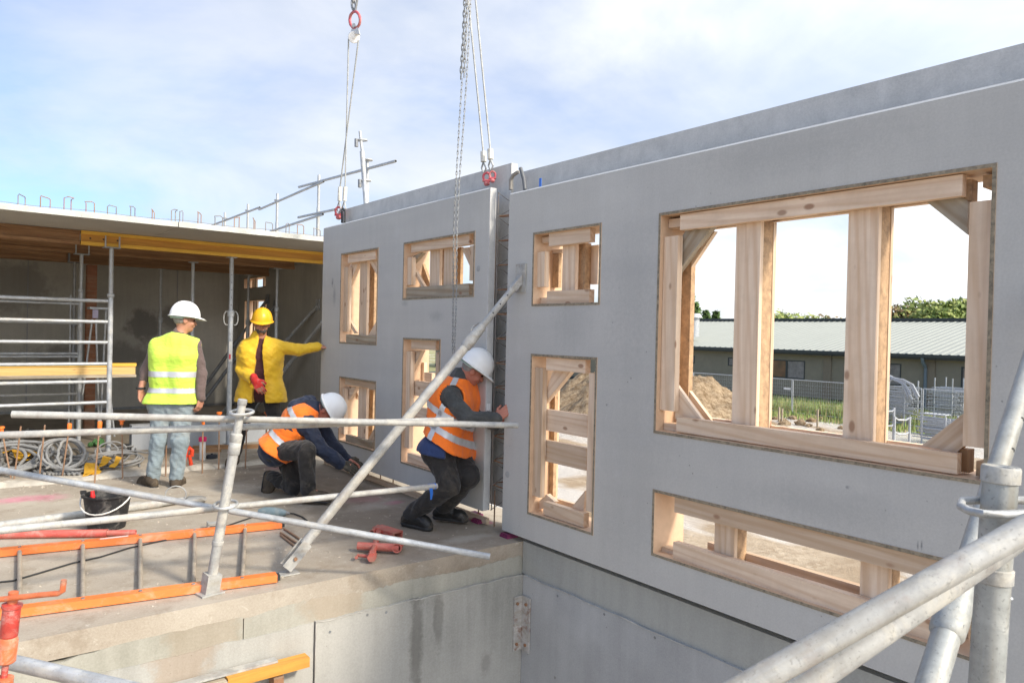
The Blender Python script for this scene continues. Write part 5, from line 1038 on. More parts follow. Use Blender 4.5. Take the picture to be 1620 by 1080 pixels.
cp_ = MB(); P_ = [X_(*q, -.03)+FWD*.03 for q in ((553, 52), (568, 52), (566, 44), (563, 39), (558, 39), (555, 45))]; cp_.prism(P_, FWD*.05); obj('cheek_plate', cp_, m_plain('grey enamel', (.62, .62, .60), .5, .2), pl, smooth=False)
obj('cheek_bolt', MB().tube(X_(561, 43)-FWD*.05, X_(561, 43)+FWD*.04, .022, n=10), M_GALV, pl)
ring = [X_(561.5+math.cos(a_)*8.2*(1 if abs(math.sin(a_)) < .8 else .92), 32+math.sin(a_)*13.5) for a_ in [2*math.pi*i/20 for i in range(20)]]
tag(obj('master_link', MB().path(ring, .016, 8, closed=True), M_REDSH), 'pink oval lifting link above the white pulley', 'lifting link')
tag(obj('chain', chain([X_(557, -60), X_(559, 0), X_(561, 20)], .12, .016, 0).path([X_(566, -5), X_(562, 18)], .014, 6), M_CHAIN), 'thick dark chain entering at the top above the pink link', 'chain')
sl1 = thing('wire_rope_sling', 'thin wire rope sling running from the pulley down to the left panel end', 'rope', X_(536, 330))
for a, b in (((551.5, 62), (546, 296)), ((567, 64), (538, 296))):
    obj('wire_rope', MB().path([X_(*a, -.03), X_(*b, 0)], .0085, 7), M_ROPE, sl1); obj('ferrule', MB().path([X_(*b), X_(b[0]-1, b[1]+22)], .025, 8), M_FERR, sl1)
    obj('rope_eye', MB().path([X_(b[0]-1, b[1]+22), X_(b[0]-5, b[1]+34), X_(536, b[1]+42), X_(b[0]+1, b[1]+34), X_(b[0]-1, b[1]+22)], .0085, 6), M_ROPE, sl1)
sl2 = thing('wire_rope_sling', 'two leg wire rope sling at the right end of the hanging panel', 'rope', X_(772, 270))
for a, b in (((737, -40), (764.5, 240)), ((748.5, -40), (775.5, 236))):
    obj('wire_rope', MB().path([X_(*a), X_(*b)], .0085, 7), M_ROPE, sl2); obj('ferrule', MB().path([X_(*b), X_(b[0]+.5, b[1]+16)], .025, 8), M_FERR, sl2)
    obj('rope_eye', MB().path([X_(b[0]+.5, b[1]+16), X_(b[0]-2.5, b[1]+26), X_(b[0]+1, b[1]+36), X_(b[0]+4.5, b[1]+26), X_(b[0]+.5, b[1]+16)], .0085, 6), M_ROPE, sl2)
def shackle(px_, py_, s_, lab):
    t_ = thing('shackle', lab, 'shackle', X_(px_, py_)); c2 = X_(px_, py_); k = (c2-CAM).dot(FWD)/F_PX*s_
    pts = [c2+RGT*(math.cos(a_)*5.5*k)+UPV*(math.sin(a_)*6.5*k) for a_ in [R_(-50+280*i/14) for i in range(15)]]
    obj('bow', MB().path(pts, 1.9*k, 8), M_REDSH, t_); obj('pin', MB().tube(c2+RGT*6.8*k-UPV*6*k, c2-RGT*6.8*k-UPV*6*k, 2.1*k, n=10), M_REDSH, t_)
    obj('lifting_head', MB().ico(c2-UPV*10.5*k, 5.0*k, 2, .06, (1, 1, .8)), M_REDSH, t_); return t_
shackle(770, 280, 1.0, 'left one of two red shackles at the right end of the hanging panel'); shackle(779, 277, .85, 'right one of two red shackles at the right end of the hanging panel'); shackle(536, 334, .95, 'red shackle at the left end of the hanging panel')
tag(obj('lifting_loop', MB().path([X_(541, 352, -.03), X_(541, 335), X_(543, 330), X_(545.5, 335), X_(545, 352, -.03)], .012, 7), M_INK), 'black cable loop cast into the left end of the hanging panel', 'loop')
XC = 3.30
tag(obj('chain', chain([PX(737, -40, XC), PX(733, 60, XC), PX(729, 126, XC)], .052, .0052, 0), M_CHAIN), 'heavier hoist chain hanging at the left of the chain bunch', 'chain')
tag(obj('chain', chain([PX(741, -40, XC), PX(738, 40, XC), PX(734, 124, XC)], .042, .0045, 0), M_CHAIN), 'hoist chain in the middle of the chain bunch', 'chain')
tag(obj('chain', chain([PX(731, 128, XC), PX(727, 190, XC), PX(722, 280, XC), PX(718, 360, XC), PX(717, 470, XC), PX(716, 556, XC)], .032, .0027, 0), M_CHAIN), 'thin hand chain hanging down over the panel, the left strand', 'chain')
tag(obj('chain', chain([PX(746, -40, XC), PX(742, 60, XC), PX(738, 128, XC), PX(734, 190, XC), PX(727, 280, XC), PX(723, 360, XC), PX(722, 470, XC), PX(719, 556, XC)], .032, .0027, 0), M_CHAIN), 'thin hand chain hanging down over the panel, the right strand', 'chain')

# ------------------------------------------------------------------ guard rail on the roof slab
XR = 4.95
for px_, py_, lab in ((356, 336, 'furthest roof guard post at the left end of the rail'), (392.5, 323, 'roof guard post second from the left'), (439, 306, 'roof guard post in the middle of the sloping rail'), (504.7, 277, 'tallest looking roof guard post just left of the wire ropes')):
    p = PX(px_, py_, XR); t_ = thing('guard_post', lab, 'post', (p.x, p.y, ZS+.06)); tubeo('post_tube', (p.x, p.y, ZS+.061), (p.x, p.y, p.z-.55), .030, M_GALV, t_); tubeo('post_top', (p.x, p.y, p.z-.55), p, .024, M_GALV, t_)
    for dz in (.13,): obj('ring_clamp', MB().path([Vector((p.x, p.y, p.z-dz))+Vector((math.cos(a_)*.05, math.sin(a_)*.07, 0)) for a_ in [2*math.pi*i/12 for i in range(12)]], .010, 6, closed=True), M_GALV, t_)
for a, b, lab in (((334, 357), (411, 328), 'roof guard rail at the far left'), ((410, 331.5), (512, 287), 'middle roof guard rail of the upper row'), ((473, 296), (626, 255), 'roof guard rail sticking out far to the right past the tall post'), ((428, 366), (511, 339), 'lower roof guard rail near the loops'), ((472, 344), (530, 331.5), 'lower roof guard rail running to the left shackle')):
    tag(tubeo('guard_rail', PX(*a, XR-.05), PX(*b, XR-.05), .021, M_GALV, None, 12), lab, 'scaffold tube', None)
t_ = thing('scaffold_post', 'tall slightly leaning scaffold post rising behind the hanging panel', 'post', PX(580, 340, 4.6))
pa, pb, pc2 = PX(569.5, 208, 4.6), PX(573, 240, 4.6), PX(580, 335, 4.6); dd = (pc2-pb)
tubeo('post_top', pa, pb, .020, M_GALV, t_); tubeo('post_tube', pb, pb+dd*3.2, .034, M_GALV, t_)
for y_, x_ in ((222, 569.5), (286, 575)):
    e = PX(x_, y_, 4.6); obj('ring_clamp', MB().path([e+RGT*a_+Vector((FWD.x, FWD.y, 0))*b_ for a_, b_ in ((-.05, -.03), (-.05, .03), (.03, .05), (.10, .02), (.10, -.02), (.02, -.05))], .012, 7, closed=True), M_GALV, t_)
    obj('clip_tube', MB().tube(e-RGT*.045+UPV*.01-FWD*.03, e-RGT*.045-UPV*.10-FWD*.03, .026, n=12), M_DARKST, t_)
pa, pb = PX(581, 253, 4.9), PX(581.5, 335, 4.9)
t_ = thing('scaffold_post', 'shorter flat topped scaffold post just right of the tall leaning one', 'post', pb); tubeo('post_tube', pa, pa+(pb-pa)*3.4, .024, M_GALV, t_); obj('head_plate', MB().lathe([(.02, -.02), (.085, -.008), (.085, .004), (.02, .006)], Matrix.Translation(pa), 16), M_GALV, t_)

# ------------------------------------------------------------------ the yard: building, fence, heaps, racks, trees
XBW = 48.6; ZE = .92
bl = thing('long_building', 'long low olive brown building with a pale green metal roof across the yard', 'building', (54, 32, GZ))
M_BWALL = m_plain('olive brown render', (.22, .20, .15), .9, .12, 1.5, 0, .2, 0, bscale=12)
M_BROOF = m_plain('pale green sheet roof', (.325, .335, .29), .55, .08, .6, 0.1, 0)
M_BDARK = m_plain('dark trim', (.035, .042, .04), .5, .2)
holes = []
def bw_rect(q): 
    p = [PX(*a, XBW) for a in q]; return min(a.y for a in p), max(a.y for a in p), min(a.z for a in p), max(a.z for a in p)
WN = [((1215, 568), (1273, 600)), ((1152, 565), (1163, 579)), ((1088, 562), (1099, 575)), ((1396, 574), (1425, 610)), ((1521, 580), (1535, 619))]
wr = [bw_rect(((a[0], a[1]), (b[0], b[1]))) for a, b in WN]
bme = holed_plate(XBW, XBW+.3, -12, 78, GZ, ZE-.05, wr); link('wall', bme, M_BWALL, bl)
obj('end_wall', MB().box((XBW+.31, -12, GZ), (72, -11.7, ZE)).box((XBW+.31, 77.7, GZ), (72, 78, ZE)).box((71.7, -11.69, GZ), (72, 77.69, ZE)), M_BWALL, bl, smooth=False)
M_GLASSA = m_plain('window with brown reflection', (.20, .10, .045), .15, .5, .9, 0, 0, .5, (.06, .07, .03)); M_GLASSB = m_plain('window with stony reflection', (.22, .21, .20), .2, .45, 2.2, 0, 0, .5, (.08, .08, .075))
for i, (y0, y1, z0, z1) in enumerate(wr):
    f_ = MB(); k = .07
    f_.box((XBW-.02, y0, z0), (XBW+.1, y0+k, z1)).box((XBW-.02, y1-k, z0), (XBW+.1, y1, z1)).box((XBW-.02, y0+k, z0), (XBW+.1, y1-k, z0+k)).box((XBW-.02, y0+k, z1-k), (XBW+.1, y1-k, z1))
    two = i in (0,); ym = (y0+y1)/2
    if two: f_.box((XBW-.02, ym-.12, z0+k), (XBW+.1, ym+.02, z1-k))
    fo_ = obj('window', f_, M_BDARK, bl, smooth=False)
    if two:
        obj('pane', MB().box((XBW+.03, ym+.021, z0+k), (XBW+.05, y1-k-.001, z1-k)), M_GLASSA, fo_, smooth=False); obj('pane', MB().box((XBW+.03, y0+k, z0+k), (XBW+.05, ym-.121, z1-k)), M_GLASSB, fo_, smooth=False)
    else: obj('pane', MB().box((XBW+.03, y0+k, z0+k), (XBW+.05, y1-k, z1-k)), M_GLASSB, fo_, smooth=False)
XRG, ZRG = 61.0, 3.33; xe = XBW-.6
ez = ZE-.02; sx = XRG-xe; sz = ZRG-ez; nrm = Vector((-sz, 0, sx)).normalized()
mb = MB(); 
mb.prism([(xe, -12.5, ez), (XRG, -12.5, ZRG), (XRG, -12.5, ZRG-.08), (xe, -12.5, ez-.08)], (0, 91, 0)); mb.prism([(XRG+.002, -12.5, ZRG), (74, -12.5, ez), (74, -12.5, ez-.08), (XRG+.002, -12.5, ZRG-.08)], (0, 91, 0))
rf = obj('roof', mb, M_BROOF, bl, smooth=False)
mb = MB()
yy = -12.4
while yy < 78:
    a = Vector((xe+.02, yy, ez+.03)); b_ = Vector((XRG-.15, yy, ZRG-.0)); mb.prism([(a.x, a.y-.11, a.z-.03), (a.x, a.y-.04, a.z+.012), (a.x, a.y+.04, a.z+.012), (a.x, a.y+.11, a.z-.03)], b_-a); yy += .5
tag(obj('roof_ribs', mb, M_BROOF, rf, smooth=False), kind='stuff')
obj('ridge_cap', MB().box((XRG-.35, -12.5, ZRG+.01), (XRG+.35, 78.4, ZRG+.22)), M_BDARK, rf, smooth=False)
obj('gutter', MB().box((xe-.14, -12.5, ez-.20), (xe-.002, 78.4, ez+.0)).box((xe, -12.5, ez-.32), (XBW-.002, 78.4, ez-.18)), M_BDARK, bl, smooth=False)
M_PIPE = m_plain('blue grey pipe', (.13, .17, .20), .5, .1)
pd_ = PX(1464, 600, XBW-.12); obj('downpipe', MB().path([(xe-.05, pd_.y, ez-.2), (xe+.05, pd_.y, ez-.5), (XBW-.12, pd_.y, ez-.85), (XBW-.12, pd_.y, GZ)], .10, 10), M_PIPE, bl)
for px_ in (1309, 1472): p = PX(px_, 600, XBW); obj('pilaster', MB().box((XBW-.09, p.y-.28, GZ), (XBW-.002, p.y+.28, ez-.33)), m_plain('pale pilaster', (.20, .17, .125), .9, .1), bl, smooth=False)
obj('plinth', MB().box((XBW-.05, -12, GZ), (XBW-.003, 78, GZ+.28)), M_BDARK, bl, smooth=False)
vp = PD(1098, 510, 62); obj('roof_vent', MB().tube((vp.x, vp.y, vp.z-1.2), (vp.x, vp.y, vp.z+.4), .45, n=14).tube((vp.x, vp.y, vp.z+.4), (vp.x, vp.y, vp.z+.75), .7, .5, n=14), M_GALV, bl)
# fence
XFN = 38.2; M_FENCE = m_steel('fence galvanised', (.50, .52, .53), .1, .3, .5)
yp = PX(1253, 640, XFN).y
def fence_panel(y0, y1, lab):
    t_ = thing('fence_panel', lab, 'fence', (XFN, (y0+y1)/2, GZ), 'mesh fence panels along the building')
    z0, z1 = GZ+.08, GZ+2.05; mb = MB()
    for a, b in (((y0, z0), (y0, z1)), ((y1, z0), (y1, z1)), ((y0, z1), (y1, z1)), ((y0, z0+.1), (y1, z0+.1))): mb.tube((XFN, a[0], a[1]), (XFN, b[0], b[1]), .026, n=6)
    obj('frame', mb, M_FENCE, t_); mb = MB(); n = int((y1-y0)/.13)
    for i in range(1, n): yv = y0+(y1-y0)*i/n; mb.tube((XFN, yv, z0+.1), (XFN, yv, z1), .0032, n=4, caps=False)
    for i in range(1, 9): mb.tube((XFN, y0, z0+.1+.2*i), (XFN, y1, z0+.1+.2*i), .0032, n=4, caps=False)
    tag(obj('wire_mesh', mb, M_FENCE, t_, smooth=False), kind='stuff')
    mb = MB().box((XFN-.3, y0-.1, GZ), (XFN+.3, y0+.1, GZ+.13)); obj('foot_block', mb, m_foot, t_, smooth=False); return t_
m_foot = m_plain('concrete foot', (.3, .29, .27), .9)
for i in range(-4, 3): fence_panel(yp+.04+3.5*i, yp+3.5+3.5*i-.04, 'grey wire mesh fence panel standing in the grass before the long building')
obj('fence_sign', MB().box((XFN-.04, PX(1246, 614, XFN).y-.22, PX(1246, 616, XFN).z), (XFN-.035, PX(1246, 614, XFN).y+.22, PX(1246, 613, XFN).z)), m_plain('white sign', (.75, .75, .73), .5), bpy.data.objects['fence_panel.004'] if 'fence_panel.004' in bpy.data.objects else None, smooth=False)

def heap(name, label, cx, cy, rx, ry, h, seed, mat, n=46, rough=.5):
    mb = MB()
    for i in range(n+1):
        for j in range(n+1):
            u, v = -1+2*i/n, -1+2*j/n; r = math.hypot(u, v); x, y = cx+u*rx, cy+v*ry
            k = max(0, 1-r); z = GZ-.12 + h*(k**.75)*(1+.35*mnoise.noise((x*.6+seed, y*.6, 0))) + rough*.35*k**.5*(mnoise.noise((x*1.7, y*1.7, seed))+.6*mnoise.noise((x*4.5, y*4.5, seed)))*min(1, k*5)
            mb.v.append((x, y, z))
    mb.f = [(i*(n+1)+j, (i+1)*(n+1)+j, (i+1)*(n+1)+j+1, i*(n+1)+j+1) for i in range(n) for j in range(n)]; mb.mi = [0]*len(mb.f)
    return tag(obj(name, mb, mat, ang=80), label, 'earth heap')
t = NT('dug sandy earth'); c = t.co(); n2 = t.noise(c, 2.8, 9, .8)
cc = t.mix(t.ramp(n2, .38, .62), (.17, .105, .05), (.52, .40, .26)); cc = t.mix(t.math('MULTIPLY', t.ramp(t.noise(c, 9, 6, .8), .45, .6), .5), cc, (.15, .095, .05)); t.bump(t.noise(c, 6, 8, .85), 1.0, .12); M_EARTH = t.fin(cc, .95, 0, .2)
hp = PZ(1010, 672, GZ); heap('earth_heap', 'big sandy earth heap seen through the tall opening and the left of the big window', hp.x+1.0, hp.y+.4, 6.0, 6.6, 3.6, 3, M_EARTH, 80, 1.1)
hp = PZ(672, 668, GZ); heap('earth_heap', 'pale gravel heap glimpsed through the opening beside the pushing man', hp.x, hp.y, 3.2, 3.4, 1.9, 9, M_EARTH, 30)
hp = PZ(560, 660, GZ); heap('earth_heap', 'sandy heap behind the two narrow openings of the hanging panel', hp.x, hp.y, 5, 5, 2.9, 12, M_EARTH, 34)
for i in range(26):
    p = PZ(random.uniform(1218, 1345), random.uniform(662, 690), GZ)
    tag(obj('rubble_lump', MB().ico((p.x, p.y, yard_z(p.x, p.y)+.05), random.uniform(.10, .28), 1, .25, (1, 1.1, .7)), M_EARTH, ang=20), 'brown lump of rubble lying on the grass before the fence', 'rubble', 'rubble lumps before the fence')
for px_, py_, hh, lb in ((1232, 668, .55, 'left one of a pair of grey stakes in the rough grass'), (1237, 669, .5, 'right one of a pair of grey stakes in the rough grass'), (1293, 676, .65, 'single grey stake in the rough grass, right of the pair')):
    p = PZ(px_, py_, GZ); tag(board('survey_stake', (p.x, p.y, GZ-.1), (p.x, p.y, GZ+hh+.25), .07, .07, M_PINEG), lb, 'stake', 'stakes in the rough grass')
# rough grass as blades
mb = MB(); rg = random.Random(5)
def blade(x, y, h):
    z = yard_z(x, y)-.02; a_ = rg.uniform(0, 6.28); w_ = rg.uniform(.02, .04); dx, dy = math.cos(a_)*w_, math.sin(a_)*w_; lx, ly = rg.uniform(-.2, .2)*h, rg.uniform(-.2, .2)*h
    b = len(mb.v); mb.v += [(x-dx, y-dy, z), (x+dx, y+dy, z), (x+lx, y+ly, z+h)]; mb.f.append((b, b+1, b+2)); mb.mi.append(0 if rg.random() < .6 else 1)
for i in range(34000):
    x = rg.uniform(36.4, 48.3); y = rg.uniform(8, 38)
    if mnoise.noise((x*.35, y*.35, 4)) < -.18 and x < 40: continue
    blade(x, y, rg.uniform(.15, .42))
for i in range(9000):
    x = rg.gauss(39.2, .5); y = rg.uniform(16, 27); blade(x, y, rg.uniform(.35, .8))
tag(obj('grass', mb, [m_plain('green grass', (.27, .37, .10), .7, .35, 1.2, 0, 0), m_plain('straw grass', (.42, .36, .17), .8, .3, 1.2, 0, 0)], smooth=False), kind='stuff')

# racks of scaffold parts
M_ALU = m_steel('pale scaffold parts', (.40, .42, .44), .12, .25, .5, (.62, .62, .60))
def rack(label, px0, px1, py_base, hgt, depth=1.4, fill=.9, seed=1, layers=14, drape=False):
    rn = random.Random(seed); a, b = PZ(px0, py_base, GZ), PZ(px1, py_base, GZ); x = (a.x+b.x)/2; ya, yb = b.y, a.y; r = .038
    t_ = thing('scaffold_rack', label, 'rack', (x, (ya+yb)/2, GZ))
    for xx in (x, x+depth):
        for yy_ in (ya, yb): obj('rack_post', MB().tube((xx, yy_, GZ), (xx, yy_, GZ+hgt), r, n=8), M_ALU, t_)
        for zz_ in (GZ+.25, GZ+hgt*.55): obj('rack_rail', MB().tube((xx, ya, zz_), (xx, yb, zz_+rn.uniform(-.02, .02)), r*.8, n=8), M_ALU, t_)
    mb = MB()
    for l in range(layers):
        zz_ = GZ+.3+l*(hgt*fill-.3)/layers
        for k in range(4):
            x_ = x+.05+depth*k/4.2+rn.uniform(-.08, .08); mb.tube((x_, ya-rn.uniform(.0, .5), zz_+rn.uniform(-.02, .02)), (x_, yb+rn.uniform(.0, .5), zz_+rn.uniform(-.03, .03)), rn.uniform(.02, .034), n=6)
    tag(obj('stacked_tubes', mb, M_ALU, t_), kind='stuff')
    if drape:
        for k in range(7):
            y_ = ya+(yb-ya)*(.05+.12*k); z1 = GZ+hgt; dyy = -rn.uniform(.5, 1.1)
            pts = [(x-.1+.1*k, yb+.1, z1-.05+.02*k), (x-.1, (y_+yb)/2, z1+.12+.02*k), (x-.12, y_, z1+.10), (x-.16, y_+dyy*.6, z1-.12), (x-.18, y_+dyy, z1-.5-rn.uniform(0, .4))]
            obj('bent_strip', MB().path(pts, .05, 6), M_ALU, t_)
    return t_
rack('tall rack of scaffold tubes with bent pale strips draped over its top', 1394, 1440, 676, 2.35, 1.5, .92, 1, 16, True)
rack('wide rack of stacked scaffold frames at the right in the window', 1466, 1516, 664, 2.35, 1.5, .8, 2, 16)
rack('low pile of scaffold ladders in front of the two racks', 1444, 1508, 704, 1.25, 1.2, .95, 3, 9)
lp0 = PZ(1444, 704, GZ); lt = MB()
y0_, y1_ = PZ(1508, 704, GZ).y, lp0.y; xx = PZ(1475, 704, GZ).x; zt2 = GZ+1.3
tl = thing('ladder', 'pale metal ladder lying on top of the low pile', 'ladder', (xx, y0_, zt2))
for dx in (0, .5): obj('rail', MB().tube((xx+dx, y0_, zt2), (xx+dx, y1_+.1, zt2), .032, n=8), M_ALU, tl)
for k in range(6): yk = y0_+(y1_-y0_)*(k+.3)/5.6; obj('rung', MB().tube((xx, yk, zt2), (xx+.5, yk, zt2), .026, n=8), M_ALU, tl)
def hframe(label, px0, px1, py_base, hgt):
    a, b = PZ(px0, py_base, GZ), PZ(px1, py_base, GZ); t_ = thing('trestle', label, 'trestle', a)
    for p in (a, b): obj('leg', MB().tube((p.x, p.y, GZ), (p.x, p.y, GZ+hgt), .05, n=8), M_ALU, t_)
    for k in (.5, .92): obj('crossbar', MB().path([(a.x, a.y, GZ+hgt*k+.06), (a.x*.75+b.x*.25, a.y*.75+b.y*.25, GZ+hgt*k-.03), (a.x*.25+b.x*.75, a.y*.25+b.y*.75, GZ+hgt*k-.03), (b.x, b.y, GZ+hgt*k+.06)], .038, 8), M_ALU, t_)
hframe('white metal trestle standing nearest, in front of the tall rack', 1414, 1438, 712, 1.35); hframe('white metal trestle standing behind, left of the nearest white trestle', 1400, 1413, 700, 1.5)

def tree(label, cx, cy, h, rad, seed, mat, bare=.25, n=5200, name='broadleaf_tree', conif=False, leaf=.30):
    rn = random.Random(seed); t_ = thing(name, label, 'tree', (cx, cy, GZ)); z0 = GZ
    mb = MB().path([(cx, cy, z0-.2), (cx+.1, cy, z0+h*.25), (cx, cy+.15, z0+h*.55), (cx+.1, cy, z0+h*.85)], [h*.028, h*.022, h*.015, h*.004], 8)
    cl_ = []
    for k in range(22 if not conif else 26):
        a_ = rn.uniform(0, 6.28)
        if conif: u = (k+.5)/26; rr = rad*(1-u)*.75*rn.uniform(.6, 1.1); q = Vector((cx+math.cos(a_)*rr, cy+math.sin(a_)*rr, z0+h*(.18+.8*u))); cl_.append((q, rad*(.42-.3*u)))
        else:
            rr = rad*math.sqrt(rn.random())*.8; zz_ = z0+h*rn.uniform(.50, .90)*(1-.10*(rr/rad)); q = Vector((cx+math.cos(a_)*rr, cy+math.sin(a_)*rr, zz_)); cl_.append((q, rad*rn.uniform(.34, .5)))
        b_ = Vector((cx, cy, z0+h*rn.uniform(.25, .5) if not conif else q.z-.3)); mb.path([b_, b_.lerp(q, .5)+Vector((0, 0, .2)), q], [h*.010, h*.006, h*.002], 5)
    obj('trunk', mb, M_BARK, t_); mb = MB()
    for i in range(n):
        q, r = cl_[rn.randrange(len(cl_))]; d = Vector((rn.gauss(0, 1), rn.gauss(0, 1), rn.gauss(0, .8))).normalized(); p = q+d*r*(rn.random()**.4)
        if mnoise.noise(p*.9+Vector((seed, 0, 0))) < -bare: continue
        u = Vector((rn.gauss(0, 1), rn.gauss(0, 1), rn.gauss(0, 1))).normalized(); v = u.orthogonal().normalized(); s = leaf*rn.uniform(.5, 1.1)
        b = len(mb.v); mb.v += [tuple(p-u*s), tuple(p+v*s*.6), tuple(p+u*s), tuple(p-v*s*.6)]; mb.f.append((b, b+1, b+2, b+3)); mb.mi.append(rn.randrange(2))
    obj('crown', mb, mat, t_, smooth=False); return t_
M_BARK = m_plain('bark', (.09, .07, .05), .9, .4)
M_LEAF = [m_plain('green leaves', (.19, .25, .055), .7, .4, .4, 0, 0), m_plain('yellow green leaves', (.29, .32, .085), .7, .35, .4, 0, 0)]
M_AUT = [m_plain('autumn leaves', (.34, .28, .09), .7, .4, .4, 0, 0), m_plain('russet leaves', (.28, .19, .09), .7, .35, .4, 0, 0)]
M_CONI = [m_plain('dark needles', (.09, .16, .04), .7, .4, .4, 0, 0), m_plain('pale needles', (.14, .21, .06), .7, .35, .4, 0, 0)]
def tpos(px_, dist): p = PD(px_, 530, dist); return p.x, p.y
def th(py_, dist): return PD(1300, py_, dist).z - GZ + (0)
for lab, px_, py_, dist, rad, mt, bare, con, n in (
  ('big round green tree right of centre behind the roof', 1492, 474, 92, 5.2, M_LEAF, .35, False, 6500), ('dense green tree at the right edge of the big window', 1530, 476, 95, 4.6, M_LEAF, .4, False, 5500),
  ('thin yellowish autumn tree behind the roof', 1424, 480, 95, 3.8, M_AUT, .02, False, 2600), ('small russet tree between the autumn tree and the round green tree', 1450, 492, 100, 3.2, M_AUT, .1, False, 1800),
  ('wide low green tree top just showing over the ridge in the middle', 1250, 502, 120, 6.5, M_LEAF, .4, False, 4500), ('low reddish tree top right of the wide green one', 1306, 503, 125, 4.0, M_AUT, .3, False, 2200),
  ('tall dark conifer at the left edge of the big window', 1090, 468, 100, 4.2, M_CONI, .5, True, 4000), ('short pointed conifer right of the tall dark one', 1116, 493, 105, 2.6, M_CONI, .3, True, 1800), ('second short conifer with a spiky top', 1132, 494, 105, 2.4, M_CONI, .2, True, 1500),
  ('low bush top at the left end of the ridge', 1142, 503, 115, 3.0, M_LEAF, .3, False, 1500), ('green tree top between the middle posts of the big window', 1345, 504, 120, 3.5, M_LEAF, .3, False, 1500)):
    x_, y_ = tpos(px_, dist); d_ = CAM + (Vector((x_, y_, 0))-Vector((0, 0, 0)))*1.0
    ztop = PD(px_, py_, dist).z; tree(lab, x_, y_, (ztop-GZ)*1.02, rad, int(px_), mt, bare*1.6, int(n*2), 'conifer_tree' if con else 'broadleaf_tree', con, .42)
# small far things seen through the opening beside the pushing man
p = PZ(688, 590, GZ); pv = PD(672, 574, 55)
def car(label, c_, L_, W_, H_, mat, cat='car', name='parked_car'):
    u = Vector((RGT0.x, RGT0.y, 0)).normalized(); v = Vector((-u.y, u.x, 0)); M = Matrix(((u.x, v.x, 0, c_[0]), (u.y, v.y, 0, c_[1]), (0, 0, 1, GZ), (0, 0, 0, 1))); t_ = thing(name, label, cat, (c_[0], c_[1], GZ))
    prof = [(-L_/2, .35), (-L_/2, .8), (-L_*.42, .95), (-L_*.30, H_), (L_*.18, H_), (L_*.32, .98), (L_/2, .85), (L_/2, .35)]
    obj('body', MB().prism([M @ Vector((x_, -W_/2, z_)) for x_, z_ in prof], M.to_3x3() @ Vector((0, W_, 0))), mat, t_, smooth=False)
    gl = [(-L_*.36, 1.0), (-L_*.27, H_-.1), (L_*.16, H_-.1), (L_*.27, 1.0)]; obj('window', MB().prism([M @ Vector((x_, -W_/2-.01, z_)) for x_, z_ in gl], M.to_3x3() @ Vector((0, W_+.02, 0))), M_BDARK, t_, smooth=False)
    for sx in (-.3, .3):
        for sy in (-1, 1): obj('wheel', MB().tube(M @ Vector((L_*sx, sy*W_/2-.1*sy, .33)), M @ Vector((L_*sx, sy*(W_/2+.02), .33)), .33, n=14), M_INK, t_)
    return t_
cpos = PD(676, 560, 47); car('small white car glimpsed through the opening above the pushing man', (cpos.x, cpos.y), 3.9, 1.7, 1.45, m_plain('white car paint', (.75, .75, .74), .3, .05))
gp_ = PD(690, 560, 40); gb = thing('waste_skip', 'dark green bin glimpsed through the opening above the pushing man', 'bin', (gp_.x, gp_.y, GZ)); M_DGREEN = m_plain('dark green paint', (.05, .06, .035), .6, .2)
obj('body', MB().box((gp_.x-.7, gp_.y-.7, GZ+.15), (gp_.x+.7, gp_.y+.7, GZ+2.0)), M_DGREEN, gb, smooth=False); obj('lid', MB().box((gp_.x-.75, gp_.y-.75, GZ+2.002), (gp_.x+.75, gp_.y+.75, GZ+2.1)), M_DGREEN, gb, smooth=False)
for s in (-1, 1): obj('skid', MB().box((gp_.x-.7, gp_.y+s*.5-.08, GZ-.1), (gp_.x+.7, gp_.y+s*.5+.08, GZ+.149)), M_INK, gb, smooth=False)
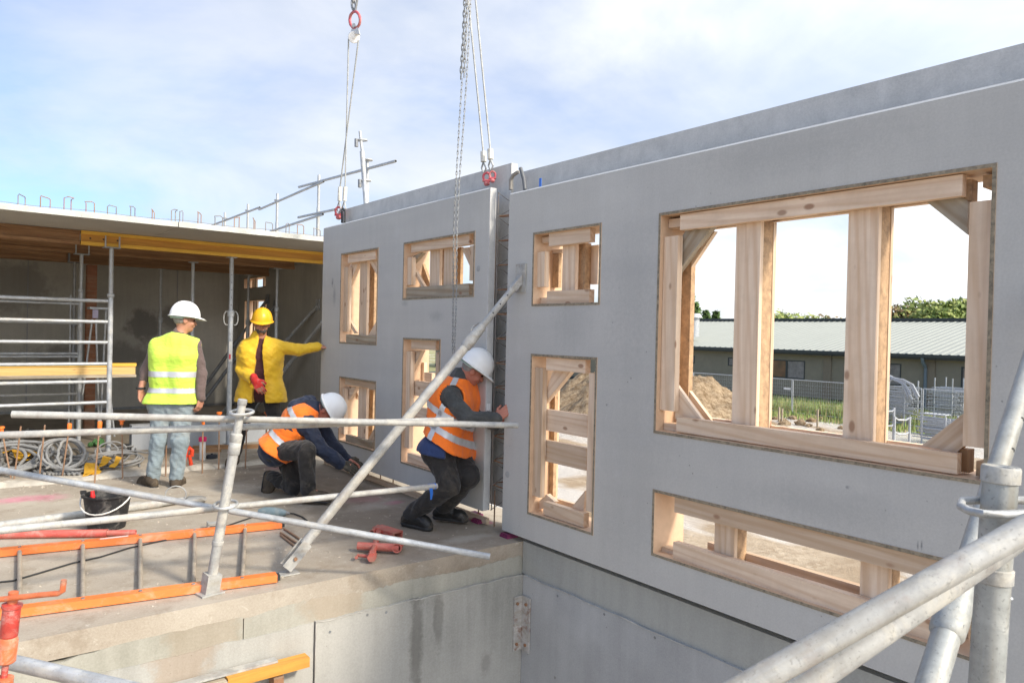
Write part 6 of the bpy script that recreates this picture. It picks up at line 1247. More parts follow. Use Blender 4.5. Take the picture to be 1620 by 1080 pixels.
# ------------------------------------------------------------------ people: smooth bodies from blended rounded limbs
CORN = np.array([(i, j, k) for i in (0, 1) for j in (0, 1) for k in (0, 1)])
EDGES = [(a, b) for a in range(8) for b in range(a+1, 8) if np.abs(CORN[a]-CORN[b]).sum() == 1]
def V3(p): return np.array([p[0], p[1], p[2]], dtype=np.float64)
class SDF:
    def __init__(s): s.p = []
    def cap(s, a, b, r0, r1=None, k=.03, sub=False): s.p.append(('c', V3(a), V3(b), r0, r0 if r1 is None else r1, k, sub)); return s
    def ell(s, c, rad, M=None, k=.02, sub=False): s.p.append(('e', V3(c), np.array(rad, float), np.eye(3) if M is None else M, k, sub)); return s
    def build(s, vox, clip=None):
        lo = np.full(3, 1e9); hi = -lo
        for q in s.p:
            if q[-1]: continue
            if q[0] == 'c': m = max(q[3], q[4]); l = np.minimum(q[1], q[2])-m; h = np.maximum(q[1], q[2])+m
            else: m = q[2].max(); l = q[1]-m; h = q[1]+m
            lo = np.minimum(lo, l); hi = np.maximum(hi, h)
        lo -= .05; hi += .05; n = np.ceil((hi-lo)/vox).astype(int)+1
        D = np.full(n, 1.0, np.float32)
        for q in s.p:
            k = q[-2]
            if q[0] == 'c': m = max(q[3], q[4]); l = np.minimum(q[1], q[2])-m; h = np.maximum(q[1], q[2])+m
            else: m = q[2].max(); l = q[1]-m; h = q[1]+m
            pad = k+3*vox; i0 = np.maximum(np.floor((l-pad-lo)/vox).astype(int), 0); i1 = np.minimum(np.ceil((h+pad-lo)/vox).astype(int)+1, n)
            ax = [lo[i]+vox*np.arange(i0[i], i1[i]) for i in range(3)]; X, Y, Z = np.meshgrid(*ax, indexing='ij')
            if q[0] == 'c':
                a, b = q[1], q[2]; ba = b-a; L2 = max(ba@ba, 1e-9); t = np.clip(((X-a[0])*ba[0]+(Y-a[1])*ba[1]+(Z-a[2])*ba[2])/L2, 0, 1)
                d = np.sqrt((X-a[0]-t*ba[0])**2+(Y-a[1]-t*ba[1])**2+(Z-a[2]-t*ba[2])**2)-(q[3]+(q[4]-q[3])*t)
            else:
                c, r, M = q[1], q[2], q[3]; P = [(X-c[0])*M[i][0]+(Y-c[1])*M[i][1]+(Z-c[2])*M[i][2] for i in range(3)]
                k0 = np.sqrt(sum((P[i]/r[i])**2 for i in range(3))); k1 = np.sqrt(sum((P[i]/r[i]**2)**2 for i in range(3)))+1e-9; d = k0*(k0-1)/k1
            sl = tuple(slice(i0[i], i1[i]) for i in range(3)); A = D[sl]
            if q[-1]: hh = np.clip(.5-.5*(A+d)/k, 0, 1); D[sl] = A*(1-hh)+(-d)*hh+k*hh*(1-hh)
            else: hh = np.clip(.5+.5*(A-d)/k, 0, 1); D[sl] = A*(1-hh)+d*hh-k*hh*(1-hh)
        if clip is not None:
            ax = [lo[i]+vox*np.arange(n[i]) for i in range(3)]; X, Y, Z = np.meshgrid(*ax, indexing='ij', sparse=True); D = np.maximum(D, clip(X, Y, Z).astype(np.float32))
        S = D < 0; N = n-1; cnt = np.zeros(N, np.int8)
        for c in CORN: cnt += S[c[0]:c[0]+N[0], c[1]:c[1]+N[1], c[2]:c[2]+N[2]]
        idx = np.argwhere((cnt > 0) & (cnt < 8)); vals = np.stack([D[tuple((idx+c).T)] for c in CORN], 1)
        acc = np.zeros((len(idx), 3)); num = np.zeros(len(idx))
        for a, b in EDGES:
            va, vb = vals[:, a], vals[:, b]; m = (va < 0) != (vb < 0); t = np.where(m, va/np.where(m, va-vb, 1), 0)
            acc += np.where(m[:, None], CORN[a]+t[:, None]*(CORN[b]-CORN[a]), 0); num += m
        V = lo+vox*(idx+acc/num[:, None]); cid = np.full(N, -1, np.int32); cid[tuple(idx.T)] = np.arange(len(idx)); F = []
        for ax_ in range(3):
            u, v = (ax_+1) % 3, (ax_+2) % 3
            s0 = [slice(0, n[i]) for i in range(3)]; s1 = list(s0); s0[ax_] = slice(0, n[ax_]-1); s1[ax_] = slice(1, n[ax_]); A, B = S[tuple(s0)], S[tuple(s1)]
            e = np.argwhere(A != B); e = e[(e[:, u] > 0) & (e[:, v] > 0) & (e[:, u] < N[u]) & (e[:, v] < N[v])]
            du = np.zeros(3, int); du[u] = 1; dv_ = np.zeros(3, int); dv_[v] = 1
            q = np.stack([cid[tuple((e-du-dv_).T)], cid[tuple((e-dv_).T)], cid[tuple(e.T)], cid[tuple((e-du).T)]], 1)
            fl = ~A[tuple(e.T)]; q[fl] = q[fl][:, ::-1]; F.append(q)
        F = np.concatenate(F); F = F[(F >= 0).all(1)]; return V, F
def wav(V, seed, f, warp=1.2):
    r = np.random.RandomState(seed); o = np.zeros(len(V))
    for i in range(4):
        k = r.normal(size=3); k = k/np.linalg.norm(k)*f*(1+.7*i); k2 = r.normal(size=3)*f*.5; o += np.sin(V@k+r.uniform(0, 6)+warp*np.sin(V@k2+r.uniform(0, 6)))/(1+.6*i)
    return o/2
def mesh_from(name, V, F, relax=1):
    me = bpy.data.meshes.new(name); F = np.asarray(F); me.vertices.add(len(V)); me.loops.add(F.size); me.polygons.add(len(F))
    if relax:
        a = F.ravel(); b = np.roll(F, -1, 1).ravel()
        for _ in range(relax):
            acc = np.zeros_like(V); cn = np.zeros(len(V)); np.add.at(acc, a, V[b]); np.add.at(acc, b, V[a]); np.add.at(cn, a, 1); np.add.at(cn, b, 1); V = V*.5+.5*acc/np.maximum(cn, 1)[:, None]
    me.vertices.foreach_set('co', V.astype(np.float32).ravel()); me.loops.foreach_set('vertex_index', F.astype(np.int32).ravel()); me.polygons.foreach_set('loop_start', np.arange(0, F.size, 4, dtype=np.int32))
    me.polygons.foreach_set('use_smooth', np.ones(len(F), bool)); me.update(calc_edges=True); me.validate(); return me
def vnormals(V, F):
    n = np.cross(V[F[:, 2]]-V[F[:, 0]], V[F[:, 3]]-V[F[:, 1]]); o = np.zeros_like(V)
    for i in range(4): np.add.at(o, F[:, i], n)
    return o/np.maximum(np.linalg.norm(o, axis=1), 1e-9)[:, None]
def cloth(name, sdf, vox, mat, parent, clip=None, amp=.006, f=22, seed=1, relax=1, stripes=None, smat=None, split=None):
    V, F = sdf.build(vox, clip)
    if amp: V = V+vnormals(V, F)*(amp*wav(V, seed, f)+amp*.5*wav(V, seed+9, f*2.3))[:, None]
    me = mesh_from(name, V, F, relax); co = np.zeros(len(V)*3, np.float32); me.vertices.foreach_get('co', co); V = co.reshape(-1, 3).astype(float)
    o = link(name, me, mat, parent)
    if split is not None:
        c = V[F].mean(1); me.polygons.foreach_set('material_index', split(c).astype(np.int32))
    if stripes is not None:
        c = V[F].mean(1); N_ = vnormals(V, F); 
        for fn in stripes:
            m = fn(c)
            if m.sum() < 6: continue
            f2 = F[m]; u, inv = np.unique(f2, return_inverse=True); sv = V[u]+N_[u]*.004; link('reflective_tape', mesh_from('reflective_tape', sv, inv.reshape(-1, 4), 1), smat, o)
    return o
def nrm_(v): v = V3(v); return v/np.linalg.norm(v)
def basis(fwd, up):
    f = nrm_(fwd); u = V3(up); u = u-f*(f@u); u /= np.linalg.norm(u); return f, u, np.cross(f, u)    # forward, up, right
def head_prims(s, c, fwd, up):
    f, u, r = basis(fwd, up); M = np.stack([r, f, u])
    s.ell(c+u*.025-f*.008, (.076, .094, .098), M, .02); s.ell(c-u*.045+f*.028, (.056, .062, .072), M, .03); s.ell(c-u*.083+f*.062, (.026, .022, .02), M, .02)
    s.cap(c+f*.088+u*.012, c+f*.108-u*.026, .010, .014, .012); s.cap(c+f*.080+u*.03-r*.04, c+f*.080+u*.03+r*.04, .014, None, .015)
    for t in (-1, 1):
        s.ell(c+f*.088+u*.008+r*t*.032, (.016, .012, .011), M, .01, True); s.ell(c+r*t*.078-f*.012-u*.004, (.010, .024, .032), M, .008); s.ell(c+f*.062-u*.03+r*t*.042, (.022, .02, .02), M, .02)
    s.cap(c+f*.093-u*.052-r*.02, c+f*.093-u*.052+r*.02, .008, None, .01)
def hand_prims(s, w_, d, n, side, curl=.35, spread=.1, sc=1.0):
    """palm, four unequal bent fingers and a thumb; d to the fingertips, n out of the back of the hand, side towards the thumb"""
    d = nrm_(d); n = V3(n); n = n-d*(n@d); n /= np.linalg.norm(n); sd2 = np.cross(d, n); sd2 = sd2*(1 if sd2@V3(side) > 0 else -1); w_ = V3(w_)
    for i, (o, ln) in enumerate(((.030, .072), (.010, .080), (-.010, .075), (-.029, .058))):
        kn = w_+d*(.088-.006*abs(i-1))*sc+sd2*o*sc; s.cap(w_+sd2*o*.6, kn, .0135*sc, .012*sc, .012)
        dd = nrm_(d+sd2*o*spread*20-n*curl*.6); mid = kn+dd*ln*.5*sc; d2 = nrm_(dd-n*curl*1.3); s.cap(kn, mid, .0105*sc, .0095*sc, .004); s.cap(mid, mid+d2*ln*.5*sc, .0095*sc, .008*sc, .004)
    t0 = w_+d*.025*sc+sd2*.024*sc; t1 = t0+nrm_(d*.7+sd2*.8-n*.3)*.045*sc; s.cap(t0, t1, .015*sc, .012*sc, .012); s.cap(t1, t1+nrm_(d+sd2*.25-n*.5)*.035*sc, .0115*sc, .009*sc, .004)
def helmet(parent, c, fwd, up, mat, R=1.0):
    f, u, r = basis(fwd, up); M = Matrix(((r[0], f[0], u[0], c[0]), (r[1], f[1], u[1], c[1]), (r[2], f[2], u[2], c[2]), (0, 0, 0, 1))); a, b, h = .116*R, .145*R, .150*R
    prof = [math.pi/2*i/12 for i in range(13)]; mb = MB(); n = 40
    def P(th, ph):
        x, y = math.cos(th), math.sin(th); rr = math.cos(ph)**.92; z = h*math.sin(ph)**1.0; ridge = 1+(.030*math.exp(-(x/.22)**2)*math.sin(ph)**.6)
        return (x*rr*a*ridge, y*rr*b*ridge, z*ridge)
    rows = [[P(2*math.pi*i/n, ph) for i in range(n)] for ph in prof[:-1]]
    def brim(k, dz): return [((math.cos(t)*(a+k*.016)), (math.sin(t)*(b+k*(.014+.052*max(0, math.sin(t))**2.2))), dz-k*.018*max(0, math.sin(t))**2) for t in [2*math.pi*i/n for i in range(n)]]
    allr = [[(p[0]*.97, p[1]*.97, -.004) for p in rows[0]], brim(.95, -.012), brim(1.0, -.006), brim(.6, -.001), rows[0]] + rows[1:]
    mb.v = [tuple(M @ Vector(p)) for rw in allr for p in rw]+[tuple(M @ Vector((0, 0, h*1.02)))]; m = len(allr)
    for j in range(m-1):
        for i in range(n): mb.f.append((j*n+i, j*n+(i+1) % n, (j+1)*n+(i+1) % n, (j+1)*n+i))
    for i in range(n): mb.f.append(((m-1)*n+i, (m-1)*n+(i+1) % n, m*n))
    mb.mi = [0]*len(mb.f); o = obj('helmet', mb, mat, parent, ang=50)
    hb = MB(); ring_ = [tuple(M @ Vector((math.cos(t)*a*.90, math.sin(t)*b*.90, -.012-.012*(math.sin(t) < -.3)))) for t in [2*math.pi*i/28 for i in range(28)]]
    hb.path(ring_, .009, 6, closed=True); obj('headband', hb, m_band, o); return o
m_band = m_plain('helmet headband', (.35, .45, .40), .6, .1)
M_HWHITE = m_plain('white helmet', (.80, .80, .78), .32, .04, 14, 0, .04, .12, (.55, .52, .46)); M_HYELLOW = m_plain('yellow helmet', (.80, .42, .015), .35, .06, 14, 0, .04, .15, (.5, .3, .08))
M_SKIN = m_plain('tanned skin', (.46, .22, .14), .55, .14, 16, 0, .15); M_SKINR = m_plain('ruddy skin', (.42, .16, .105), .5, .16, 16, 0, .15)
M_HAIR = m_plain('dark grey hair', (.08, .07, .065), .8, .4, 60, 0, .5); M_HAIRG = m_plain('grey hair', (.25, .23, .21), .8, .3, 60, 0, .5); M_EYE = m_plain('dark eyes', (.03, .025, .02), .2, .1)
def m_cloth(name, c, var=.2, rough=.85, dirt=0, dirtcol=(.2, .17, .13), sc=7):
    m = m_plain(name, c, rough, var, sc, 0, 0, dirt, dirtcol, .2, .15); t = NT.__new__(NT); t.m = m; t.t = m.node_tree; t.N = t.t.nodes; t.L = t.t.links; t.oi = None
    t.b = next(n for n in t.N if n.type == 'BSDF_PRINCIPLED'); t.tc = next(n for n in t.N if n.type == 'TEX_COORD')
    f1 = t.noise(t.co((9, 9, 26)), 1.0, 3, .5, 1.2); f2 = t.noise(t.co((24, 24, 14)), 1.0, 2, .5, .8)
    t.bump(t.math('ADD', f1, t.math('MULTIPLY', f2, .5)), .28, .03); return m
M_LIME = m_cloth('lime fabric', (.56, .80, .09), .06, .7); M_ORNG = m_cloth('orange fabric', (.95, .20, .022), .06, .7, .2, (.55, .12, .03)); M_TAPE = m_plain('reflective tape', (.56, .57, .58), .35, .10, 30, .2, .1, .2, (.4, .38, .36))
M_BROWNS = m_cloth('brown grey wool', (.135, .098, .088), .2); M_JEANS = m_cloth('faded blue denim', (.225, .275, .295), .18, .9, .55, (.36, .355, .32), 3); M_YJACK = m_cloth('yellow rainwear', (.80, .49, .03), .12, .5, .3, (.45, .28, .03)); M_MAROON = m_cloth('maroon shirt', (.075, .028, .03), .3); M_BLACKT = m_cloth('dusty black trousers', (.030, .028, .027), .5, .9, .65, (.105, .09, .07), 6)
M_NAVY = m_cloth('navy jacket', (.022, .030, .055), .35, .7, .2, (.08, .07, .06)); M_CHAR = m_cloth('charcoal knit', (.065, .068, .066), .35, .9, .35, (.16, .15, .14), 14); M_BLUET = m_cloth('blue undershirt', (.03, .05, .13), .2); M_REDG = m_cloth('red work glove', (.62, .035, .03), .15, .6, .45, (.62, .30, .28), 22); M_DGLOVE = m_cloth('muddy glove', (.055, .048, .036), .4, .9, .6, (.14, .12, .09), 20)
M_BOOT = m_plain('black boot leather', (.020, .019, .018), .5, .4, 12, 0, .3, .6, (.15, .125, .095)); M_BOOTM = m_plain('mud caked boot', (.07, .052, .035), .9, .5, 14, 0, .6, .7, (.15, .115, .075))

def person(label, J, hf, hu, helm, skin, hair, loc, build=1.0, hands=None, hair_mat=None, hsc=1.0):
    """J: joints in metres. One continuous body; returns the root and joint arrays."""
    J = {k: V3(v) for k, v in J.items()}; t_ = thing('person', label, 'person', loc); b = build; s = SDF()
    hipc = (J['hipL']+J['hipR'])/2; shc = (J['shL']+J['shR'])/2; mid = (hipc*.55+shc*.45); across = nrm_(J['shR']-J['shL'])
    s.cap(J['hipL'], J['hipR'], .115*b, None, .06); s.cap(mid-across*.07*b, mid+across*.07*b, .105*b, None, .07); ch = hipc*.22+shc*.78
    s.cap(ch-across*.085*b, ch+across*.085*b, .118*b, None, .07); s.cap(J['shL'], J['shR'], .062*b, None, .06); s.cap(hipc, ch, .10*b, None, .06); s.cap(shc, J['neck'], .062, .056, .04); s.cap(J['neck'], J['head']-nrm_(hu)*.04-nrm_(hf)*.01, .056, .054, .03)
    for S in 'LR':
        s.cap(J['sh'+S], J['el'+S], .052*b, .042*b, .03); s.cap(J['el'+S], J['wr'+S], .042*b, .028, .02); s.cap(J['hip'+S], J['kn'+S], .088*b, .058*b, .05); s.cap(J['kn'+S], J['an'+S], .058*b, .040, .03)
        s.cap(J['an'+S], J['to'+S], .042, .034, .03); hd = hands[S]; hand_prims(s, J['wr'+S], hd[0], hd[1], hd[2], hd[3], .06, 1.02)
    head_prims(s, J['head'], hf, hu); V, F = s.build(.0056); me = mesh_from('body', V, F, 1); body = link('body', me, skin, t_)
    f, u, r = basis(hf, hu); Mh = np.stack([r, f, u]); hs = SDF(); hs.ell(J['head']+u*.030-f*.012, (.082, .098, .096), Mh, .02)
    c0 = J['head']
    def hclip(X, Y, Z):
        pf = (X-c0[0])*f[0]+(Y-c0[1])*f[1]+(Z-c0[2])*f[2]; pu = (X-c0[0])*u[0]+(Y-c0[1])*u[1]+(Z-c0[2])*u[2]; return np.maximum(pf*.9-pu*.5-.0, -pu-.045)
    cloth('hair', hs, .007, hair, t_, hclip, .003, 60, 3)
    for t in (-1, 1):
        p = J['head']+f*.083+u*.008+r*t*.032; obj('eye', MB().ico(p, .0105, 1), M_EYE, t_)
    helmet(t_, Vector(J['head']+u*.045), hf, hu, helm, hsc); return t_, J, body
def torso_sdf(J, g, hem=None, fill=True, b=1.0):
    s = SDF(); hipc = (J['hipL']+J['hipR'])/2; shc = (J['shL']+J['shR'])/2; mid = hipc*.55+shc*.45; ch = hipc*.22+shc*.78; across = nrm_(J['shR']-J['shL']); hv = (J['hipR']-J['hipL'])/2
    s.cap(hipc-hv*1.05, hipc+hv*1.05, .115*b+g, None, .07); s.cap(mid-across*.075*b, mid+across*.075*b, .108*b+g, None, .08); s.cap(ch-across*.09*b, ch+across*.09*b, .118*b+g, None, .07); tp_ = nrm_(shc-hipc)
    for S in 'LR': s.cap(shc+tp_*.035, J['sh'+S]*.93+shc*.07-tp_*.012, .060*b+g*.9, .058*b+g*.9, .06)
    if fill:
        for t in (-1, 1): s.cap(hipc+across*.075*b*t, ch+across*.10*b*t, .095*b+g, .105*b+g, .06)
    if hem is not None: s.cap(hipc-hv*1.2+hem, hipc+hv*1.2+hem, .128*b+g, None, .09)
    return s
def sleeve(s, J, S, g, end=.93, k=.03, b=1.0):
    e = J['el'+S]; w_ = e+(J['wr'+S]-e)*end; s.cap(J['sh'+S], e, .054*b+g, .045*b+g, k); s.cap(e, w_, .045*b+g, .034+g*.9, .02)
def leg(s, J, S, g, end=.95, b=1.0): s.cap(J['hip'+S], J['kn'+S], .090*b+g, .064*b+g, .06); a = J['kn'+S]+(J['an'+S]-J['kn'+S])*end; s.cap(J['kn'+S], a, .063*b+g, .052+g, .03)
def boot(J, S, parent, mat, up=None, shaft=.10):
    s = SDF(); an, to = J['an'+S], J['to'+S]; d = nrm_(to-an); kn = nrm_(J['kn'+S]-an); L_ = np.linalg.norm(to-an)
    dn = nrm_(d*(d@kn)-kn) if up is None else -V3(up); heel = an+dn*.045-nrm_(d-dn*(d@dn))*.055; toe = to+dn*.01
    s.cap(an+kn*shaft, an, .056, .055, .03); s.cap(heel, an+dn*.03, .038, .046, .03); s.cap(an+dn*.02, to, .050, .044, .04); s.cap(to-dn*.006, to+d*.035+dn*.004, .046, .040, .03); s.cap(heel+dn*.012, to+d*.03+dn*.022, .036, .040, .02)
    b0 = heel+dn*.036
    def cl(X, Y, Z): return (X-b0[0])*dn[0]+(Y-b0[1])*dn[1]+(Z-b0[2])*dn[2]-.010
    o = cloth('boot', s, .0062, mat, parent, cl, .002, 40, 4); 
    s2 = SDF(); s2.cap(heel+dn*.028, to+d*.03+dn*.03, .043, .046, .02)
    def cl2(X, Y, Z): h = (X-b0[0])*dn[0]+(Y-b0[1])*dn[1]+(Z-b0[2])*dn[2]; return np.maximum(h-.018, -h-.010)
    cloth('sole', s2, .0062, M_INK, o, cl2, 0); return o
def band(c0, ax, lo, hi):
    c0, ax = V3(c0), nrm_(ax)
    return lambda c: (((c-c0)@ax) > lo) & (((c-c0)@ax) < hi)
camr, camu, camf = V3(RGT), np.array([0, 0, 1.0]), nrm_((FWD.x, FWD.y, 0)); away = camf
def Jset(D, **k): return {n: PD(a[0], a[1], D+(a[2] if len(a) > 2 else 0)) for n, a in k.items()}

# man with his back to us, lime vest
J = Jset(7.27, shL=(249, 545), shR=(308, 545), neck=(284, 530, .02), head=(292, 507, .04), elL=(231, 588, .0), elR=(318, 590, .02), wrL=(222.5, 617, -.05), wrR=(317.5, 630, -.02), hipL=(256, 640, .0), hipR=(290, 640, .02), knL=(251, 697, -.03), knR=(284, 697, -.03), anL=(240, 756, .0), anR=(279, 757, .02), toL=(226, 761, .13), toR=(286, 761, .15))
hf = camr*.75+away*.62-camu*.10; hu = camu-camr*.05
P, J, _ = person('man in a lime vest and faded jeans seen from behind, white helmet', J, hf, hu, M_HWHITE, M_SKIN, M_HAIRG, PZ(262, 772), 1.0, dict(L=(-camu+camr*.10, -camr+away*.3, away, .7), R=(-camu-camr*.15, camr-away*.3, away, .9)))
s = torso_sdf(J, .012, None, b=1.0); sleeve(s, J, 'L', .010, .42); sleeve(s, J, 'R', .010, .97); s.cap(J['neck']-camu*.05, J['neck']+camu*.015, .07, .066, .03); cloth('sweater', s, .0075, M_BROWNS, P, (lambda X, Y, Z: (J['hipL'][2]+.06-Z) if False else np.where(np.abs((X-J['neck'][0])*camr[0]+(Y-J['neck'][1])*camr[1]) < .19, J['hipL'][2]+.05-Z, -1.0)+0*X), .005, 34, 2)
s = torso_sdf(J, .034, -camu*.02, b=1.0); hipz = J['hipL'][2]; top = J['shL'][2]
def vclip(X, Y, Z): a_ = np.abs((X-J['neck'][0])*camr[0]+(Y-J['neck'][1])*camr[1]+.035); return np.maximum(hipz+.02-Z, np.maximum(Z-(top+.15-.35*a_), a_-.252))
cloth('safety_vest', s, .0075, M_LIME, P, vclip, .006, 20, 5, 1, [band((0, 0, hipz+.285), camu, 0, .055), band((0, 0, hipz+.125), camu, 0, .055)], M_TAPE)
s = SDF(); s.cap(J['hipL'], J['hipR'], .132, None, .06); s.cap(J['hipL']+camu*.08, J['hipR']+camu*.08, .126, None, .06)
for S in 'LR': leg(s, J, S, .012, 1.0); 
cloth('jeans', s, .0070, M_JEANS, P, None, .010, 30, 7)
for S in 'LR': boot(J, S, P, M_BOOTM, up=camu)
wl = J['wrL']; obj('wrist_watch', MB().path([Vector(wl+camu*.02+camr*math.cos(t)*.036+away*math.sin(t)*.036) for t in [2*math.pi*i/14 for i in range(14)]], .011, 6, closed=True), M_INK, P)

# man in the yellow rain jacket
D2 = 8.42
J = Jset(D2, shL=(390, 549, -.02), shR=(434, 547, .03), neck=(413, 534, .0), head=(414.5, 513, -.03), elL=(383, 585, -.06), elR=(472, 553, .02), wrL=(404, 603, -.27), wrR=(503, 549, .08), hipL=(399, 618, .0), hipR=(427, 618, .02), knL=(383, 674, -.08), knR=(436, 674, -.03), anL=(370, 726, .0), anR=(447, 724, .08), toL=(364, 731, -.14), toR=(455, 729, -.04))
hf = -away*.9+camr*.25-camu*.12; hu = camu+camr*.03
P, J, _ = person('man in a yellow rain jacket and yellow helmet reaching out to the panel edge', J, hf, hu, M_HYELLOW, M_SKIN, M_HAIR, PZ(405, 733), 1.0, dict(L=(-camu*.8+camr*.5, -away+camr*.2, camr, .4), R=(camr+camu*.05, camu-away*.3, camu, .25)))
bs = SDF(); f_, u_, r_ = basis(hf, hu); bs.ell(J['head']-u_*.060+f_*.035, (.060, .062, .055), np.stack([r_, f_, u_]), .02)
def bclip(X, Y, Z): c = J['head']; return ((X-c[0])*u_[0]+(Y-c[1])*u_[1]+(Z-c[2])*u_[2])+.045
cloth('beard', bs, .006, M_HAIR, P, bclip, .003, 70, 3)
s = torso_sdf(J, .016); cloth('shirt', s, .008, M_MAROON, P, None, .003, 34, 4)
s = torso_sdf(J, .044, -camu*.13, b=1.0); sleeve(s, J, 'L', .026, .90); sleeve(s, J, 'R', .024, .97); s.cap(J['neck']-camu*.04-camr*.02, J['neck']+camu*.02-camr*.03, .085, .08, .03)
hipz = min(J['hipL'][2], J['hipR'][2]); ck = (J['shL']+J['shR'])/2; hk = (J['hipL']+J['hipR'])/2
def yclip(X, Y, Z):
    a_ = (X-ck[0])*camr[0]+(Y-ck[1])*camr[1]; f2 = (X-ck[0])*camf[0]+(Y-ck[1])*camf[1]; tz = np.clip((ck[2]+.06-Z)/.75, 0, 1.2)
    gap = np.maximum(np.abs(a_-.035-.015*tz)-(.030+.045*tz), f2+.03); return np.maximum(hipz-.125-Z, -gap)
cloth('rain_jacket', s, .0075, M_YJACK, P, yclip, .008, 20, 8)
s = SDF(); s.cap(J['hipL'], J['hipR'], .110, None, .06)
for S in 'LR': leg(s, J, S, .008, .97)
cloth('trousers', s, .008, M_BLACKT, P, None, .008, 24, 9)
for S in 'LR': boot(J, S, P, M_BOOTM, up=camu)
gs = SDF(); hand_prims(gs, J['wrL']+(-camu*.8+camr*.5)*(-.03), -camu*.8+camr*.5, -away+camr*.2, camr, .45, .06, 1.25); gs.cap(J['wrL']+camu*.05-camr*.02, J['wrL'], .040, .036, .02); cloth('work_glove', gs, .0055, M_REDG, P, None, .001, 60, 2)

# kneeling man with the orange vest
D3 = 7.0
J = Jset(D3, hipL=(446, 704, .12), hipR=(434, 713, -.10), shL=(494, 644, .20), shR=(479, 660, -.16), neck=(499, 646, .02), head=(516.5, 648, .02), elR=(506, 709, -.18), wrR=(540, 733, -.12), elL=(522, 700, .25), wrL=(549, 726, .30), knR=(486, 712, -.36), anR=(488, 776, -.32), toR=(512, 786, -.33), knL=(468, 768, .02), anL=(431, 756, .20), toL=(426, 771, .12))
hf = camr*.45-camu*.85+away*.15; hu = camr*.87+camu*.49
P, J, _ = person('kneeling man in a navy jacket and orange vest, white helmet, reaching under the panel', J, hf, hu, M_HWHITE, M_SKINR, M_HAIR, PZ(465, 785), 1.0, dict(R=(camr*.9-camu*.42, camu*.7-away*.6, camu, .35), L=(camr*.9-camu*.4, camu*.8+away*.3, -away, .4)))
tu = nrm_(((J['shL']+J['shR'])-(J['hipL']+J['hipR'])))
s = torso_sdf(J, .030); sleeve(s, J, 'R', .026, .96); sleeve(s, J, 'L', .022, .96); s.cap(J['neck']-tu*.05, J['neck']+tu*.0, .08, .075, .03); cloth('jacket', s, .0075, M_NAVY, P, None, .010, 22, 3)
hs = SDF(); nk = J['neck']; hs.cap(nk-camr*.17+camu*.035-away*.1, nk-camr*.15+camu*.045+away*.12, .052, .052, .05); hs.cap(nk-camr*.10+camu*.075-away*.06, nk-camr*.06+camu*.07+away*.08, .042, .045, .06); hs.cap(nk-camr*.20+camu*.0, nk-camr*.12+camu*.03, .05, .05, .05); cloth('hood', hs, .0075, M_NAVY, P, None, .012, 24, 6)
s = torso_sdf(J, .042, -tu*.06, b=1.0); hc = (J['hipL']+J['hipR'])/2; Lt = np.linalg.norm((J['shL']+J['shR'])/2-hc)
shR = J['shR']; 
def kclip(X, Y, Z):
    t = (X-hc[0])*tu[0]+(Y-hc[1])*tu[1]+(Z-hc[2])*tu[2]; q = J['shR']*.72+J['elR']*.28; arm = .105-np.sqrt((X-q[0])**2+(Y-q[1])**2+(Z-q[2])**2); return np.maximum(np.maximum(-.01-t, t-(Lt+.075)), arm)
cloth('safety_vest', s, .0075, M_ORNG, P, kclip, .010, 16, 5, 1, [band(hc, tu, .10, .155), band(hc, tu+camr*.5+away*.2, .30, .35)], M_TAPE)
s = SDF(); s.cap(J['hipL'], J['hipR'], .128, None, .06); s.cap(J['hipL']+tu*.06, J['hipR']+tu*.06, .118, None, .06)
for S in 'LR': leg(s, J, S, .016, .97)
cloth('trousers', s, .0075, M_BLACKT, P, None, .010, 24, 7)
boot(J, 'R', P, M_BOOTM, up=camu); boot(J, 'L', P, M_BOOTM)
for S in 'RL':
    gs = SDF(); d_ = camr*.9-camu*.42; hand_prims(gs, J['wr'+S], d_, camu*.7-away*.6, camu, .4, .06, 1.15); gs.cap(J['wr'+S]-d_*.05, J['wr'+S], .038, .034, .02); cloth('work_glove', gs, .0055, M_DGLOVE, P, None, .002, 60, 2)
tag(obj('rag', MB().ico(PZ(476, 738, .12), .05, 2, .15, (.7, .6, 1.5)).ico(PZ(478, 741, .06), .04, 2, .15, (.8, .6, 1.6)), m_cloth('red cloth', (.55, .02, .02)), ang=60), 'bright red cloth hanging between the kneeling man and his sleeve', 'cloth')

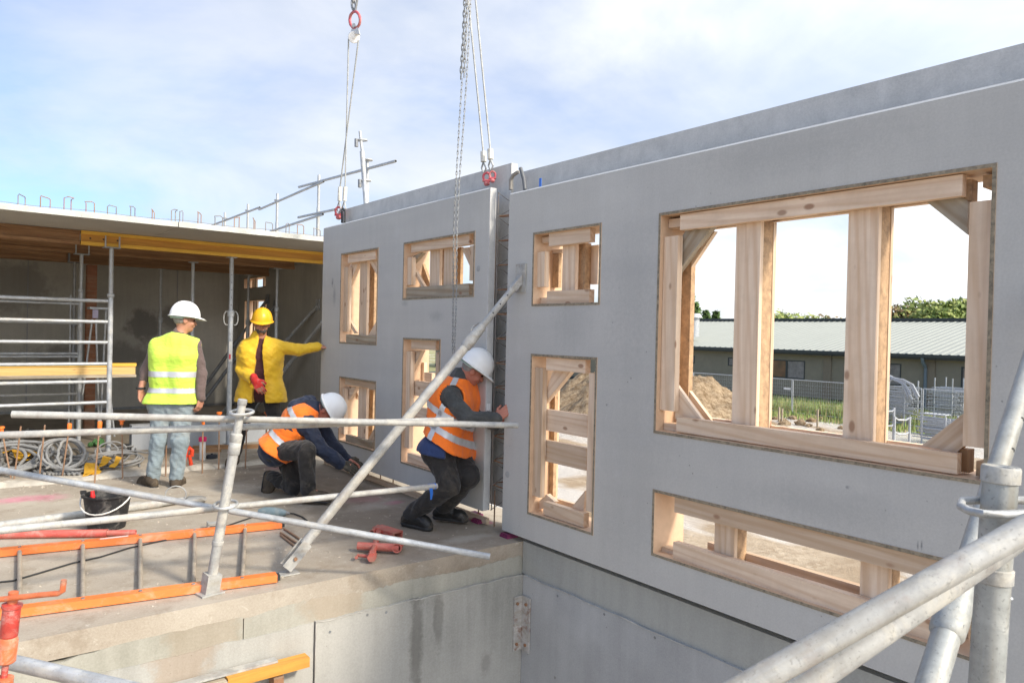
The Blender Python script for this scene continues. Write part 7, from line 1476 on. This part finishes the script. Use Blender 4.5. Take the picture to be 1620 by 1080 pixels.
# pushing man with the orange vest
D4 = 5.95
J = Jset(D4, hipL=(716, 709, .13), hipR=(693, 714, -.10), shL=(740, 607, .20), shR=(707, 620, -.15), neck=(727, 594, .02), head=(748, 586, .02), elR=(741, 663, -.28), wrR=(786, 662, -.21), elL=(757, 657, .14), wrL=(784, 672, -.02), knR=(711, 768, -.20), anR=(650, 813, .02), toR=(672, 826, -.06), knL=(742, 752, -.06), anL=(702, 803, .20), toL=(728, 816, .16))
hf = camr*.80-camu*.56+away*.22; hu = camr*.56+camu*.81
P, J, _ = person('crouching man in an orange vest pushing against the panel edge, white helmet', J, hf, hu, M_HWHITE, M_SKINR, M_HAIRG, PZ(690, 828), 1.04, dict(R=(camr*.72+camu*.62, -away*.75-camr*.35, camu-camr*.6, .12), L=(camr*.8+camu*.4, -camr*.2-away, camu, .2)))
tu = nrm_(((J['shL']+J['shR'])-(J['hipL']+J['hipR']))); hc = (J['hipL']+J['hipR'])/2; Lt = np.linalg.norm((J['shL']+J['shR'])/2-hc)
s = torso_sdf(J, .014); sleeve(s, J, 'R', .018, .95); sleeve(s, J, 'L', .016, .95); s.cap(J['neck']-tu*.05, J['neck']+tu*.0, .072, .068, .03); cloth('knit_sweater', s, .0075, M_CHAR, P, None, .008, 26, 3)
s = torso_sdf(J, .020, -tu*.03)
def uclip(X, Y, Z): t = (X-hc[0])*tu[0]+(Y-hc[1])*tu[1]+(Z-hc[2])*tu[2]; return np.maximum(np.maximum(-.03-t, t-.12), (X-hc[0])*camr[0]+(Y-hc[1])*camr[1]-.02)
cloth('undershirt', s, .008, M_BLUET, P, uclip, .006, 24, 5)
s = torso_sdf(J, .040, -tu*.02, b=1.04)
def pclip(X, Y, Z):
    t = (X-hc[0])*tu[0]+(Y-hc[1])*tu[1]+(Z-hc[2])*tu[2]; fr = (X-hc[0])*camr[0]+(Y-hc[1])*camr[1]; q = J['shR']*.80+J['elR']*.20; arm = .100-np.sqrt((X-q[0])**2+(Y-q[1])**2+(Z-q[2])**2)
    return np.maximum(np.maximum((.045-.42*fr)-t, t-(Lt+.085)), arm)
tn = nrm_(tu+camr*.42); cloth('safety_vest', s, .0075, M_ORNG, P, pclip, .010, 14, 5, 1, [band(hc, tn, .115, .168), band(hc, tn, .235, .288), band(hc+tu*Lt+camr*.02, camr-.4*tu, -.075, -.03)], M_TAPE)
s = SDF(); s.cap(J['hipL'], J['hipR'], .130, None, .06); s.cap(J['hipL']+tu*.06, J['hipR']+tu*.06, .120, None, .06)
for S in 'LR': leg(s, J, S, .020, .96, 1.03)
cloth('trousers', s, .0075, M_BLACKT, P, None, .011, 22, 7)
boot(J, 'R', P, M_BOOT, up=camu); boot(J, 'L', P, M_BOOT, up=camu)
